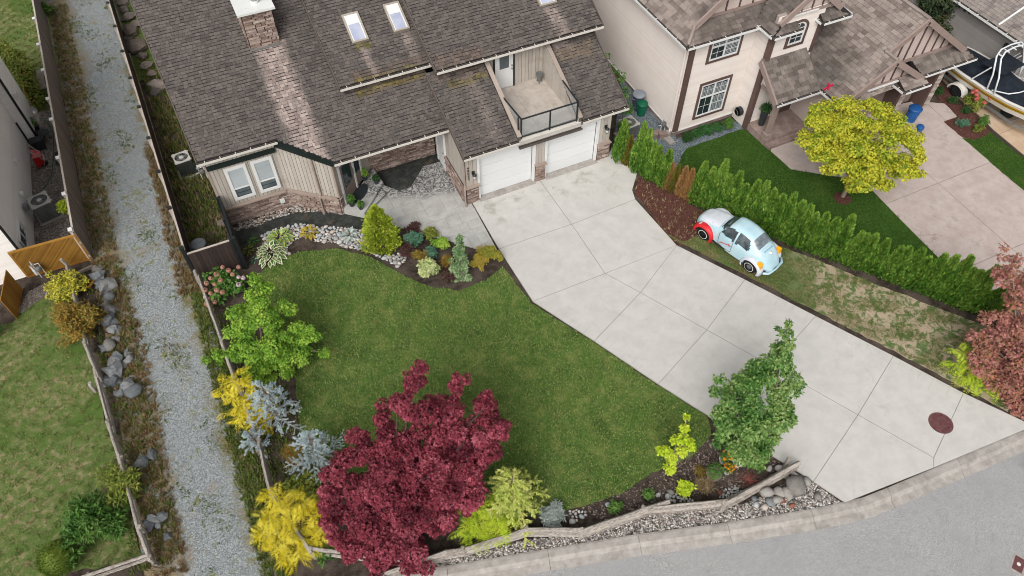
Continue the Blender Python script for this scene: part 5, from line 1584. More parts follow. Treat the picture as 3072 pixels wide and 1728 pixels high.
def bin_(label, x, y, r_, h, m_, lidm, rz=0.0):
    t = thing('garbage_bin', label, 'bin', (x, y, 0), rz)
    b = MB(); b.lathe([(r_ * .78, 0), (r_ * .8, .02), (r_ * .97, h - .08), (r_ * 1.04, h - .07), (r_ * 1.04, h - .03)], (0, 0, 0), 20); b.build('body', m_, t, local=True)
    b = MB(); b.lathe([(r_ * 1.08, h - .04), (r_ * 1.08, h), (r_ * .95, h + .04), (r_ * .5, h + .075), (.001, h + .08)], (0, 0, 0), 20); b.build('lid', lidm, t, local=True, smooth=False)
    for sg in (-1, 1):
        b = MB(); b.tube([(sg * r_ * 1.0, -.1, h - .2), (sg * r_ * 1.2, -.06, h - .17), (sg * r_ * 1.2, .06, h - .17), (sg * r_ * 1.0, .1, h - .2)], .018, 5); b.build('handle', lidm, t, local=True)
    b = MB(); b.box((0, 0, h + .085), (r_ * .9, .05, .03)); b.build('lid_ridge', lidm, t, local=True)
    return t
bin_('dark grey round garbage bin with lid behind the brown gate', -3.0, 23.75, .3, .78, M_blackp, mat('grey_plastic', ['#55585c', '#666a6e'], (.4, .6), 4, rough=.5))
bin_('lower black garbage bin tucked right behind the brown gate', -2.95, 23.08, .3, .7, M_blackp, M_blackp)
bin_('blue grey garbage bin with pale lid between the houses', [18.21,24.09][0], [18.21,24.09][1] + .2, .3, .9, M_bluep, mat('grey_lid', ['#8b929b', '#9aa1aa'], (.4, .6), 4, rough=.5))
bin_('green garbage bin beside the cream house wall', [18.16,23.66][0], [18.16,23.66][1] + .18, .25, .68, M_greenp, M_greenp)
bin_('blue bin at the taupe garage front behind the yellow maple', 29.75, 17.9, .3, .75, M_royal, M_royal)
bin_('small blue bucket on the pink drive by the yellow maple', 29.55, 17.1, .16, .3, M_royal, M_royal)
# meters
def meter(label, x, y, h, face):
    t = thing('gas_meter', label, 'meter', (x, y, 0))
    b = MB(); b.tube([(0, 0, 0), (0, 0, h)], .02, 6); b.tube([(.22, 0, 0), (.22, 0, h * .8), (.0, 0, h * .8)], .02, 6); b.tube([(0, 0, h * .5), (-.14, 0, h * .5)], .015, 6); b.build('pipe', M_white, t, local=True)
    b = MB(); b.lathe([(.02, -.11), (.11, -.08), (.13, 0), (.11, .08), (.02, .11)], (.1, face * -.02, h * .55), 10); b.build('body', M_acg, t, local=True)
    b = MB(); b.lathe([(.01, -.03), (.09, -.02), (.09, .02), (.01, .03)], (.0, 0, h * .8), 10); b.build('regulator', M_steel, t, local=True)
    return t
meter('gas meter with white pipes at the left house corner', [-2.05,28.24][0] - .1, [-2.05,28.24][1] + .1, .9, 1)
meter('grey gas meter with pipes at the cream house side wall', 18.35, 22.35, .8, 1)
meter('grey meter on the wall beside the golden screen', -9.2, 25.4, 1.0, 1)
# heap of stones and tiles by the cream house
for k, (x, y, sx, sy, sz) in enumerate(((18.05, 22.2, .4, .3, .22), (18.2, 21.95, .28, .4, .3), (18.45, 21.98, .3, .25, .16))):
    b = MB(); b.box((x, y, sz / 2), (sx, sy, sz), .4 + k); tag(b.build('paving_block', M_porch), ['wide brown block at the cream house corner', 'tall brown block at the cream house corner', 'flat brown block at the cream house corner'][k], 'block')
# hose reel
t = thing('hose_reel', 'black hose reel with white hose on the cream porch wall', 'hose', (22.0, 21.35, .7))
b = MB(); b.lathe([(.22, -.1), (.22, .1), (.2, .1), (.2, -.1)], (0, 0, 0), 16, M=Matrix.Rotation(R(90), 3, 'Y')); b.build('reel', M_blackp, t, local=True)
b = MB()
for k in range(4):
    b.tube([(-.06 - .01 * k, .12 + .2 * math.cos(a), -.05 + .16 * math.sin(a) - .02 * k) for a in [i * .42 for i in range(15)]], .015, 5)
b.build('hose', mat('hose_pale', ['#c9c4bb', '#d8d3ca'], (.5, .5), 3), t, local=True)
# planter on the porch
t = thing('planter', 'tall black planter with green plant on the porch', 'planter', (*[22.7,20.43], .34))
b = MB(); b.lathe([(.13, 0), (.2, .95), (.17, .95), (.15, .85), (.01, .85)], (0, 0, 0), 14); b.build('pot', M_blackp, t, local=True)
PORCH_PLANTER = t
# pots of the stoop and doormat
M_potg = mat('pot_dark', ['#2c3136', '#3a4045'], (.5, .5), 5, rough=.4)
POTS = []
for lab, x, y, r_, h in (('dark pot with round green shrub left of the entrance door', *[3.43,23.61], .16, .26), ('small black pot with green plant on the stoop edge', *[3.71,23.24], .12, .2), ('dark pot with bright green shrub at the porch wall', *[4.44,24.92], .16, .26), ('black pot with dark foliage beside the black bed', *[4.82,24.45], .12, .24)):
    t = thing('potted_plant', lab, 'potted plant', (x, y, .342))
    b = MB(); b.lathe([(r_ * .7, 0), (r_ * .95, h - .04), (r_ * 1.08, h - .03), (r_ * 1.08, h), (r_ * .85, h), (r_ * .8, h - .05), (.01, h - .05)], (0, 0, 0), 14); b.build('pot', M_potg, t, local=True)
    POTS.append((t, r_, h))
b = MB(); cx_, cy_ = [3.99,24.2]
b.prism([(cx_ - .08 + .62 * math.cos(a) * .72 - .30 * math.sin(a) * .72, cy_ - .05 + .62 * math.cos(a) * .72 + .30 * math.sin(a) * .72) for a in [i * math.pi * 2 / 28 for i in range(28)]], .342, .36)
tag(b.build('doormat', mat('rubber_mat', ['#23282b', '#2d3336'], (.2, .8), 20, bump=(60, .6, .01))), 'oval black doormat in front of the entrance door', 'doormat')
# deck bucket
t = thing('ash_can', 'small grey metal can on legs on the roof deck', 'can', (13.1, 25.0, 2.752))
b = MB(); b.lathe([(.1, .1), (.15, .42), (.17, .42), (.17, .45), (.13, .45), (.12, .4), (.01, .4)], (0, 0, 0), 14); b.build('body', M_acg, t, local=True)
for k in range(3):
    a = k * 2.1; b = MB(); b.tube([(math.cos(a) * .1, math.sin(a) * .1, .12), (math.cos(a) * .14, math.sin(a) * .14, 0)], .015, 5); b.build('leg', M_acg, t, local=True)
# manhole
t = thing('manhole_cover', 'round rusty brown manhole cover set in the driveway', 'manhole cover', (*[19.0,4.87], .055))
b = MB(); b.lathe([(.42, 0), (.42, .012), (.40, .014), (.39, .008), (.01, .008)], (0, 0, 0), 32); b.build('ring', mat('rust_iron', ['#4f2f30', '#6b4345', '#7d5555'], (.3, .8), 8, rough=.8, bump=(50, .5, .01)), t, local=True)
for i in range(-5, 6):
    for j in range(-5, 6):
        if i * i + j * j < 27:
            b = MB(); b.box((i * .065, j * .065, .013), (.04, .04, .012)); b.build('stud', MATS['rust_iron'], t, local=True)
t = thing('utility_cover', 'small square pinkish cover set in the road at the lower right', 'cover', (*[17.68,0.12], -.098), .5)
b = MB(); b.box((0, 0, .004), (.62, .42, .012)); b.build('frame', M_kerb, t, local=True)
b = MB(); b.box((0, 0, .012), (.5, .3, .012)); b.build('lid', MATS['rust_iron'], t, local=True)
b = MB(); b.lathe([(.06, .018), (.06, .024), (.01, .024)], (0, 0, 0), 10); b.build('disc', M_white, t, local=True)
# square plinth at the hedge
b = MB(); x, y = [15.94,20.43]; b.box((x, y, .12), (.3, .3, .24), .4); b.box((x, y, .26), (.42, .36, .06), .4); tag(b.build('marker_post', M_brown), 'low square brown post cap at the end of the hedge', 'post')
# pinwheel
t = thing('pinwheel', 'pink pinwheel stuck in the gutter above the porch', 'pinwheel', (24.42, 19.0, 2.72))
b = MB(); b.tube([(0, 0, 0), (0, 0, .25)], .012, 5); b.build('stick', M_white, t, local=True)
for k in range(4):
    a = k * math.pi / 2 + .3; b = MB(); b.beam((0, -.03, .25), (math.cos(a) * .26, -.06, .25 + math.sin(a) * .26), .03, .11); b.build('vane', mat('pink_vane', ['#d8214f', '#ec4b73'], (.8, .2), 3, rough=.5), t, local=True)
# litter on the road
for k, (p, lab) in enumerate((([3.4,6.66], 'white scrap of paper on the road by the kerb'), ([19.29,3.36], 'white paper scrap in the gutter below the driveway'))):
    b = MB(); b.slab3([(p[0] - .06, p[1] - .05, -.065), (p[0] + .07, p[1] - .03, -.06), (p[0] + .04, p[1] + .1, -.03), (p[0] - .03, p[1] + .09, -.06)], (0, 0, 1), .008); tag(b.build('paper', M_white), lab, 'paper')
# wheelbarrow leaning on the white house
t = thing('wheelbarrow', 'red wheelbarrow tipped up against the white house wall', 'wheelbarrow', (-8.75, 32.3, 0), .1)
b = MB(); P0 = [(-.05, -.3, .25), (-.05, .3, .25), (.0, .35, .85), (.0, -.35, .85)]; P1 = [(.30, -.2, .32), (.30, .2, .32), (.33, .24, .72), (.33, -.24, .72)]
b.hexa([P0[0], P0[1], P0[2], P0[3], P1[0], P1[1], P1[2], P1[3]]); b.build('tray', mat('red_paint', ['#b3161c', '#c62329'], (.3, .6), 3, rough=.3, spec=.5), t, local=True)
for sg in (-1, 1):
    b = MB(); b.tube([(.2, sg * .06, .1), (.36, sg * .22, .45), (-.02, sg * .3, 1.35)], .022, 6); b.build('handle', M_wood_p, t, local=True)
b = MB(); b.beam((.36, -.22, .5), (.36, .22, .5), .05, .03); b.build('brace', M_wood_p, t, local=True)
b = MB(); b.lathe([(.08, -.05), (.17, -.045), (.19, 0), (.17, .045), (.08, .05)], (.22, 0, .19), 16, M=Matrix.Rotation(R(90), 3, 'X')); b.build('wheel', M_blackp, t, local=True)
# ladder along the fence, pots, tank, table
t = thing('ladder', 'pale ladder hanging on the weathered fence', 'ladder', (-7.42, 30.8, 0))
for z in (.9, 1.25):
    b = MB(); b.beam((-7.4, 29.8, z), (-7.42, 32.2, z), .03, .06); b.build('rail', M_wood_p, t)
for k in range(8):
    b = MB(); b.beam((-7.4, 29.95 + k * .3, .92), (-7.4, 29.95 + k * .3, 1.23), .03, .03); b.build('rung', M_wood_p, t)
t = thing('propane_tank', 'white propane tank beside the golden screen', 'tank', (*[-8.66,36.61], 0))
b = MB(); b.lathe([(.1, 0), (.12, .04), (.16, .1), (.16, .32), (.12, .4), (.04, .43)], (0, 0, 0), 14); b.build('body', M_white, t, local=True)
b = MB(); b.lathe([(.09, .42), (.09, .5)], (0, 0, 0), 10, caps=False); b.build('collar', M_acw, t, local=True)
for lab, q, r_, h, m_ in (('dark blue glazed pot in the pebble yard', [-8.71,35.17], .2, .3, mat('navy_glaze', ['#1d2440', '#2b3355'], (.4, .5), 3, rough=.3)), ('brown pot with soil next to the blue pot', [-8.79,34.65], .22, .28, mat('pot_brown', ['#3a2a22', '#4b382d'], (.5, .5), 4)), ('white flower box with red and white flowers', [-8.61,39.35], .22, .25, M_white)):
    t = thing('flower_pot', lab, 'pot', (*q, 0)); b = MB(); b.lathe([(r_ * .7, 0), (r_, h), (r_ * .85, h), (r_ * .8, h - .04), (.01, h - .05)], (0, 0, 0), 14); b.build('pot', m_, t, local=True); POTS.append((t, r_, h))
t = thing('patio_table', 'small round black table in the pebble yard', 'table', (*[-8.29,34.26], 0))
b = MB(); b.lathe([(.26, .4), (.26, .43), (.01, .43)], (0, 0, 0), 16); b.build('tabletop', M_blackp, t, local=True)
for k in range(3):
    a = k * 2.1; b = MB(); b.tube([(math.cos(a) * .08, math.sin(a) * .08, .4), (math.cos(a) * .2, math.sin(a) * .2, 0)], .015, 5); b.build('leg', M_blackp, t, local=True)
b = MB(); x, y = [-8.64,33.73]; b.box((x, y, .25), (.5, .4, .5), .1); b.box((x, y, .51), (.54, .44, .04), .1); tag(b.build('storage_box', M_blackp), 'dark storage box beside the red wheelbarrow', 'box')
for q, lab in (([-7.87,32.92], 'upper black disc by the fence'), ([-7.89,32.26], 'lower black disc by the fence')):
    b = MB(); b.lathe([(.2, 0), (.2, .05), (.01, .06)], (q[0], q[1], .02), 16); tag(b.build('plant_saucer', M_blackp), lab + ' in the pebble yard', 'saucer')
b = MB(); P = [[-8.52,35.96],[-8.19,35.49],[-8.01,34.44],[-8.11,32.96],[-8.31,31.59],[-8.6,30.88],[-8.77,30.75]]; b.tube([(x, y, .05) for x, y in P], .016, 5); tag(b.build('garden_hose', M_greenp), 'thin green garden hose across the pebble yard', 'hose')
b = MB(); q0, q1 = [-8.25,39.64], [-8.24,38.29]; b.beam((*q0, .3), (*q1, .05), .5, .04); tag(b.build('plywood', M_wood_p), 'pale board leaning by the flower box', 'board')

# ------------------------------------------------------------------ boulders and river stones
M_boulder = mat('boulder_grey', ['#77736f', '#8f8a85', '#a5a09a', '#8a8f92'], (.9, .25), 6, rough=.95, bump=(14, .8, .03))
M_river = mat('river_stone', ['#95928f', '#b3b0ac', '#cecbc7', '#a5aeb5', '#dddad6', '#bfb3ab'], (1, .1), 9, rough=.85, bump=(20, .3, .01))
M_rust = mat('stone_red', ['#7c4a3c', '#96604c', '#b0785c'], (1, .2), 6, rough=.9)
M_darkrock = mat('dark_rock', ['#55585b', '#6f7376', '#8b8e90', '#7a756f'], (.9, .3), 5, rough=.95, bump=(12, .9, .03))
def stone_at(name, x, y, s_, m_, label, cat, seed, group=None, zf=.7, z=0.0, rough=.18):
    me = pebble_mesh(m_.name + str(seed % 6), m_, seed % 6, rough, rough < .25)
    o = bpy.data.objects.new(name, me); COL.objects.link(o); r = random.Random(seed)
    sx, sy, sz = s_ * r.uniform(.9, 1.2), s_ * r.uniform(.7, .95), s_ * zf * r.uniform(.85, 1.1)
    o.matrix_basis = Matrix.Translation((x, y, z + sz * .33)) @ Matrix.Rotation(r.uniform(0, 6.3), 4, 'Z') @ Matrix.Diagonal((sx, sy, sz, 1))
    return tag(o, label, cat, group)
BOULD = [([12.82,5.13],0.8),([11.85,5.39],0.48),([12.24,5.21],0.46),([12.46,5.07],0.44),([13.31,5.13],0.3),([12.01,5.03],0.34),([11.78,5.07],0.32),([13.3,4.55],0.3),([11.51,5.01],0.26),([11.3,5.2],0.22),([12.17,4.96],0.22),([12.36,4.67],0.2),([11.37,5.39],0.22),([13.07,5.49],0.28),([12.82,5.55],0.24),([12.47,6.04],0.24),([12.76,5.92],0.28),([10.46,6.05],0.2),([9.0,6.75],0.24),([8.57,6.85],0.2),([8.81,6.66],0.24),([5.57,7.27],0.26),([6.91,7.26],0.22)]
BL = ['largest round grey boulder at the right end of the rail fence', 'blue grey boulder under the right end of the rail fence', 'tan boulder beside the largest grey boulder', 'grey boulder between the tan and the largest boulder', 'flat grey stone at the driveway edge beside the largest boulder', 'rounded grey stone below the tan boulder', 'dark grey stone under the right end of the rails', 'smooth blue grey stone alone near the driveway corner', 'pale round stone near the kerb below the boulders', 'white round stone left of the boulders', 'red brown stone among the boulders', 'rust coloured stone at the kerb edge', 'dark blue stone beneath the split rails', 'white stone behind the rail fence end', 'white stone touching the back of the rail fence', 'flat white stone in the bark near the driveway', 'white angular stone near the leaning fence post', 'brown stone beside the white pebble heap', 'blue grey stone behind the rail fence', 'white oval stone behind the rail fence', 'pale grey stone beside the blue grey stone', 'white round stone beside the silver shrub', 'pale upright stone behind the rail fence']
BMAT = [M_boulder] * 6 + [M_darkrock, M_boulder, M_river, M_river, M_rust, M_rust, M_darkrock, M_river, M_river, M_river, M_river, M_rust, M_boulder, M_river, M_river, M_river, M_river]
for k, (q, s_) in enumerate(BOULD):
    stone_at('boulder' if s_ > .4 else 'stone', q[0], q[1], s_, BMAT[k], BL[k], 'stone', 100 + k, zf=.75)
# river stones in the beds: each a stone of its own, the small fill joined
def stone_field(poly, n, smin, smax, m_, label, group, seed, zf=.6, z=.01):
    r = np.random.default_rng(seed); placed = []
    tries = 0
    while len(placed) < n and tries < n * 40:
        tries += 1
        q = scatter(poly, 1, int(r.integers(1e9)))[0]; s_ = smin + (smax - smin) * r.random() ** 1.6
        if all((q[0] - a) ** 2 + (q[1] - b_) ** 2 > ((s_ + c_) * .40) ** 2 for a, b_, c_ in placed):
            placed.append((q[0], q[1], s_))
    for k, (x, y, s_) in enumerate(placed):
        stone_at('river_stone', x, y, s_, m_, label, 'stone', int(seed * 1000 + k), group, zf, z)
BEDA = [[-0.63,23.8],[-0.17,23.95],[0.38,23.94],[0.99,23.86],[1.43,23.61],[1.69,23.32],[2.36,23.08],[2.86,22.63],[3.53,22.21],[3.31,21.19],[3.56,20.61],[3.88,20.54],[4.72,20.34],[4.53,19.99],[4.1,19.74],[3.76,20.36],[3.26,21.06],[2.78,21.48],[2.31,21.78],[2.28,22.07],[1.41,22.56],[1.61,23.04],[0.76,23.03],[0.07,22.72],[0.02,22.34],[0.29,22.3],[-0.04,23.16],[-0.53,23.39]]
BEDB = [[-1.54,24.76],[-1.27,24.97],[-0.5,24.94],[0.4,25.11],[1.15,25.09],[1.75,24.74],[2.41,24.21],[2.92,23.74],[2.83,23.66],[2.15,24.12],[1.12,24.54],[0.16,24.61],[-0.61,24.47],[-1.53,24.59]]
HEAP = [[10.44,6.02],[10.74,6.07],[11.07,6.06],[11.22,5.79],[11.08,5.69],[10.64,5.74],[10.37,5.93]]
HEAP2 = [[5.67,7.63],[6.0,7.55],[6.21,7.31],[6.01,7.22],[5.67,7.16],[5.53,7.32]]
HEAP3 = [[8.77,6.71],[9.12,6.64],[9.51,6.33],[9.58,6.14],[8.88,6.47]]
BEDA = [tuple(p) for p in BEDA]; BEDB = [tuple(p) for p in BEDB]
stone_field(BEDA, 215, .12, .27, M_river, 'rounded grey river stone in the pebble bed bordering the front lawn', 'river stones bordering the lawn', 5)
stone_field(BEDB, 70, .09, .22, mat('river_stone_b', ['#857c74', '#a1978d', '#bdb4a9', '#8f9699', '#c9a896'], (1, .1), 9, rough=.85), 'tan river stone in the strip under the front windows', 'river stones under the windows', 6)
stone_field([tuple(p) for p in HEAP], 28, .08, .16, M_river, 'white pebble in the small heap behind the rail fence', 'white pebble heap', 7)
stone_field([tuple(p) for p in HEAP2], 14, .09, .2, M_river, 'white pebble beside the silver shrub', 'white pebbles by the silver shrub', 8)
stone_field([tuple(p) for p in HEAP3], 16, .08, .18, M_river, 'pale pebble below the yellow green shrub', 'pale pebbles behind the fence', 9)
for P_, n, sd_ in ((BEDA, 900, 61), (BEDB, 500, 62)):
    q = scatter(P_, n, sd_); pebbles('bed_pebbles', q, .05 + .05 * np.random.default_rng(sd_).random(len(q)), .0, M_pebble, sd_, 'small pebbles filling between the river stones', 'pebbles')
# rough rocks beside the lane
ROCKS = [([-7.07,24.29],0.6),([-6.81,23.69],0.7),([-7.09,24.8],0.5),([-6.8,23.09],0.5),([-7.0,22.78],0.4),([-6.85,22.42],0.5),([-6.96,21.85],0.6),([-6.85,21.41],0.45),([-7.1,20.71],0.6),([-6.88,20.93],0.4),([-7.26,20.63],0.45),([-6.91,20.04],0.5),([-6.56,20.09],0.35),([-7.05,19.85],0.5),([-6.53,19.76],0.4),([-6.78,19.57],0.35),([-7.11,19.41],0.7),([-7.45,19.12],0.5),([-7.13,18.97],0.5),([-6.77,18.56],0.55),([-6.55,18.26],0.6),([-7.02,18.38],0.4),([-6.42,15.42],0.4),([-6.73,15.27],0.45),([-6.72,13.12],0.45),([-6.43,13.03],0.4),([-6.87,12.96],0.4),([-6.59,12.83],0.25),([-6.38,12.31],0.3),([-7.03,23.91],0.45)]
ROCKS.sort(key=lambda p: -p[0][1])
for k, (q, s_) in enumerate(ROCKS):
    stone_at('rock', q[0], q[1], s_, M_darkrock, 'angular dark grey rock in the row left of the lane, ' + ordinal(k) + ' from the lattice panel', 'rock', 300 + k, 'rocks left of the gravel lane', .75, rough=.55)
M_slabrock = mat('slab_rock', ['#6d625c', '#82766e', '#958a82', '#5d5853'], (.9, .3), 5, rough=.95, bump=(12, .9, .03))
SROCKS = [([-3.45,43.77],0.7),([-3.35,42.97],0.8),([-3.46,41.45],0.9),([-3.38,39.81],1.2),([-3.67,40.64],0.7),([-3.2,38.95],0.6),([-3.14,37.98],0.8),([-2.97,37.16],0.6),([-2.85,36.03],0.9),([-3.08,35.52],0.7),([-3.05,42.09],0.7),([-1.93,25.21],0.5),([-3.44,44.64],0.7)]
SROCKS.sort(key=lambda p: p[0][1])
for k, (q, s_) in enumerate(SROCKS):
    stone_at('rock', q[0], q[1], s_, M_slabrock, 'flat brown rock between dark fence and shingled roof, ' + ordinal(k) + ' from the gate', 'rock', 400 + k, 'rocks beside the shingled house', .55, rough=.3)
# pots and ornament in the front bed
M_terra = mat('pot_stone', ['#8b7d72', '#a1948a'], (.5, .5), 4, rough=.8)
for lab, (x, y), r_, h in (('wide stone flower pot in the front bed', [10.57,6.63], .26, .28), ('white pot with orange marigolds nearest the rail fence', [11.12,6.57], .16, .2), ('white pot with red and orange flowers behind the marigold pot', [11.22,6.94], .17, .22), ('black nursery pot with green plant behind the fence', [8.19,6.92], .17, .22)):
    t = thing('flower_pot', lab, 'pot', (x, y, 0)); b = MB(); b.lathe([(r_ * .7, 0), (r_, h), (r_ * 1.05, h), (r_ * .9, h), (r_ * .85, h - .05), (.01, h - .05)], (0, 0, 0), 16); b.build('pot', M_terra if r_ > .2 else (M_white if 'white' in lab else M_blackp), t, local=True); POTS.append((t, r_, h))
t = thing('ornament', 'white carved ornament with a dark hole in the front bed', 'ornament', (*[11.57,6.61], 0))
b = MB(); b.lathe([(.1, 0), (.16, .12), (.15, .25), (.09, .38), (.05, .55), (.02, .62)], (0, 0, 0), 10); b.build('body', mat('ornament_white', ['#cfc8bd', '#e0dad0'], (.3, .7), 6, rough=.8, bump=(15, .6, .02)), t, local=True, smooth=True)
b = MB(); b.lathe([(.05, .0), (.01, .01)], (-.05, -.152, .2), 10, M=Matrix.Rotation(R(80), 3, 'X')); b.build('hole', M_black, t, local=True)

# ------------------------------------------------------------------ the old rounded car on the grass
M_cblue = mat('car_pale_blue', ['#b4d9e6', '#bfe0eb', '#c8e4ee'], (.1, .9), 1.5, rough=.35, spec=.4, coat=.2, grime=('#d6dbe2', 1.6, .5, .7, .5))
M_cwhite = mat('car_faded_white', ['#cfd5e2', '#dde1ea', '#e6e9ef'], (.1, .9), 2.5, rough=.5, spec=.35, grime=('#aeb6c6', 2.5, .55, .75, .6))
M_cred = mat('car_red', ['#d6262b', '#e4353a'], (.1, .9), 3, rough=.45, spec=.4)
M_cglass = mat('car_glass', ['#2a3236', '#454f54', '#6b757b'], (.1, .9), 2.5, rough=.08, spec=.8)
M_tyre = mat('tyre', ['#17181a', '#222426'], (.3, .6), 8, rough=.85)
M_amber = mat('amber_lens', ['#f0a010', '#ffb92a'], (.6, .3), 5, rough=.25, k=.9)
M_redl = mat('red_lens', ['#a01818', '#b82525'], (.6, .3), 5, rough=.25)
car = thing('vintage_car', 'old pale blue rounded car with red front fender parked on the grass', 'car', (17.28, 14.78, .03), R(106.6))
XS = [1.90, 1.85, 1.7, 1.4, 1.0, .66, .58, .42, .26, .1, -.15, -.45, -.75, -.95, -1.2, -1.45, -1.65, -1.82, -1.93]
ZT = [.50, .62, .80, .93, 1.01, 1.05, 1.08, 1.25, 1.40, 1.465, 1.50, 1.485, 1.42, 1.34, 1.16, .97, .80, .62, .44]
HW = [.20, .34, .46, .55, .61, .655, .665, .68, .69, .70, .705, .705, .695, .675, .63, .57, .50, .40, .25]
TW = [.9, .9, .9, .92, .95, .95, .95, .86, .80, .77, .75, .75, .75, .77, .82, .88, .9, .92, .92]
nx, nphi = 96, 44
xs = np.linspace(1.90, -1.93, nx)
ip = lambda A: np.interp(-xs, [-x for x in XS], A)
zt, hw, tw = ip(ZT), ip(HW), ip(TW)
ker = np.array([1, 2, 3, 2, 1]) / 9.0
sm = lambda a: np.concatenate([a[:2], np.convolve(a, ker, 'valid'), a[-2:]])
zt, hw, tw = sm(zt), sm(hw), sm(tw)
phi = np.linspace(-math.pi / 2, math.pi / 2, nphi)
def car_pt(i, ph, out=0.0):
    a = abs(ph); sg = 1 if ph < 0 else -1
    c_, s_ = math.sin(a), math.cos(a)
    z = .27 + (zt[i] - .27 + out) * (s_ ** .62)
    belt = .90
    k = min(1, max(0, (z - belt) / max(.05, zt[i] - belt))) if zt[i] > 1.08 else 0
    y = (hw[i] + out) * (c_ ** .48) * (1 - (1 - tw[i]) * k * .9)
    return (xs[i], sg * y, z)
V = [car_pt(i, ph) for i in range(nx) for ph in phi]
regions = {'body': [], 'hood': [], 'windscreen': [], 'rear_window': [], 'side_window': [], 'quarter_window': [], 'engine_lid': []}
right = {'side_window': [], 'quarter_window': []}
for i in range(nx - 1):
    for j in range(nphi - 1):
        q = [i * nphi + j, (i + 1) * nphi + j, (i + 1) * nphi + j + 1, i * nphi + j + 1]
        c_ = np.mean([V[k] for k in q], 0); x, y, z = c_
        side = y > 0
        nm = 'body'
        if .95 < z < 1.38 and -.14 < x < .52 and abs(y) > .44 and x < .52 - (z - .95) * .72:
            nm = 'side_window'
        elif .95 < z < 1.37 and -.88 < x < -.22 and abs(y) > .43 and ((x + .22) / .66) ** 2 + ((z - .95) / .42) ** 2 * .55 < 1.0:
            nm = 'quarter_window'
        elif .27 < x < .60 and abs(y) < .53 - (.6 - x) * .2 and z > 1.06:
            nm = 'windscreen'
        elif -1.20 < x < -.86 and abs(y) < .40 and z > 1.1:
            nm = 'rear_window'
        elif x > .68 and abs(y) < .50 * min(1, (1.95 - x) / .6 + .25) and z > .66:
            nm = 'hood'
        elif x < -1.27 and abs(y) < .36 and z > .52:
            nm = 'engine_lid'
        (right[nm] if nm in right and not side else regions[nm]).append(q)
def car_part(nm, faces, m_, shift=0.0, parent=None):
    if not faces:
        return None
    used = sorted({k for f in faces for k in f}); mp = {k: n for n, k in enumerate(used)}
    VV = np.array([V[k] for k in used]); cen = np.array([-.1, 0, .7])
    VV = VV + unit(VV - cen) * shift
    me = np_mesh(nm, VV, [mp[k] for f in faces for k in f], np.arange(len(faces)) * 4, m_, smooth=True)
    return link(nm, me, parent or car)
car_part('body', regions['body'], M_cblue)
car_part('hood', regions['hood'], M_cwhite, .006)
car_part('engine_lid', regions['engine_lid'], M_cblue, .006)
car_part('windscreen', regions['windscreen'], M_cglass, -.012)
car_part('rear_window', regions['rear_window'], mat('car_glass_pale', ['#4d565e', '#7d878f', '#b5bcc2'], (.1, .9), 2.2, rough=.1, spec=.8), -.012)
for rg in (regions, right):
    car_part('door_window', rg['side_window'], M_cglass, -.012)
    car_part('quarter_window', rg['quarter_window'], M_cglass, -.012)
def fender(x0, sg, m_, front, a0, a1):
    prof = [(.40, .40), (.48, .455), (.58, .475), (.68, .465), (.755, .425), (.775, .375), (.765, .35)]
    b = MB(); n = 22; ring = []
    for k in range(n + 1):
        a = R(a0 + (a1 - a0) * k / n)
        fx = 1.18 if (front and math.cos(a) > 0) or (not front and math.cos(a) < 0) else 1.02
        row = []
        for y, r_ in prof:
            tp = 1.0
            row.append((x0 + r_ * fx * math.cos(a), sg * y, .31 + r_ * math.sin(a) * 1.0))
        ring.append(row)
    for k in range(n):
        for j in range(len(prof) - 1):
            q = [ring[k][j], ring[k + 1][j], ring[k + 1][j + 1], ring[k][j + 1]]
            b.poly(q if sg < 0 else q[::-1])
    return b.build('fender', m_, car, smooth=True, local=True)
fl = fender(1.2, 1, M_cred, True, -6, 205); fl['label'] = 'red front fender'
fender(1.2, -1, M_cwhite, True, -6, 205)
rf_ = fender(-1.18, 1, M_cwhite, False, -20, 200)
fender(-1.18, -1, M_cwhite, False, -20, 200)
for x0, sg in ((1.2, 1), (1.2, -1), (-1.18, 1), (-1.18, -1)):
    Mw = Matrix.Rotation(R(90), 3, 'X')
    b = MB(); b.lathe([(.19, -.07), (.27, -.085), (.315, -.05), (.32, 0), (.315, .05), (.27, .085), (.19, .07)], (x0, sg * .66, .32), 24, M=Mw); wh = b.build('wheel', M_tyre, car, local=True, smooth=True)
    b = MB(); b.lathe([(.196, .0), (.212, .004), (.216, .0), (.196, -.004)], (x0, sg * .752, .32), 24, M=Mw, caps=False); b.build('whitewall', M_white, wh, local=True)
    b = MB(); b.lathe([(.02, .03 * -sg), (.08, .03 * -sg), (.13, -.0), (.185, .01 * -sg)] if True else [], (x0, sg * .72, .32), 20, M=Mw); b.build('rim', mat('rim_grey', ['#5f6264', '#7b7e80'], (.3, .7), 8, rough=.6) if x0 < 0 else M_tyre, wh, local=True, smooth=True)
for sg in (1, -1):
    b = MB(); b.hexa([(-1.66, sg * .62 - .09, .50), (-1.50, sg * .62 - .09, .48), (-1.50, sg * .62 + .09, .48), (-1.66, sg * .62 + .09, .50), (-1.63, sg * .62 - .08, .76), (-1.44, sg * .62 - .08, .76), (-1.44, sg * .62 + .08, .76), (-1.63, sg * .62 + .08, .76)]); tl = b.build('tail_light', M_amber, car, local=True)
    b = MB(); b.box((-1.60, sg * .60, .50), (.10, .13, .1)); b.build('red_lens', M_redl, tl, local=True)
b = MB(); b.lathe([(.09, 0), (.06, .06), (.0, .07)], (-1.52, 0, .93), 10); b.build('licence_lamp', M_white, car, local=True, smooth=True)
for k in range(4):
    b = MB(); b.box((-1.36, -.21 + k * .14, 1.035 - .0), (.09, .11, .03)); b.build('vent', mat('car_vent', ['#8fb6cc', '#9fc3d6'], (.5, .4), 3), car, local=True)
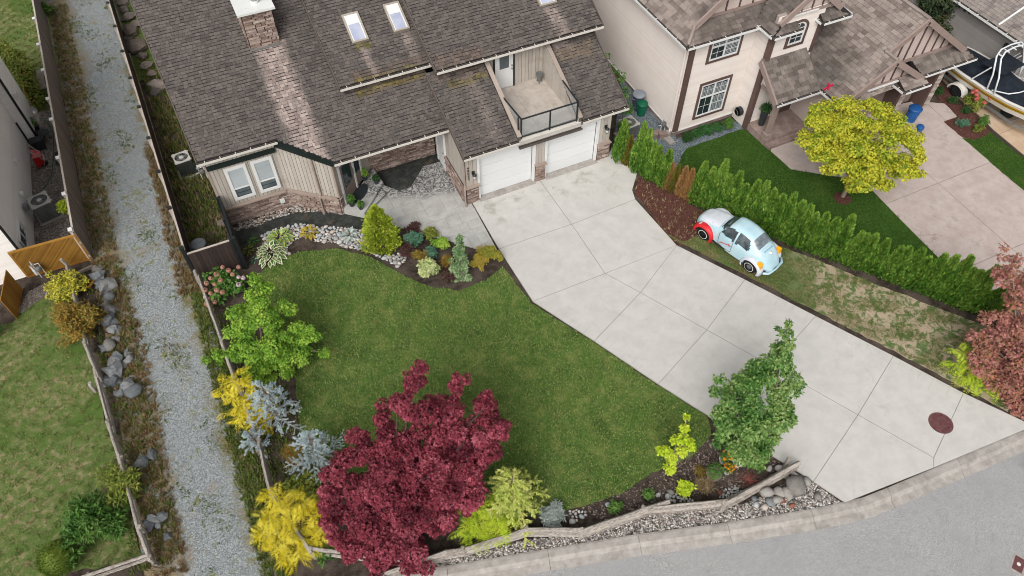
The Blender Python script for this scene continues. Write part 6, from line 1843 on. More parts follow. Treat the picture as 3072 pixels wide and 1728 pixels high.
b = MB(); b.tube([(.47, .70, .40), (.50, .685, .62), (.52, .665, .90), (.47, .62, 1.02), (.25, .545, 1.33), (.12, .515, 1.41)], .008, 4); b.tube([(-.18, .715, .36), (-.18, .71, .88), (-.18, .60, 1.30), (-.17, .54, 1.42)], .008, 4); b.tube([(.47, .70, .40), (.2, .718, .35), (-.18, .715, .36)], .008, 4); b.build('door_seam', M_black, car, local=True)
b = MB(); b.tube([(.60, -.45, 1.075), (.62, 0, 1.085), (.60, .45, 1.075)], .015, 5); b.build('windscreen_seal', M_black, car, local=True)
b = MB(); b.tube([(.56, .2, 1.12), (.40, .45, 1.27)], .012, 4); b.build('wiper', M_black, car, local=True)
b = MB(); b.tube([(.3, .5, 1.41), (.33, .54, 1.46)], .02, 5); b.build('aerial_base', M_black, car, local=True)
b = MB(); b.tube([(.34, .72, .56), (.1, .732, .63), (-.08, .73, .70), (-.1, .728, .62), (.0, .732, .74), (-.14, .726, .66)], .014, 4); b.tube([(.42, .712, .45), (.2, .73, .60), (-.05, .735, .69)], .01, 4); b.build('painted_mark', M_cred, car, local=True)
b = MB(); b.lathe([(.10, -.02), (.09, .03), (.02, .05)], (1.52, .60, .66), 12, M=Matrix.Rotation(R(55), 3, 'Y')); b.build('headlight_hole', M_wood_p, car, local=True)
b = MB(); b.box((.15, .66, .30), (1.3, .08, .06)); b.box((.15, -.66, .30), (1.3, .08, .06)); b.build('sill', mat('car_underside', ['#2a2a2c', '#38383a']), car, local=True)
b = MB(); b.hexa([(-1.7, -.55, .2), (1.6, -.5, .2), (1.6, .5, .2), (-1.7, .55, .2), (-1.8, -.6, .38), (1.7, -.5, .38), (1.7, .5, .38), (-1.8, .6, .38)]); b.build('floor_pan', MATS['car_underside'], car, local=True)
b = MB(); b.tube([(-1.78, -.62, .36), (-1.93, -.45, .33), (-1.97, 0, .32), (-1.93, .45, .33), (-1.78, .62, .36)], .055, 6); b.build('rear_apron', M_cblue, car, local=True, smooth=True)

# ------------------------------------------------------------------ boat on its trailer
M_hull = mat('boat_white', ['#e6e2da', '#efece6'], (.2, .7), 1.5, rough=.3, spec=.5, coat=.3)
M_yel = mat('boat_yellow', ['#c79a18', '#d8ac2a'], (.2, .7), 2, rough=.3, spec=.5)
M_navy = mat('boat_cover', ['#141a22', '#1d2530', '#28313d'], (.2, .8), 3, rough=.95, bump=(6, .5, .05))
M_tube = mat('white_tube', ['#dfe3e6', '#eceff1'], (.2, .7), 2, rough=.3, spec=.5)
boat = thing('boat', 'white motor boat with yellow stripe, navy cover and wakeboard tower', 'boat', (34.02, 20.1, .0), R(-88))
BX = [0, .4, 1.5, 3.0, 4.2, 5.2, 6.0, 6.5, 6.75]; BH = [1.02, 1.08, 1.16, 1.16, 1.05, .82, .5, .2, .03]; BZ = [1.22, 1.25, 1.28, 1.32, 1.38, 1.45, 1.5, 1.53, 1.54]; BK = [.52, .5, .48, .48, .52, .62, .82, 1.1, 1.3]
bxs = np.linspace(0, 6.75, 40); bh = np.interp(bxs, BX, BH); bz = np.interp(bxs, BX, BZ); bk = np.interp(bxs, BX, BK)
def strip(name, f0, f1, m_, sides=(1, -1)):
    b = MB()
    for sg in sides:
        for i in range(39):
            q = [(bxs[i], sg * f0(i)[0], f0(i)[1]), (bxs[i + 1], sg * f0(i + 1)[0], f0(i + 1)[1]), (bxs[i + 1], sg * f1(i + 1)[0], f1(i + 1)[1]), (bxs[i], sg * f1(i)[0], f1(i)[1])]
            b.poly(q if sg < 0 else q[::-1])
    return b.build(name, m_, boat, local=True, smooth=True)
lev = lambda k: (lambda i: (bh[i] * (.82 + .18 * k), bk[i] + .3 + (bz[i] - bk[i] - .3) * k))
b = MB()
for sg in (1, -1):
    for i in range(39):
        for f0, f1 in ((lambda i: (0, bk[i]), lev(0)), (lev(0), lev(.42)), (lev(.78), lev(1)), (lev(1), lambda i: (max(.01, bh[i] - .16), bz[i] + .02))):
            q = [(bxs[i], sg * f0(i)[0], f0(i)[1]), (bxs[i + 1], sg * f0(i + 1)[0], f0(i + 1)[1]), (bxs[i + 1], sg * f1(i + 1)[0], f1(i + 1)[1]), (bxs[i], sg * f1(i)[0], f1(i)[1])]
            b.poly(q if sg < 0 else q[::-1])
b.poly([(0, 1.02, 1.22), (0, .84, .82), (0, 0, .52), (0, -.84, .82), (0, -1.02, 1.22)]); b.build('hull', M_hull, boat, local=True)
strip('stripe', lev(.42), lev(.78), M_yel)
b = MB()
for sg in (1, -1):
    for i in range(3, 36):
        b.poly([(bxs[i], sg * (lev(.55)(i)[0] + .004), lev(.55)(i)[1]), (bxs[i + 1], sg * (lev(.55)(i + 1)[0] + .004), lev(.55)(i + 1)[1]), (bxs[i + 1], sg * (lev(.61)(i + 1)[0] + .004), lev(.61)(i + 1)[1]), (bxs[i], sg * (lev(.61)(i)[0] + .004), lev(.61)(i)[1])][:: (1 if sg < 0 else -1)])
b.build('pinstripe', M_black, boat, local=True)
b = MB(); nc = 14; rows = []
for i in range(40):
    w_ = max(.01, bh[i] - .18); row = []
    for j in range(nc + 1):
        t_ = -1 + 2 * j / nc
        hump = .20 + .28 * math.exp(-((bxs[i] - 2.4) / .9) ** 2) + .05 * math.sin(bxs[i] * 3.1 + j)
        row.append((bxs[i], w_ * t_, bz[i] + .03 + hump * (1 - t_ * t_) * min(1, w_)))
    rows.append(row)
for i in range(39):
    for j in range(nc):
        b.poly([rows[i][j], rows[i + 1][j], rows[i + 1][j + 1], rows[i][j + 1]])
b.build('cover', M_navy, boat, local=True)
for dx in (0, .42):
    b = MB(); b.tube([(3.0 + dx, 1.08, 1.36), (2.85 + dx * .8, 1.02, 2.1), (2.5 + dx * .6, .92, 2.85), (2.4 + dx * .55, .65, 3.05), (2.38 + dx * .5, 0, 3.1), (2.4 + dx * .55, -.65, 3.05), (2.5 + dx * .6, -.92, 2.85), (2.85 + dx * .8, -1.02, 2.1), (3.0 + dx, -1.08, 1.36)], .04, 7); b.build('tower_arch', M_tube, boat, local=True, smooth=True)
for y in (.85, .45, 0, -.45, -.85):
    b = MB(); z_ = 3.02 if abs(y) < .7 else 2.93; b.tube([(2.45, y, z_), (2.72, y, z_)], .03, 6); b.build('tower_brace', M_tube, boat, local=True)
b = MB(); b.tube([(2.1, 1.08, 1.36), (2.6, 1.0, 2.3)], .035, 6); b.tube([(2.1, -1.08, 1.36), (2.6, -1.0, 2.3)], .035, 6); b.build('tower_leg', M_tube, boat, local=True)
b = MB(); b.slab3([(2.0, .85, 2.15), (3.1, .8, 2.2), (3.2, -.8, 2.2), (2.0, -.85, 2.15)], (0, 0, 1), .03); b.build('bimini', M_navy, boat, local=True)
b = MB(); b.tube([(3.2, 1.02, 1.42), (3.9, .85, 1.62), (4.1, .4, 1.68), (4.15, 0, 1.7), (4.1, -.4, 1.68), (3.9, -.85, 1.62), (3.2, -1.02, 1.42)], .03, 6); b.build('windscreen_rail', M_tube, boat, local=True)
b = MB(); b.lathe([(.05, -.02), (.14, 0), (.05, .02)], (2.3, .98, 1.95), 10); b.tube([(2.0, .98, 1.5), (2.5, .98, 2.4)], .02, 5); b.build('board_rack', M_tube, boat, local=True)
trailer = thing('boat_trailer', 'steel boat trailer with white fenders under the motor boat', 'trailer', (34.02, 20.1, 0), R(-88))
b = MB()
for sg in (1, -1):
    b.beam((-.1, sg * .72, .42), (4.8, sg * .72, .42), .07, .12); b.beam((4.8, sg * .72, .42), (6.6, 0, .42), .07, .12)
for x in (.3, 1.6, 3.2, 4.6):
    b.beam((x, -.72, .40), (x, .72, .40), .07, .09)
b.beam((6.4, 0, .42), (7.8, 0, .42), .09, .1); b.build('frame', M_steel, trailer, local=True)
for sg in (1, -1):
    b = MB(); b.lathe([(.17, -.1), (.30, -.1), (.34, -.05), (.34, .05), (.30, .1), (.17, .1)], (1.7, sg * 1.0, .34), 20, M=Matrix.Rotation(R(90), 3, 'X')); w_ = b.build('wheel', M_tyre, trailer, local=True, smooth=True)
    b = MB(); b.lathe([(.02, -.04 * sg), (.1, -.05 * sg), (.17, -.02 * sg)], (1.7, sg * 1.05, .34), 14, M=Matrix.Rotation(R(90), 3, 'X')); b.build('rim', M_steel, w_, local=True)
    b = MB(); n = 10
    for k in range(n):
        a0, a1 = math.pi * k / n, math.pi * (k + 1) / n
        for (ya, ra), (yb, rb) in (((.84, .40), (1.16, .40)), ((1.16, .40), (1.18, .33))):
            q = [(1.7 + ra * 1.25 * math.cos(a0), sg * ya, .32 + ra * 1.1 * math.sin(a0)), (1.7 + ra * 1.25 * math.cos(a1), sg * ya, .32 + ra * 1.1 * math.sin(a1)), (1.7 + rb * 1.25 * math.cos(a1), sg * yb, .32 + rb * 1.1 * math.sin(a1)), (1.7 + rb * 1.25 * math.cos(a0), sg * yb, .32 + rb * 1.1 * math.sin(a0))]
            b.poly(q if sg > 0 else q[::-1])
    b.build('fender', M_hull, trailer, local=True, smooth=True)
b = MB(); b.lathe([(.15, -.09), (.30, -.09), (.34, -.04), (.34, .04), (.30, .09), (.15, .09)], (4.15, -.42, .62), 20, M=Matrix.Rotation(R(75), 3, 'X')); sp_ = b.build('spare_wheel', M_tyre, trailer, local=True, smooth=True)
b = MB(); b.lathe([(.02, .06), (.09, .09), (.15, .05)], (4.15, -.42, .62), 14, M=Matrix.Rotation(R(75), 3, 'X')); b.build('rim', M_steel, sp_, local=True)
b = MB(); b.tube([(6.1, -.2, .75), (6.1, -.2, .2)], .03, 6); b.lathe([(.03, -.03), (.1, -.03), (.1, .03), (.03, .03)], (6.1, -.2, .1), 12, M=Matrix.Rotation(R(90), 3, 'X')); b.build('jack_wheel', M_tyre, trailer, local=True)

# ------------------------------------------------------------------ plants
def leafmat(name, stops, trans=.3, rough=.6, noise=.6, ns=1.5):
    return mat(name, stops, (.6, noise), ns, rough=rough, spec=.25, trans=trans * .45, k=.8)
M_twig = mat('twig', ['#5b4d42', '#7a6a5c', '#8f8072'], (.6, .4), 5, rough=.95)
M_trunk = mat('trunk_bark', ['#6a5d52', '#85776a', '#9b8d80'], (.4, .8), 6, rough=.95, bump=(20, .8, .02))
def crown_pts(cl_, n, seed, depth=.0, flat=.8, shell=.45):
    r = np.random.default_rng(seed); C = np.array(cl_, float)
    h = np.array([.425, .905, 0.0])
    w = C[:, 3] ** 2; w = w / w.sum()
    idx = r.choice(len(C), n, p=w)
    d_ = rand_dirs(n, r); rad = (shell + (1 - shell) * r.random(n) ** .6)[:, None]
    off = (r.normal(0, 1, len(C)) * depth)
    P = C[idx, :3] + h * off[idx][:, None] * C[idx, 3:4] + d_ * rad * C[idx, 3:4] * np.array([1, 1, flat])
    return P, d_, r
def crown(name, parent, cl_, n, L, W, m_, seed, depth=.8, flat=.8, up=.75, shell=.45, lobes=1, droop=.15, sub=0, subr=(.28, .5)):
    if sub:                              # break each clump into smaller sprays so light and gaps get in
        r = np.random.default_rng(seed + 500); C = []
        for c in cl_:
            for _ in range(sub):
                d_ = rand_dirs(1, r)[0]
                C.append([*(np.array(c[:3]) + d_ * c[3] * (.35 + .6 * r.random()) * np.array([1, 1, flat])), c[3] * r.uniform(*subr)])
        cl_ = C
    P, d_, r = crown_pts(cl_, n, seed, depth if not sub else depth * .6, flat * (.8 if sub else 1), shell)
    P[:, 2] = np.maximum(P[:, 2], .06)
    N = unit(d_ * .9 + np.array([0, 0, up]) + r.normal(0, .28, (n, 3)))
    D = unit(np.cross(N, rand_dirs(n, r)) + d_ * .4)
    l = L * (.6 + .8 * r.random(n)); w = W * (.7 + .6 * r.random(n))
    V = []
    for k in range(lobes):
        a = (k - (lobes - 1) / 2) * .75
        S = np.cross(N, D)
        V.append(kites(P, D * math.cos(a) + S * math.sin(a), N, l * (1 - .18 * abs(k - (lobes - 1) / 2)), w, droop=droop))
    return leaf_obj(name, np.concatenate(V), m_, parent)
def limbs(parent, base, targets, r0, m_, seed, name='trunk', fork=.35, thin=.012, top=None):
    r = random.Random(seed); b = MB(); B = Vector(base)
    cx = Vector((sum(t[0] for t in targets) / len(targets), sum(t[1] for t in targets) / len(targets), sum(t[2] for t in targets) / len(targets)))
    F_ = B.lerp(cx, fork)
    b.tube([B - Vector((0, 0, .05)), B.lerp(F_, .5) + Vector((r.uniform(-.04, .04), r.uniform(-.04, .04), 0)), F_], [r0, r0 * .82, r0 * .7], 7)
    for t in targets:
        T = Vector(t[:3]); mid = F_.lerp(T, .5) + Vector((r.uniform(-.15, .15), r.uniform(-.15, .15), r.uniform(0, .2)))
        b.tube([F_, mid, T], [r0 * .55, r0 * .3, thin], 5)
    return b.build(name, m_, parent)
def tree(name, label, cat, base, cl_, n, L, W, m_, seed, r0=.12, group=None, mt=None, **kw):
    t = thing(name, label, cat, (base[0], base[1], 0), 0, group)
    tg = cl_ if len(cl_) < 16 else [cl_[i] for i in range(0, len(cl_), 2)]
    limbs(t, (base[0], base[1], 0), tg, r0, mt or M_trunk, seed, fork=kw.pop('fork', .35))
    crown('crown', t, cl_, n, L, W, m_, seed, **kw)
    return t
def shrub(name, label, x, y, r_, h, n, L, W, m_, seed, cat='shrub', lobes=1, k=7, **kw):
    r = random.Random(seed)
    t = thing(name, label, cat, (x, y, 0), 0, kw.pop('group', None))
    cl_ = [[x + r.uniform(-.5, .5) * r_, y + r.uniform(-.5, .5) * r_, h * r.uniform(.4, .68), r_ * r.uniform(.42, .62)] for _ in range(k)] + [[x, y, h * .72, r_ * .5]]
    limbs(t, (x, y, 0), cl_[:5], .02 + .02 * r_, M_twig, seed, name='stems', fork=.25, thin=.006)
    crown('foliage', t, cl_, int(n * 1.25), L, W, m_, seed, depth=0.1, **{**dict(lobes=lobes, sub=5, shell=.2, flat=min(1.0, h / (2 * r_) + .15)), **kw})
    return t

ML_red = leafmat('leaf_maple_red', ['#38141c', '#561e29', '#762b39', '#983e4e', '#b4626f'], .3, .55, .6, 1.1)
ML_birch = leafmat('leaf_dark_green', ['#2c5420', '#3f6a2a', '#557f37', '#7d9a52', '#92a866'], .25, .45)
ML_lime = leafmat('leaf_lime', ['#44701e', '#62902c', '#86b038', '#b2cd56'], .35)
ML_gold = leafmat('leaf_gold_green', ['#4f7420', '#6f8f25', '#93a42a', '#bcbc34', '#d8cf42', '#aab030'], .35)
ML_yellow = leafmat('leaf_yellow', ['#8f9a18', '#c2b41a', '#dcca28', '#e8d840', '#ece268'], .3)
ML_ygreen = leafmat('leaf_yellow_green', ['#8fae14', '#a8c420', '#c3d73a', '#d4e04f'], .3)
ML_blue = leafmat('needle_blue', ['#86a0a7', '#a3bac0', '#bfd0d4', '#dbe6e8'], .15, .6)
ML_cedar = leafmat('spray_cedar', ['#345818', '#4b7626', '#619034', '#7ea545'], .15, .65)
ML_cedar_tip = leafmat('spray_cedar_tip', ['#688f2f', '#88aa40', '#a6c256'], .2, .65)
ML_cedar_brown = leafmat('spray_brown', ['#8a6238', '#a77c4a', '#bf9660', '#75583a'], .2, .75)
ML_mix = leafmat('spray_mixed', ['#4c6a22', '#6d7c2c', '#8a6d30', '#3f6020'], .2, .7)
ML_green = leafmat('leaf_green', ['#2f5520', '#426b28', '#577f33', '#728f48'], .3)
ML_olive = leafmat('leaf_olive', ['#4e6320', '#66782a', '#808c36', '#97994a'], .3)
ML_deep = leafmat('leaf_deep', ['#1d3a1a', '#2a4d22', '#39602b'], .2)
ML_teal = leafmat('leaf_teal', ['#3c6650', '#4f7d63', '#6c9479'], .25)
ML_varieg = leafmat('leaf_variegated', ['#7d9a4e', '#a3b86c', '#c7d08f', '#e0e0b0', '#6c8c4a'], .3)
ML_cream = leafmat('leaf_cream', ['#7f9a6c', '#b7bf94', '#dcd9b8', '#ece8d0'], .3)
ML_hosta = leafmat('leaf_hosta', ['#4d7a55', '#67936a', '#86aa7f', '#3f6f4a'], .3)
ML_rust = leafmat('leaf_rust', ['#7b5a22', '#94702c', '#a98a3a', '#6f7530', '#8b4f28'], .3)
ML_pinkm = leafmat('leaf_pink_maple', ['#9c5a4c', '#b5766a', '#c08a7f', '#a4605e', '#8d7a55', '#c4755f'], .3)
ML_dark = leafmat('leaf_dark_purple', ['#3b2426', '#4d3032', '#5e3d3b', '#4c4632'], .25)
ML_silver = leafmat('leaf_silver', ['#8d9992', '#a9b4ad', '#c5cec8'], .2)
ML_goldsp = leafmat('leaf_spirea', ['#8f862c', '#a8963a', '#c0a94a', '#7d8a30'], .3)

# red Japanese maple
RM = [[2.4,11.84,4.85,0.31],[2.07,11.58,4.47,0.48],[3.39,11.05,4.55,0.36],[3.0,10.8,4.17,0.54],[4.09,10.27,4.15,0.29],[3.73,9.98,3.73,0.6],[1.49,11.23,3.91,0.67],[2.38,10.62,3.73,0.79],[3.05,9.82,3.3,0.88],[4.08,9.62,3.56,0.41],[0.75,10.95,3.34,0.64],[1.53,10.24,3.04,1.05],[2.31,9.39,2.6,1.05],[0.02,10.95,3.04,0.65],[-0.68,10.65,2.47,0.66],[0.32,10.23,2.51,1.07],[1.1,9.37,2.07,1.2],[2.28,8.77,2.03,0.69],[-1.14,10.03,1.71,0.71],[-0.34,9.46,1.53,1.0],[0.59,8.62,1.18,1.03],[1.53,8.48,1.45,0.64],[-1.08,9.21,1.0,0.68],[-0.38,8.58,0.72,0.79],[0.4,8.11,0.63,0.63],[-1.2,10.55,2.16,0.38]]
RMX = [[0.95,10.23,2.49,1.01],[1.41,9.52,2.04,1.01],[0.11,9.63,1.6,1.03],[0.34,9.02,1.14,0.91],[-0.43,10.18,1.86,0.77],[2.24,10.11,2.93,0.74],[2.72,9.98,3.02,0.74],[3.22,9.65,2.93,0.68],[3.03,9.25,2.49,0.56],[-0.64,8.98,0.69,0.79],[-0.98,9.64,1.14,0.66],[1.19,10.7,3.02,0.68]]
tree('maple_tree', 'large crimson maple tree at the street corner of the lawn', 'tree', [0.38,9.53], RM + RMX, 50000, .11, .06, ML_red, 201, .17, depth=.9, flat=.62, lobes=3, sub=8, shell=.45, droop=.25, subr=(.22, .5), mt=mat('dark_bark', ['#3b2e2c', '#54433f'], (.4, .8), 6, rough=.95))
# slender dark green tree by the drive
BT = [[12.81,8.08,5.82,0.15],[12.77,7.91,5.28,0.3],[12.59,7.77,4.65,0.49],[12.2,7.76,4.09,0.52],[12.72,7.38,3.71,0.61],[11.83,7.68,3.39,0.66],[11.24,7.82,2.99,0.45],[11.0,8.18,3.71,0.18],[12.09,7.24,2.5,1.03],[11.41,7.42,2.08,0.76],[12.7,6.96,2.5,0.6],[13.05,7.05,3.23,0.27],[11.96,6.91,1.39,0.92],[11.27,7.17,1.22,0.59],[12.44,6.63,1.22,0.57],[12.11,6.55,0.55,0.46]]
tree('hornbeam_tree', 'slim dark green tree leaning over the driveway at the street', 'tree', [12.19,6.31], BT, 19000, .11, .08, ML_birch, 202, .09, depth=.55, flat=1.0, sub=7, shell=.25, fork=.15)
# lime green maple on the left
LM = [[-1.24,18.95,2.94,0.3],[-1.24,18.54,2.49,0.54],[-1.78,18.48,2.15,0.67],[-1.04,17.93,1.93,0.63],[-2.34,18.12,1.47,0.58],[-1.68,17.7,1.36,0.85],[-0.65,17.32,1.47,0.51],[-0.01,16.99,1.44,0.36],[0.18,16.39,0.89,0.24],[-1.29,17.09,0.9,0.76],[-0.52,16.7,0.86,0.39],[-2.66,17.74,0.9,0.46],[-3.3,17.95,0.8,0.31],[-2.12,17.11,0.49,0.68],[-1.29,16.66,0.43,0.52],[-2.61,17.01,0.14,0.31],[-2.0,16.61,0.02,0.34],[-3.82,18.06,0.67,0.16]]
tree('maple_tree', 'spreading lime green maple over the lane fence and lawn', 'tree', [-2.17,17.75], LM, 21000, .09, .055, ML_lime, 203, .09, depth=.6, flat=.55, lobes=2, sub=11, shell=.2)
# yellow maple in front of the neighbour's porch
YM = [[21.73,17.09,4.09,0.22],[22.67,16.82,4.24,0.33],[23.81,16.16,4.13,0.44],[21.5,16.72,3.66,0.5],[21.52,16.08,3.09,0.75],[22.16,16.6,3.83,0.8],[22.93,16.36,3.94,0.73],[22.96,15.73,3.37,1.02],[24.14,15.55,3.71,0.82],[22.13,15.86,3.15,1.01],[23.63,14.97,2.98,1.11],[24.61,14.95,3.37,0.82],[24.89,14.28,2.89,0.64],[22.19,15.08,2.46,0.83],[23.02,14.49,2.29,0.92],[24.06,14.0,2.29,0.86],[24.7,13.73,2.31,0.53],[22.4,14.34,1.89,0.44],[23.43,13.94,1.97,0.52],[21.43,15.62,2.63,0.54]]
tree('maple_tree', 'round yellow green maple on the dark lawn beside the pink drive', 'tree', [23.28,15.14], YM, 30000, .10, .075, ML_gold, 204, .1, depth=.8, flat=.65, lobes=2, sub=11, shell=.2, mt=mat('pale_bark', ['#8f8072', '#a89a8b'], (.3, .8), 5, rough=.95))
b = MB(); x, y = [23.25,15.1]; b.lathe([(.42, 0), (.3, .05), (.01, .07)], (x, y, .03), 16); tag(b.build('mulch_ring', M_bark), 'ring of brown mulch round the yellow maple trunk', 'mulch')
# pinkish maple at the right edge
PM = [[22.54,7.74,4.2,0.36],[22.3,7.48,3.76,0.46],[22.76,7.02,3.47,0.66],[22.57,6.68,2.96,0.57],[22.01,6.56,2.5,0.4],[22.41,6.08,2.15,0.93],[21.68,6.22,1.92,0.6],[21.51,6.79,2.5,0.23],[21.98,5.58,1.33,1.12],[21.3,6.05,1.5,0.57],[22.75,5.22,1.33,1.37],[21.76,5.08,0.6,0.79],[22.3,4.57,0.3,0.87],[23.24,5.78,2.27,1.37],[20.94,6.67,2.04,0.23],[22.72,4.12,-0.01,0.7]]
tree('maple_tree', 'rosy pink maple at the right edge above the hedge end', 'tree', [22.78,4.9], PM, 15000, .12, .055, ML_pinkm, 205, .1, depth=.7, flat=.75, lobes=2, sub=8, shell=.3)
# dark tree between the neighbouring houses
DT = [[34.62,23.04,1.97,0.99],[35.57,22.35,1.53,1.13],[36.49,22.11,1.88,1.27],[35.99,21.72,0.73,0.76],[35.15,23.12,2.57,1.49],[36.84,22.23,2.4,1.27]]
tree('dark_tree', 'dark green tree between the cream house and the grey house', 'tree', [37.62,21.76], DT, 6000, .16, .11, leafmat('leaf_dark_mixed', ['#1a2a1a', '#263a22', '#35482a', '#5a4a2c'], .2), 206, .12, depth=.5, sub=6)  # dark green and brown are the leaves' own tones

# cedar hedge: every cedar its own plant
def cedar_mesh(key, m_, seed, tipm=None, n=2600):
    if key in PIECES:
        return PIECES[key]
    r = np.random.default_rng(seed)
    z = r.random(n) ** .85; a = r.random(n) * 6.283
    lump = 1 + .22 * np.sin(a * 3 + seed) * np.sin(z * 9 + a) + r.normal(0, .08, n)
    rad = np.where(z < .18, .72 + 1.5 * z, 1.0) * (1 - z ** 1.2) * lump * (.55 + .45 * r.random(n) ** .4) + .02
    P = np.column_stack([rad * np.cos(a), rad * np.sin(a), z])
    out = np.column_stack([np.cos(a), np.sin(a), np.zeros(n)])
    D = unit(out * .55 * np.array([1, 1, 1]) + np.array([0, 0, .75]) + r.normal(0, .22, (n, 3)))
    N = unit(np.cross(D, rand_dirs(n, r)))
    V = kites(P * np.array([.36, .36, .95]), D, N, .10 * (.7 + .6 * r.random(n)), .06, fold=.2)
    me = np_mesh(key, V, np.arange(n * 4), np.arange(n) * 4, [m_, tipm or m_], (r.random(n) < (.15 + .35 * z)).astype(int))
    PIECES[key] = me
    return me
HG = [[15.59,21.46,2.3],[15.75,21.07,1.69],[15.97,20.54,2.74],[16.09,20.25,2.55],[16.23,19.92,2.06],[16.32,19.68,1.99],[16.52,19.21,2.09],[16.62,18.96,1.45],[16.73,18.7,1.58],[16.87,18.35,1.7],[16.99,18.06,1.75],[17.29,17.73,2.31],[17.5,17.41,2.16],[17.72,17.06,2.82],[17.91,16.77,2.15],[18.09,16.48,2.5],[18.31,16.15,1.99],[18.53,15.81,2.4],[18.71,15.52,2.55],[18.92,15.2,2.29],[19.12,14.88,2.19],[19.34,14.54,2.49],[19.56,14.19,2.26],[19.74,13.92,2.22],[19.92,13.64,1.93],[20.13,13.35,2.12],[20.38,13.0,2.08],[20.65,12.63,2.45],[21.0,12.14,1.86],[21.11,11.98,1.82],[21.29,11.74,1.94],[21.56,11.36,1.93],[21.89,10.9,1.81],[22.04,10.69,1.92],[22.29,10.35,2.08],[22.51,10.05,1.77],[22.75,9.71,2.17],[22.96,9.43,2.29],[23.2,9.08,2.5],[23.41,8.8,1.99],[23.55,8.6,2.0],[23.74,8.34,2.46],[24.15,7.77,1.71],[24.39,7.44,1.48]]
BROWN = {7: 'brown', 9: 'brown', 10: 'brown', 1: 'mix', 8: 'mix'}
HG_SEEN = sorted(range(len(HG)), key=lambda i: HG[i][0])
for rank, i in enumerate(HG_SEEN):
    x, y, z = HG[i]; z = max(1.1, min(z, 2.9))
    kind_ = BROWN.get(i, 'green')
    m_, tm = {'brown': (ML_cedar_brown, ML_cedar_brown), 'mix': (ML_mix, ML_mix), 'green': (ML_cedar, ML_cedar_tip)}[kind_]
    lab = {'brown': 'dried orange brown cedar', 'mix': 'half browned cedar', 'green': 'green columnar cedar'}[kind_] + ' in the hedge, ' + ordinal(rank) + ' from the garage end'
    t = thing('cedar', lab, 'hedge plant', (x, y, 0), (i * 2.399) % 6.283, 'cedars of the hedge between the two drives')
    me = cedar_mesh('cedar_' + kind_ + str(i % 5), m_, 31 + i % 5, tm)
    wd = random.Random(i).uniform(.95, 1.2) * (1.2 if i > 10 else 1.0) * (.85 if kind_ != 'green' else 1)
    o = bpy.data.objects.new('foliage', me); COL.objects.link(o); o.parent = t; o.scale = (wd, wd, z)
    b = MB(); b.tube([(0, 0, 0), (0, 0, z * .6)], [.04, .02], 5); b.build('trunk', M_twig, t, local=True)

# golden cone by the walk
def conifer(name, label, x, y, h, r_, n, L, W, mats_, seed, cat='conifer', pw=1.2, upw=.6):
    t = thing(name, label, cat, (x, y, 0)); r = np.random.default_rng(seed)
    z = r.random(n) ** 1.1; a = r.random(n) * 6.283
    lump = 1 + .32 * np.sin(a * 4 + seed + z * 7) * np.sin(z * 14 + a) + r.normal(0, .12, n)
    rad = r_ * np.minimum(1, .6 + 3 * z) * (1 - z ** pw) * lump * (.45 + .55 * r.random(n) ** .5)
    P = np.column_stack([x + rad * np.cos(a), y + rad * np.sin(a), .08 + z * (h - .15)])
    out = np.column_stack([np.cos(a), np.sin(a), np.zeros(n)])
    D = unit(out * .8 + np.array([0, 0, upw]) + r.normal(0, .3, (n, 3))); N = unit(np.cross(D, rand_dirs(n, r)))
    leaf_obj('foliage', kites(P, D, N, L * (.6 + .8 * r.random(n)), W, fold=.2), mats_, t)
    b = MB(); b.tube([(x, y, 0), (x, y, h * .8)], [.05, .015], 6); b.build('trunk', M_twig, t)
    return t
ML_goldcone = leafmat('spray_gold', ['#6d8c1c', '#8ba526', '#aabd38', '#cbd256', '#557a1c'], .25, .6, .4, 2.5)
conifer('golden_conifer', 'golden green cone shaped conifer beside the stamped walkway', *[3.87,21.06], 2.49, .68, 6500, .13, .07, ML_goldcone, 41, pw=1.9)
VS = [[6.47,18.51,2.06,0.11],[6.39,18.48,1.85,0.19],[6.43,18.39,1.6,0.22],[6.22,18.42,1.38,0.22],[6.44,18.27,1.23,0.27],[6.13,18.34,0.95,0.22],[6.42,18.16,0.82,0.27],[6.12,18.21,0.52,0.32],[6.34,18.04,0.29,0.29],[5.95,18.19,0.17,0.21]]
tree('variegated_shrub', 'tall variegated upright shrub in the island bed by the walk', 'shrub', [6.23,18.01], VS, 4200, .09, .05, leafmat('leaf_pale_green', ['#466b3c', '#648a55', '#8faa78', '#bcc9a2'], .3), 42, r0=.03, depth=.3, flat=1.0, sub=5, shell=.2, fork=.1)
t_ = PORCH_PLANTER
crown('plant', t_, [[t_.location.x, t_.location.y, 1.35, .2]], 260, .16, .06, ML_deep, 43, depth=0)
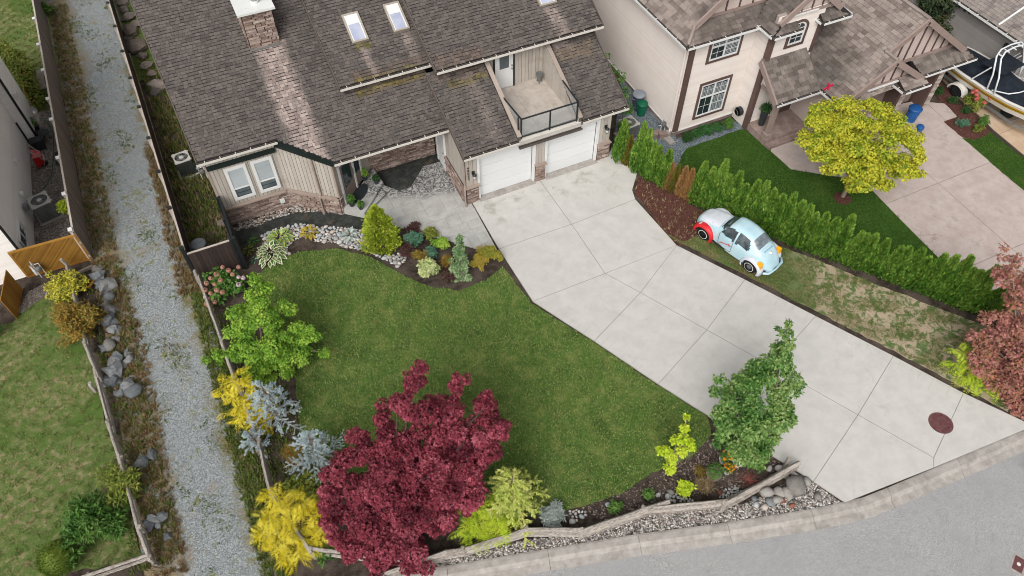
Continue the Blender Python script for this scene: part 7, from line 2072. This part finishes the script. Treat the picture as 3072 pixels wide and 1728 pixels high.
# blue cedars: limbs that reach out and carry short needles
def blue_cedar(label, x, y, h, spread, seed, nb=44):
    t = thing('blue_conifer', label, 'conifer', (x, y, 0)); r = random.Random(seed); rn = np.random.default_rng(seed)
    b = MB(); b.tube([(x, y, 0), (x + .1, y + .05, h * .5), (x + .05, y + .1, h)], [.07, .05, .015], 6); b.build('trunk', M_trunk, t)
    bb = MB(); P = []; D = []
    def needles(p, q, n):
        p, q = np.array(p), np.array(q); tt = rn.random(n)[:, None]
        P.append(p + (q - p) * tt); D.append(unit((q - p)[None] * .6 / np.linalg.norm(q - p) + rand_dirs(n, rn)))
    for k in range(nb):
        z = h * (.18 + .8 * (k + r.random()) / nb); a = k * 2.399 + r.uniform(-.4, .4)
        l = spread * (1.05 - .75 * z / h) * r.uniform(.7, 1.15)
        p0 = Vector((x + .07, y + .05, z)); up_ = r.uniform(-.05, .35)
        mid = p0 + Vector((math.cos(a) * l * .5, math.sin(a) * l * .5, l * up_ * .5 + .05)); end = p0 + Vector((math.cos(a + .15) * l, math.sin(a + .15) * l, l * up_ * .6 - .08))
        bb.tube([p0, mid, end], [.02, .014, .005], 4)
        needles(p0.lerp(mid, .3), mid, 55); needles(mid, end, 70)
        for j in range(6):
            s_ = p0.lerp(mid, .4 + .1 * j) if j < 2 else mid.lerp(end, (j - 2) / 5)
            a2 = a + r.choice((-1, 1)) * r.uniform(.5, 1.0); l2 = l * r.uniform(.14, .3)
            e2 = s_ + Vector((math.cos(a2) * l2, math.sin(a2) * l2, r.uniform(-.05, .14)))
            bb.tube([s_, e2], [.007, .003], 3, caps=False); needles(s_, e2, 55)
    bb.build('branches', M_trunk, t)
    P = np.concatenate(P); D = np.concatenate(D); N = unit(np.cross(D, rand_dirs(len(P), rn)))
    leaf_obj('needles', kites(P, D, N, .044, .018, fold=.1), ML_blue, t)
    return t
blue_cedar('upper pale blue conifer with spiky limbs beside the yellow shrub', *[-2.14,14.65], 2.7, 1.25, 51)
blue_cedar('lower pale blue conifer with spiky limbs left of the red maple', *[-1.26,12.42], 2.4, 1.3, 52)
blue_cedar('small pale blue conifer hanging over the lane fence rail', *[-3.08,14.0], 1.4, .75, 53, 18)
# weeping golden conifer right of the red maple
def weeping(label, x, y, h, spread, seed, m_):
    t = thing('weeping_conifer', label, 'conifer', (x, y, 0)); r = random.Random(seed); rn = np.random.default_rng(seed)
    b = MB(); b.tube([(x, y, 0), (x, y + .05, h * .6), (x + .05, y + .15, h)], [.05, .035, .012], 6); b.build('trunk', M_trunk, t); P = []; D = []
    bb = MB()
    for k in range(54):
        z = h * (.2 + .8 * (k + r.random()) / 54); a = k * 2.399 + r.uniform(-.5, .5); l = spread * (1.2 - .85 * z / h) * r.uniform(.4, 1.2)
        pts = [Vector((x, y + .08, z)) + Vector((math.cos(a) * l * s_, math.sin(a) * l * s_, l * (.35 * s_ - .75 * s_ * s_))) for s_ in (0, .25, .5, .75, 1)]
        bb.tube(pts, [.014, .011, .008, .005, .003], 4)
        segs = list(zip(pts[:-1], pts[1:]))
        for j in (1, 2, 3, 4):
            for sg in (-1, 1):
                a2 = a + sg * r.uniform(.5, .9); l2 = l * r.uniform(.12, .26); q2 = pts[j] + Vector((math.cos(a2) * l2, math.sin(a2) * l2, -l2 * r.uniform(.2, .7)))
                bb.tube([pts[j], q2], [.005, .003], 3, caps=False); segs.append((pts[j], q2))
        for p, q in segs:
            n = 30; tt = rn.random(n)[:, None]; p, q = np.array(p), np.array(q)
            P.append(p + (q - p) * tt); D.append(unit((q - p)[None] * 1.2 / np.linalg.norm(q - p) + rand_dirs(n, rn) * .8 + np.array([0, 0, -.3])))
    bb.build('branches', M_trunk, t)
    P = np.concatenate(P); P[:, 2] = np.maximum(P[:, 2], .1); D = np.concatenate(D)
    leaf_obj('needles', kites(P, D, unit(np.cross(D, rand_dirs(len(P), rn))), .12, .03, fold=.1), m_, t)
ML_goldneedle = leafmat('needle_gold', ['#7f9a3a', '#a3b64c', '#c6cf68', '#dcdc84'], .25)
weeping('pale gold weeping conifer between red maple and front rail fence', *[3.96,8.37], 2.5, 1.15, 55, ML_goldneedle)
# feathery yellow shrubs: arching fronds of paired leaflets
def fronds(label, pts, m_, seed, per=11, L=.55, name='feathery_shrub'):
    x = sum(p[0] for p in pts) / len(pts); y = sum(p[1] for p in pts) / len(pts)
    t = thing(name, label, 'shrub', (x, y, 0)); r = random.Random(seed); rn = np.random.default_rng(seed); P = []; D = []; Nn = []; b = MB(); Ls = []
    for c in pts:
        b.tube([(x + (c[0] - x) * .3, y + (c[1] - y) * .3, 0), (c[0], c[1], max(.2, c[2]))], [.03, .012], 5)
        for k in range(per):
            a = k * 2.399 + r.uniform(-.3, .3); el = r.uniform(.1, 1.1); l = L * r.uniform(.7, 1.25)
            o = Vector((c[0], c[1], c[2])) + Vector((r.uniform(-.4, .4), r.uniform(-.4, .4), r.uniform(-.35, .35))) * c[3] * 1.4
            n = 11; prev = None
            for i in range(1, n + 1):
                s_ = i / n; q = o + Vector((math.cos(a) * l * s_, math.sin(a) * l * s_, l * (el * s_ - .8 * s_ * s_)))
                if prev is not None:
                    d_ = (q - prev).normalized(); sd_ = d_.cross(Vector((0, 0, 1))).normalized()
                    for sg in (-1, 1):
                        P.append(q); D.append(sd_ * sg + d_ * .45 - Vector((0, 0, .25))); Nn.append(Vector((r.uniform(-.4, .4), r.uniform(-.4, .4), 1)) - d_ * d_.z); Ls.append(.12 * math.sin(math.pi * (.12 + .82 * s_)) + .025)
                prev = q
    b.build('stems', M_twig, t)
    P, D, Nn = np.array(P), np.array(D), np.array(Nn); P[:, 2] = np.maximum(P[:, 2], .08)
    leaf_obj('foliage', kites(P, D, Nn, np.array(Ls) * 1.1, np.array(Ls) * .2, droop=.15), m_, t)
    return t
fronds('bright yellow feathery shrub beside the upper blue conifer', [[-3.37,16.07,1.16,0.39],[-2.88,16.11,1.43,0.35],[-3.0,15.63,0.9,0.44],[-2.52,15.62,1.11,0.38],[-2.77,15.2,0.58,0.38],[-2.64,14.87,0.31,0.33],[-3.36,15.42,0.53,0.36],[-2.32,15.21,0.79,0.32]], ML_yellow, 61, 20, .48)
fronds('bright yellow feathery shrub left of the red maple at the lane', [[-2.76,11.36,1.68,0.37],[-2.62,11.0,1.39,0.37],[-3.14,10.95,1.09,0.35],[-2.07,10.84,1.48,0.34],[-1.83,10.53,1.29,0.29],[-2.61,10.51,0.9,0.46],[-3.18,10.38,0.51,0.38],[-2.4,10.01,0.51,0.43],[-2.87,9.93,0.21,0.41],[-1.97,10.01,0.7,0.3],[-3.41,10.73,0.75,0.22]], ML_yellow, 62, 21, .5)
fronds('yellow green feathery shrub at the front rail fence', [[2.62,8.45,0.95,0.31],[3.03,8.45,1.14,0.31],[3.29,8.13,0.95,0.34],[2.73,8.1,0.65,0.37],[2.33,8.14,0.5,0.26],[3.44,7.86,0.75,0.29],[3.01,7.82,0.5,0.26]], ML_ygreen, 63, 15)
fronds('yellow green feathery shrub below the pink maple', [[20.98,6.4,1.09,0.27],[20.72,6.25,0.82,0.3],[21.06,5.92,0.65,0.37],[21.4,5.54,0.44,0.38],[21.58,5.18,0.16,0.34],[20.98,5.63,0.33,0.24]], ML_ygreen, 64, 14)
# sapling with small yellow leaves
SP = [[10.11,8.15,2.0,0.08],[10.0,7.99,1.67,0.12],[9.91,7.83,1.33,0.16],[9.66,7.82,1.12,0.14],[10.08,7.65,1.16,0.12],[9.32,7.81,0.85,0.17],[9.47,7.61,0.64,0.19],[9.8,7.59,0.85,0.17],[10.11,7.5,0.94,0.11],[9.36,7.45,0.29,0.2],[9.15,7.91,0.87,0.1]]
tree('sapling', 'thin yellow leaved sapling at the lawn edge near the street', 'tree', [9.38,7.27], SP, 1500, .11, .08, ML_ygreen, 207, .025, depth=.4, flat=1, shell=.2, fork=.1)
# rosettes
def rosette(label, x, y, r_, n, L, W, m_, seed, cat='plant', name='hosta', rise=.55, m2=None):
    t = thing(name, label, cat, (x, y, 0)); rn = np.random.default_rng(seed)
    a = np.arange(n) * 2.399 + rn.normal(0, .2, n); k = np.sqrt((np.arange(n) + .5) / n)
    out = np.column_stack([np.cos(a), np.sin(a), np.zeros(n)])
    P = np.array([x, y, .05]) + out * (k * r_ * .62)[:, None] + np.array([0, 0, 1.0]) * ((1 - k * .75) * r_ * rise + .03)[:, None]
    D = unit(out * (.5 + .6 * k)[:, None] + np.array([0, 0, 1]) * (.55 - .85 * k)[:, None])
    N = unit(np.array([0, 0, 1.0]) + out * .35)
    l = L * (.75 + .5 * rn.random(n))
    leaf_obj('leaves', kites(P, D, N, l, l * W, .5, .12, .1), m_, t)
    if m2:
        P2 = P + N * .012 + D * (l * .14)[:, None]
        leaf_obj('leaf_centres', kites(P2, D, N, l * .72, l * W * .6, .5, .12, .1), m2, t)
    b = MB()
    b.tube([(x, y, 0), (x, y, r_ * rise)], .02, 5); b.build('stem', M_twig, t)
    return t
ML_margin = leafmat('leaf_margin', ['#d9d4ac', '#e6e2c2', '#efecd6'], .3)
ML_lemon = leafmat('leaf_lemon', ['#b8c24a', '#d0d468', '#dfe08a'], .3)
rosette('large cream edged hosta by the lawn edge', *[-0.45,22.57], .62, 80, .36, .55, ML_margin, 71, m2=ML_green)
rosette('blue green hosta among the river stones', *[0.11,23.21], .52, 60, .34, .55, ML_lemon, 72, m2=ML_hosta)
rosette('small yellow leaved plant among the river stones', *[1.3,23.06], .32, 30, .26, .5, ML_goldsp, 73, name='yellow_plant')
rosette('small pale hosta among the white river stones', *[2.84,22.21], .3, 26, .26, .6, ML_silver, 74)
rosette('small green leafy plant left of the river stones', *[-0.95,23.59], .22, 22, .18, .4, ML_green, 75, name='leafy_plant')
rosette('low weedy green plant by the gate end of the bed', *[-1.24,23.17], .26, 26, .15, .35, ML_olive, 76, name='leafy_plant')
rosette('small grey green plant at the bed corner', *[-1.12,22.57], .2, 20, .14, .35, ML_teal, 77, name='leafy_plant')
# island bed shrubs
shrub('variegated_shrub', 'round yellow variegated shrub in the island bed', *[5.16,18.85], 0.53, 0.86, 2250, .13, .07, ML_varieg, 81)
shrub('spirea', 'golden spirea at the lawn tip of the island bed', *[7.18,18.41], 0.47, 0.63, 2250, .07, .04, ML_goldsp, 82)
shrub('spirea', 'yellow green spirea at the driveway tip of the island bed', *[7.72,18.54], 0.53, 0.80, 2400, .07, .04, leafmat('leaf_spirea_green', ['#6d8028', '#8a9434', '#a89f40', '#b3983e'], .3), 83)
shrub('shrub', 'lime shrub behind the tall variegated shrub', *[6.11,20.01], 0.38, 0.57, 1200, .10, .06, ML_lime, 84)
shrub('shrub', 'blue green shrub beside the golden conifer', *[5.15,20.76], 0.45, 0.57, 1350, .09, .05, ML_teal, 85)
shrub('shrub', 'small green plant at the walkway edge of the island bed', *[5.95,20.83], 0.33, 0.46, 750, .12, .04, ML_olive, 86)
shrub('dried_plant', 'dry brown plant at the walkway edge by the golden conifer', *[5.37,21.35], 0.44, 0.40, 900, .12, .04, ML_dark, 87)
shrub('shrub', 'purple brown shrub below the blue green shrub', *[4.69,20.25], 0.38, 0.34, 900, .08, .04, ML_dark, 88)
shrub('shrub', 'bronze low shrub in the middle of the island bed', *[5.11,19.81], 0.40, 0.40, 1050, .08, .04, ML_rust, 89)
shrub('shrub', 'teal low plant beside the bronze shrub', *[5.59,19.82], 0.35, 0.34, 750, .09, .05, ML_teal, 90)
shrub('dark_shrub', 'dark purple shrub at the foot of the variegated shrubs', *[5.71,18.36], 0.40, 0.46, 1350, .08, .05, ML_dark, 91)
shrub('grass_tuft', 'dry tan grass tuft left of the tall variegated shrub', *[5.96,18.98], 0.28, 0.46, 600, .2, .02, ML_rust, 92)
# hydrangea
hx, hy = [-2.49,21.43]
ht = shrub('hydrangea', 'hydrangea with faded pink flower heads at the gate corner', hx, hy, .85, 1.1, 1500, .17, .11, ML_green, 95)
M_bloom = mat('bloom_dusty', ['#b5786a', '#c98f80', '#d8a596', '#a9825f'], (.9, .3), 6, trans=.2)
M_bloomp = mat('bloom_pink', ['#d7a8c2', '#e8c3d6', '#f0d6e2'], (.9, .3), 6, trans=.2)
def bloom_mesh(key, m_, seed):
    if key not in PIECES:
        r = np.random.default_rng(seed); n = 70; d_ = rand_dirs(n, r); d_[:, 2] = np.abs(d_[:, 2]) - .15; d_ = unit(d_)
        P = d_ * .8; D = unit(np.cross(d_, rand_dirs(n, r))); V = kites(P - D * .25, D, d_, .5, .4)
        PIECES[key] = np_mesh('flower_head', V, np.arange(n * 4), np.arange(n) * 4, m_)
    return PIECES[key]
def blooms(parent, spots, s_, key, m_):
    for k, p in enumerate(spots):
        o = bpy.data.objects.new('flower_head', bloom_mesh(key, m_, 5)); COL.objects.link(o); o.parent = parent
        o.matrix_basis = world_of(parent).inverted() @ Matrix.Translation(p) @ Matrix.Rotation(k * 1.3, 4, 'Z') @ Matrix.Scale(s_ * (.85 + .3 * ((k * 7) % 5) / 5), 4)
rr_ = random.Random(8); HB = [[-2.29,21.46,1.45,0.02],[-2.12,21.28,1.36,0.02],[-2.59,21.37,1.26,0.02],[-2.85,21.37,1.16,0.02],[-3.06,21.31,1.03,0.02],[-2.79,21.15,1.0,0.02],[-2.53,21.16,1.1,0.02],[-3.22,21.17,0.84,0.02],[-3.05,20.99,0.76,0.02],[-2.8,20.97,0.84,0.02],[-3.2,20.88,0.61,0.02],[-3.03,20.7,0.53,0.02],[-3.34,20.78,0.48,0.02],[-2.03,21.11,1.26,0.02],[-2.62,20.82,0.79,0.02],[-1.73,21.2,1.45,0.02]]
blooms(ht, [Vector(p[:3]) for p in HB], .12, 'bloom_dusty', M_bloom)
HB2 = [[-1.86,20.94,1.19,0.02],[-1.71,20.84,1.17,0.02],[-1.96,20.75,0.99,0.02],[-3.29,20.97,0.66,0.02]]
blooms(ht, [Vector(p[:3]) for p in HB2], .11, 'bloom_pink', M_bloomp)
# flowers and plants in pots
for k, (t, r_, h) in enumerate(POTS):
    x, y, z = t.location; lab = t['label']
    m_ = ML_deep if 'dark foliage' in lab else (ML_lime if 'bright' in lab else ML_green)
    if 'brown pot' in lab:
        continue
    crown('plant', t, [[x, y, z + h + r_ * .8, r_ * 1.05], [x, y, z + h + r_ * 1.6, r_ * .7]], 260, .08, .05, m_, 300 + k, depth=0, flat=1)
    if 'orange' in lab or 'red and' in lab:
        rk = random.Random(k)
        sp = [Vector((x + rk.uniform(-1, 1) * r_, y + rk.uniform(-1, 1) * r_, z + h + r_ * rk.uniform(1.2, 2.2))) for _ in range(12)]
        blooms(t, sp, .055, 'bloom_orange' if 'orange' in lab else 'bloom_red', mat('bloom_orange_m', ['#e58a12', '#f2a21e'], (.8, .2)) if 'orange' in lab else mat('bloom_red_m', ['#c7222a', '#d93a35'], (.8, .2)))
# front bed
shrub('shrub', 'yellow green shrub by the pale pebbles behind the rail fence', *[9.42,6.6], .32, .6, 700, .12, .07, ML_ygreen, 101)
shrub('rose_bush', 'small green rose bush near the lawn curve', *[7.07,7.03], .3, .45, 500, .08, .05, ML_green, 102)
shrub('silver_shrub', 'silver grey shrub behind the front rail fence', *[5.1,7.67], .55, .55, 1600, .13, .03, ML_silver, 103)
shrub('perennial', 'green perennial with small flowers under the golden weeper', *[3.51,9.28], .4, .5, 700, .1, .05, ML_green, 104)
shrub('grass_tuft', 'dry straw coloured grass tuft in the front bed', *[10.09,6.46], .35, .3, 700, .22, .015, M_straw, 105)
shrub('grass_tuft', 'orange brown dried plant near the wide stone pot', *[10.28,6.93], .25, .2, 350, .12, .02, ML_rust, 106)
t = thing('bare_shrub', 'bare shrub of red twigs beside the front rail fence', 'shrub', (*[11.38,5.89], 0)); b = MB(); rk = random.Random(3)
for k in range(26):
    a = k * 2.399; l = rk.uniform(.3, .6); b.tube([(0, 0, .45), (math.cos(a) * l * .6, math.sin(a) * l * .6, .6), (math.cos(a) * l, math.sin(a) * l, .55 + rk.uniform(-.2, .1))], [.009, .006, .003], 4)
b.tube([(0, 0, 0), (0, 0, .45)], .018, 5); b.build('twigs', mat('twig_red', ['#6d3a34', '#8a4a42'], (.8, .3)), t, local=True)
shrub('shrub', 'brown twiggy conifer between the two blue conifers', *[-1.94,13.3], .55, .7, 1000, .14, .02, ML_rust, 107)
shrub('shrub', 'dark green broad shrub between yellow shrub and red maple', *[-1.98,11.9], .65, .9, 1400, .13, .07, ML_olive, 108)
shrub('shrub', 'green shrub behind the second yellow feathery shrub', *[-1.97,9.65], .5, .5, 700, .12, .05, ML_green, 109)
# neighbour's foundation shrubs and bed
for k, (px, lab) in enumerate((([19.07,21.24], 'leftmost'), ([19.67,21.29], 'second'), ([20.2,21.31], 'third'), ([20.78,21.3], 'fourth'), ([21.39,21.28], 'rightmost, lightest'))):
    shrub('box_shrub', lab + ' round green shrub under the cream house window' + ('' if k in (0, 4) else ' counted from the corner'), px[0], px[1], .36, .5, 900, .08, .05, ML_green if k > 3 else ML_deep if k < 1 else leafmat('leaf_box', ['#274f22', '#356330', '#4a7a40'], .25), 110 + k, group='shrubs under the cream house window')
rt = shrub('rhododendron', 'green shrub with coral pink flower clusters by the boat drive', *[33.18,17.24], .6, .95, 1200, .12, .06, ML_olive, 120)
x, y = rt.location[:2]; rk = random.Random(12)
blooms(rt, [Vector((x + math.cos(k * 2.4) * .5 * rk.uniform(.4, 1.1), y + math.sin(k * 2.4) * .5 * rk.uniform(.4, 1.1), rk.uniform(.75, 1.05))) for k in range(18)], .11, 'bloom_coral', mat('bloom_coral_m', ['#d95a5f', '#e8777a', '#cf7a5a'], (.9, .2), trans=.2))
for k, (q, r_, m_, lab) in enumerate((([32.58,17.99], .25, ML_deep, 'dark low shrub in the red bark beside the pink slab'), ([32.58,17.17], .22, ML_deep, 'dark small shrub under the coral flowered shrub'), ([31.68,16.46], .3, ML_teal, 'grey green shrub in the red bark nearest the drive'), ([32.68,16.22], .32, ML_green, 'green shrub at the boat drive edging'), ([32.04,15.9], .28, ML_olive, 'olive shrub at the tip of the bark bed'), ([32.52,18.86], .25, ML_deep, 'dark shrub beside the stone garage pillar'))):
    shrub('low_shrub', lab, q[0], q[1], r_, .4, 500, .09, .05, m_, 130 + k)
# climbing plant on the garage side
t = thing('climbing_plant', 'straggling climbing plant between garage roof and cream house', 'vine', (16.6, 24.0, 0))
crown('foliage', t, [[16.5, 23.3, 2.2, .35], [16.7, 23.9, 2.5, .3], [16.4, 24.4, 2.8, .25], [16.5, 25.0, 3.1, .2], [16.6, 22.9, 1.7, .3], [16.4, 22.7, .9, .3]], 700, .12, .08, ML_green, 140, depth=.3)
b = MB(); b.tube([(16.6, 22.8, 0), (16.5, 23.2, 1.6), (16.6, 24.0, 2.5), (16.5, 25.0, 3.1)], .02, 5); b.build('stem', M_twig, t)
# left side plants
shrub('yellow_shrub', 'yellow flowering shrub growing through the left rail fence', *[-8.22,23.79], .95, 1.0, 2600, .10, .06, leafmat('leaf_yellow_fl', ['#5c7026', '#8a8f2c', '#c2b838', '#d8cf4f', '#4d6322'], .3), 151, k=9)
shrub('rusty_shrub', 'rusty brown shrub below the yellow flowering shrub', *[-7.93,21.96], 1.1, 1.3, 4200, .10, .06, ML_rust, 152, k=10)
shrub('shrub', 'light green shrub against the weathered fence by the lattice', *[-7.72,28.19], .5, 1.4, 700, .1, .05, ML_ygreen, 153)
shrub('fern_shrub', 'feathery light green shrub over the lower left rail fence', *[-7.33,14.72], .85, .9, 1500, .2, .04, ML_olive, 154, k=9, droop=.3)
shrub('laurel_shrub', 'broad green laurel shrub beside the clipped ball', *[-8.36,13.49], 1.15, 1.1, 2600, .17, .07, ML_green, 155, k=11)
t = thing('ball_shrub', 'clipped dark green ball shrub at the lower left', 'shrub', (*[-9.45,12.85], 0)); x, y = t.location[:2]
P, d_, r = crown_pts([[x, y, .52, .55]], 4200, 156, 0, .95, .88)
leaf_obj('foliage', kites(P, unit(d_ + r.normal(0, .5, P.shape)), unit(np.cross(d_, rand_dirs(len(P), r))), .06, .03), leafmat('leaf_ball', ['#3d5518', '#566d22', '#748730'], .15), t)
b = MB(); b.lathe([(.05, 0), (.3, .15), (.46, .4), (.46, .65), (.3, .9), (.02, 1.0)], (x, y, 0), 14); b.build('core', MATS['leaf_ball'], t)
shrub('dark_conifer', 'dark green shrub at the left edge below the golden screen', *[-11.03,23.0], .6, 1.3, 1300, .1, .05, ML_deep, 157)
t = thing('vine', 'leafy vine draped over the golden screen at the white house', 'vine', (-8.9, 37.5, 0)); crown('foliage', t, [[-9.0, 39.8, 1.5, .6], [-8.8, 39.0, 1.5, .6], [-8.6, 38.2, 1.3, .6], [-8.5, 37.5, 1.0, .55], [-8.4, 36.8, .6, .45], [-9.4, 40.5, 1.7, .5]], 2400, .14, .09, ML_olive, 158, depth=.2)
b = MB(); b.tube([(-8.5, 37.2, 0), (-8.8, 38.6, 1.2), (-9.2, 40.2, 1.5)], .03, 5); b.build('stem', M_twig, t)
shrub('flowers', 'red and white flowers in the pale box by the fence', *[-8.64,39.55], .35, .5, 500, .1, .06, mat('petal_red', ['#c2303c', '#d9525a', '#efe6e2', '#5a7a30'], (1, .1), trans=.2), 159)
shrub('shrub', 'dark leafy plants along the far yard fence', *[-7.53,45.25], .5, .8, 900, .16, .1, ML_green, 160)
# rough growth: countless, each kind one mass
def tufts(name, label, poly, n, h, m_, seed, per=7, field=None, w=.02):
    r = np.random.default_rng(seed); q = scatter(poly, n, seed)
    if field is not None:
        q = q[field(q[:, 0], q[:, 1], r)]
    n = len(q); q = np.repeat(q, per, 0) + r.normal(0, .05, (n * per, 2)); a = r.random(n * per) * 6.283; hh = h * (.4 + .9 * r.random(n * per)); ln = r.random(n * per) * .9
    P = np.column_stack([q, np.full(len(q), .01)]); S = np.column_stack([-np.sin(a), np.cos(a), np.zeros(len(a))]) * w
    T = P + np.column_stack([np.cos(a) * hh * ln, np.sin(a) * hh * ln, hh])
    o = leaf_obj(name, np.stack([P - S, P + S, T], 1).reshape(-1, 3), m_, tri=True, kind='stuff'); tag(o, label, 'grass', kind='stuff')
VL = [(-7.2, 25.4), (-6.2, 25.6), (-6.35, 46), (-7.3, 46)]
def near(x0, s_):
    return lambda x, y, r: np.abs(x - x0 + .25 * np.sin(y * 1.7)) < np.abs(r.normal(0, s_, len(x)))
tufts('dry_grass', 'dry brown weeds along the foot of the weathered fence', VL, 900, .13, M_straw, 171)
tufts('weeds', 'green weeds scattered in the verge by the weathered fence', VL, 600, .11, M_weed, 172)
tufts('dry_grass', 'dry orange grass between the dark rocks and the gravel', [(-7.0, 11), (-6.0, 11), (-5.9, 20), (-6.3, 25.4), (-7.3, 25.4)], 1200, .15, mat('straw_orange', ['#6f5438', '#896d4a', '#a48b65', '#7c7248'], (.9, .2), 3, trans=.2), 173)
tufts('weeds', 'green weeds among the rocks left of the lane', [(-7.6, 11.5), (-6.1, 11.5), (-6.1, 25), (-7.6, 25)], 650, .18, M_weed, 174)
tufts('weeds', 'low green weeds creeping over the gravel lane', [(-6.3, 9), (-3.6, 9), (-3.6, 46), (-6.6, 46)], 6500, .07, M_weed, 175, per=5, field=lambda x, y, r: (np.sin(x * 3.1 + 2 * np.sin(y * .9)) + np.sin(y * 1.9 + x * 2) + r.normal(0, .75, len(x))) > 1.25)
tufts('weeds', 'green and brown verge between the lane and our rail fence', [(-3.95, 9.5), (-3.05, 9.5), (-3.2, 22), (-3.9, 22)], 1500, .14, M_weed, 176)
tufts('dry_grass', 'brown dry stems at the foot of the dark fence on the lane', [(-4.3, 22), (-3.5, 22), (-3.75, 32), (-4.2, 32)], 420, .22, mat('straw_orange', ['#7a4f28']), 177)
SY = [(-3.4, 23), (-1.9, 23), (-1.9, 34), (-3.4, 40)]
tufts('weeds', 'rough green weeds in the side yard behind the dark fence', SY, 1100, .2, M_weed, 178)
tufts('dry_grass', 'tangled straw in the side yard behind the dark fence', SY, 500, .2, M_straw, 179)
tufts('weeds', 'sparse weeds and straw in the bare soil by the driveway', [tuple(p) for p in BARK], 120, .12, M_straw, 180)
tufts('dry_grass', 'straw and weeds in the soil under the lane hedge plants', [(-3.0, 12), (-1.2, 12), (-1.6, 17), (-3.0, 21)], 500, .15, M_weed, 181)
# mulch crumbs in the beds
for nm, lab, P_, n, sd_, m_ in (('wood_chips', 'red brown bark chips in the bare patch by the hedge', [tuple(p) for p in BARK], 1100, 191, mat('chip_bark', ['#4a2c26', '#6d463d', '#8f6a5d', '#a98a7c'], (1, .1))), ('wood_chips', 'red bark chips in the bed beside the boat drive', [tuple(p) for p in BB], 1800, 192, mat('chip_red', ['#5c3028', '#80483c', '#a3705f', '#c49a88'], (1, .1))), ('wood_chips', 'dark mulch crumbs in the front bed', [[6.02,7.59],[8.66,7.38],[10.19,7.67],[11.23,7.88],[11.87,7.09],[12.81,6.44],[13.15,5.6],[11.34,5.86],[8.8,6.54],[6.45,6.89]], 3000, 193, mat('chip_dark', ['#3a302c', '#574a44', '#75665e', '#a8988e'], (1, .1)))):
    q = scatter([tuple(p) for p in P_], n, sd_); pebbles(nm, q, .03 + .05 * np.random.default_rng(sd_).random(len(q)) ** 2, .012, m_, sd_, lab, 'mulch', flat=.3)
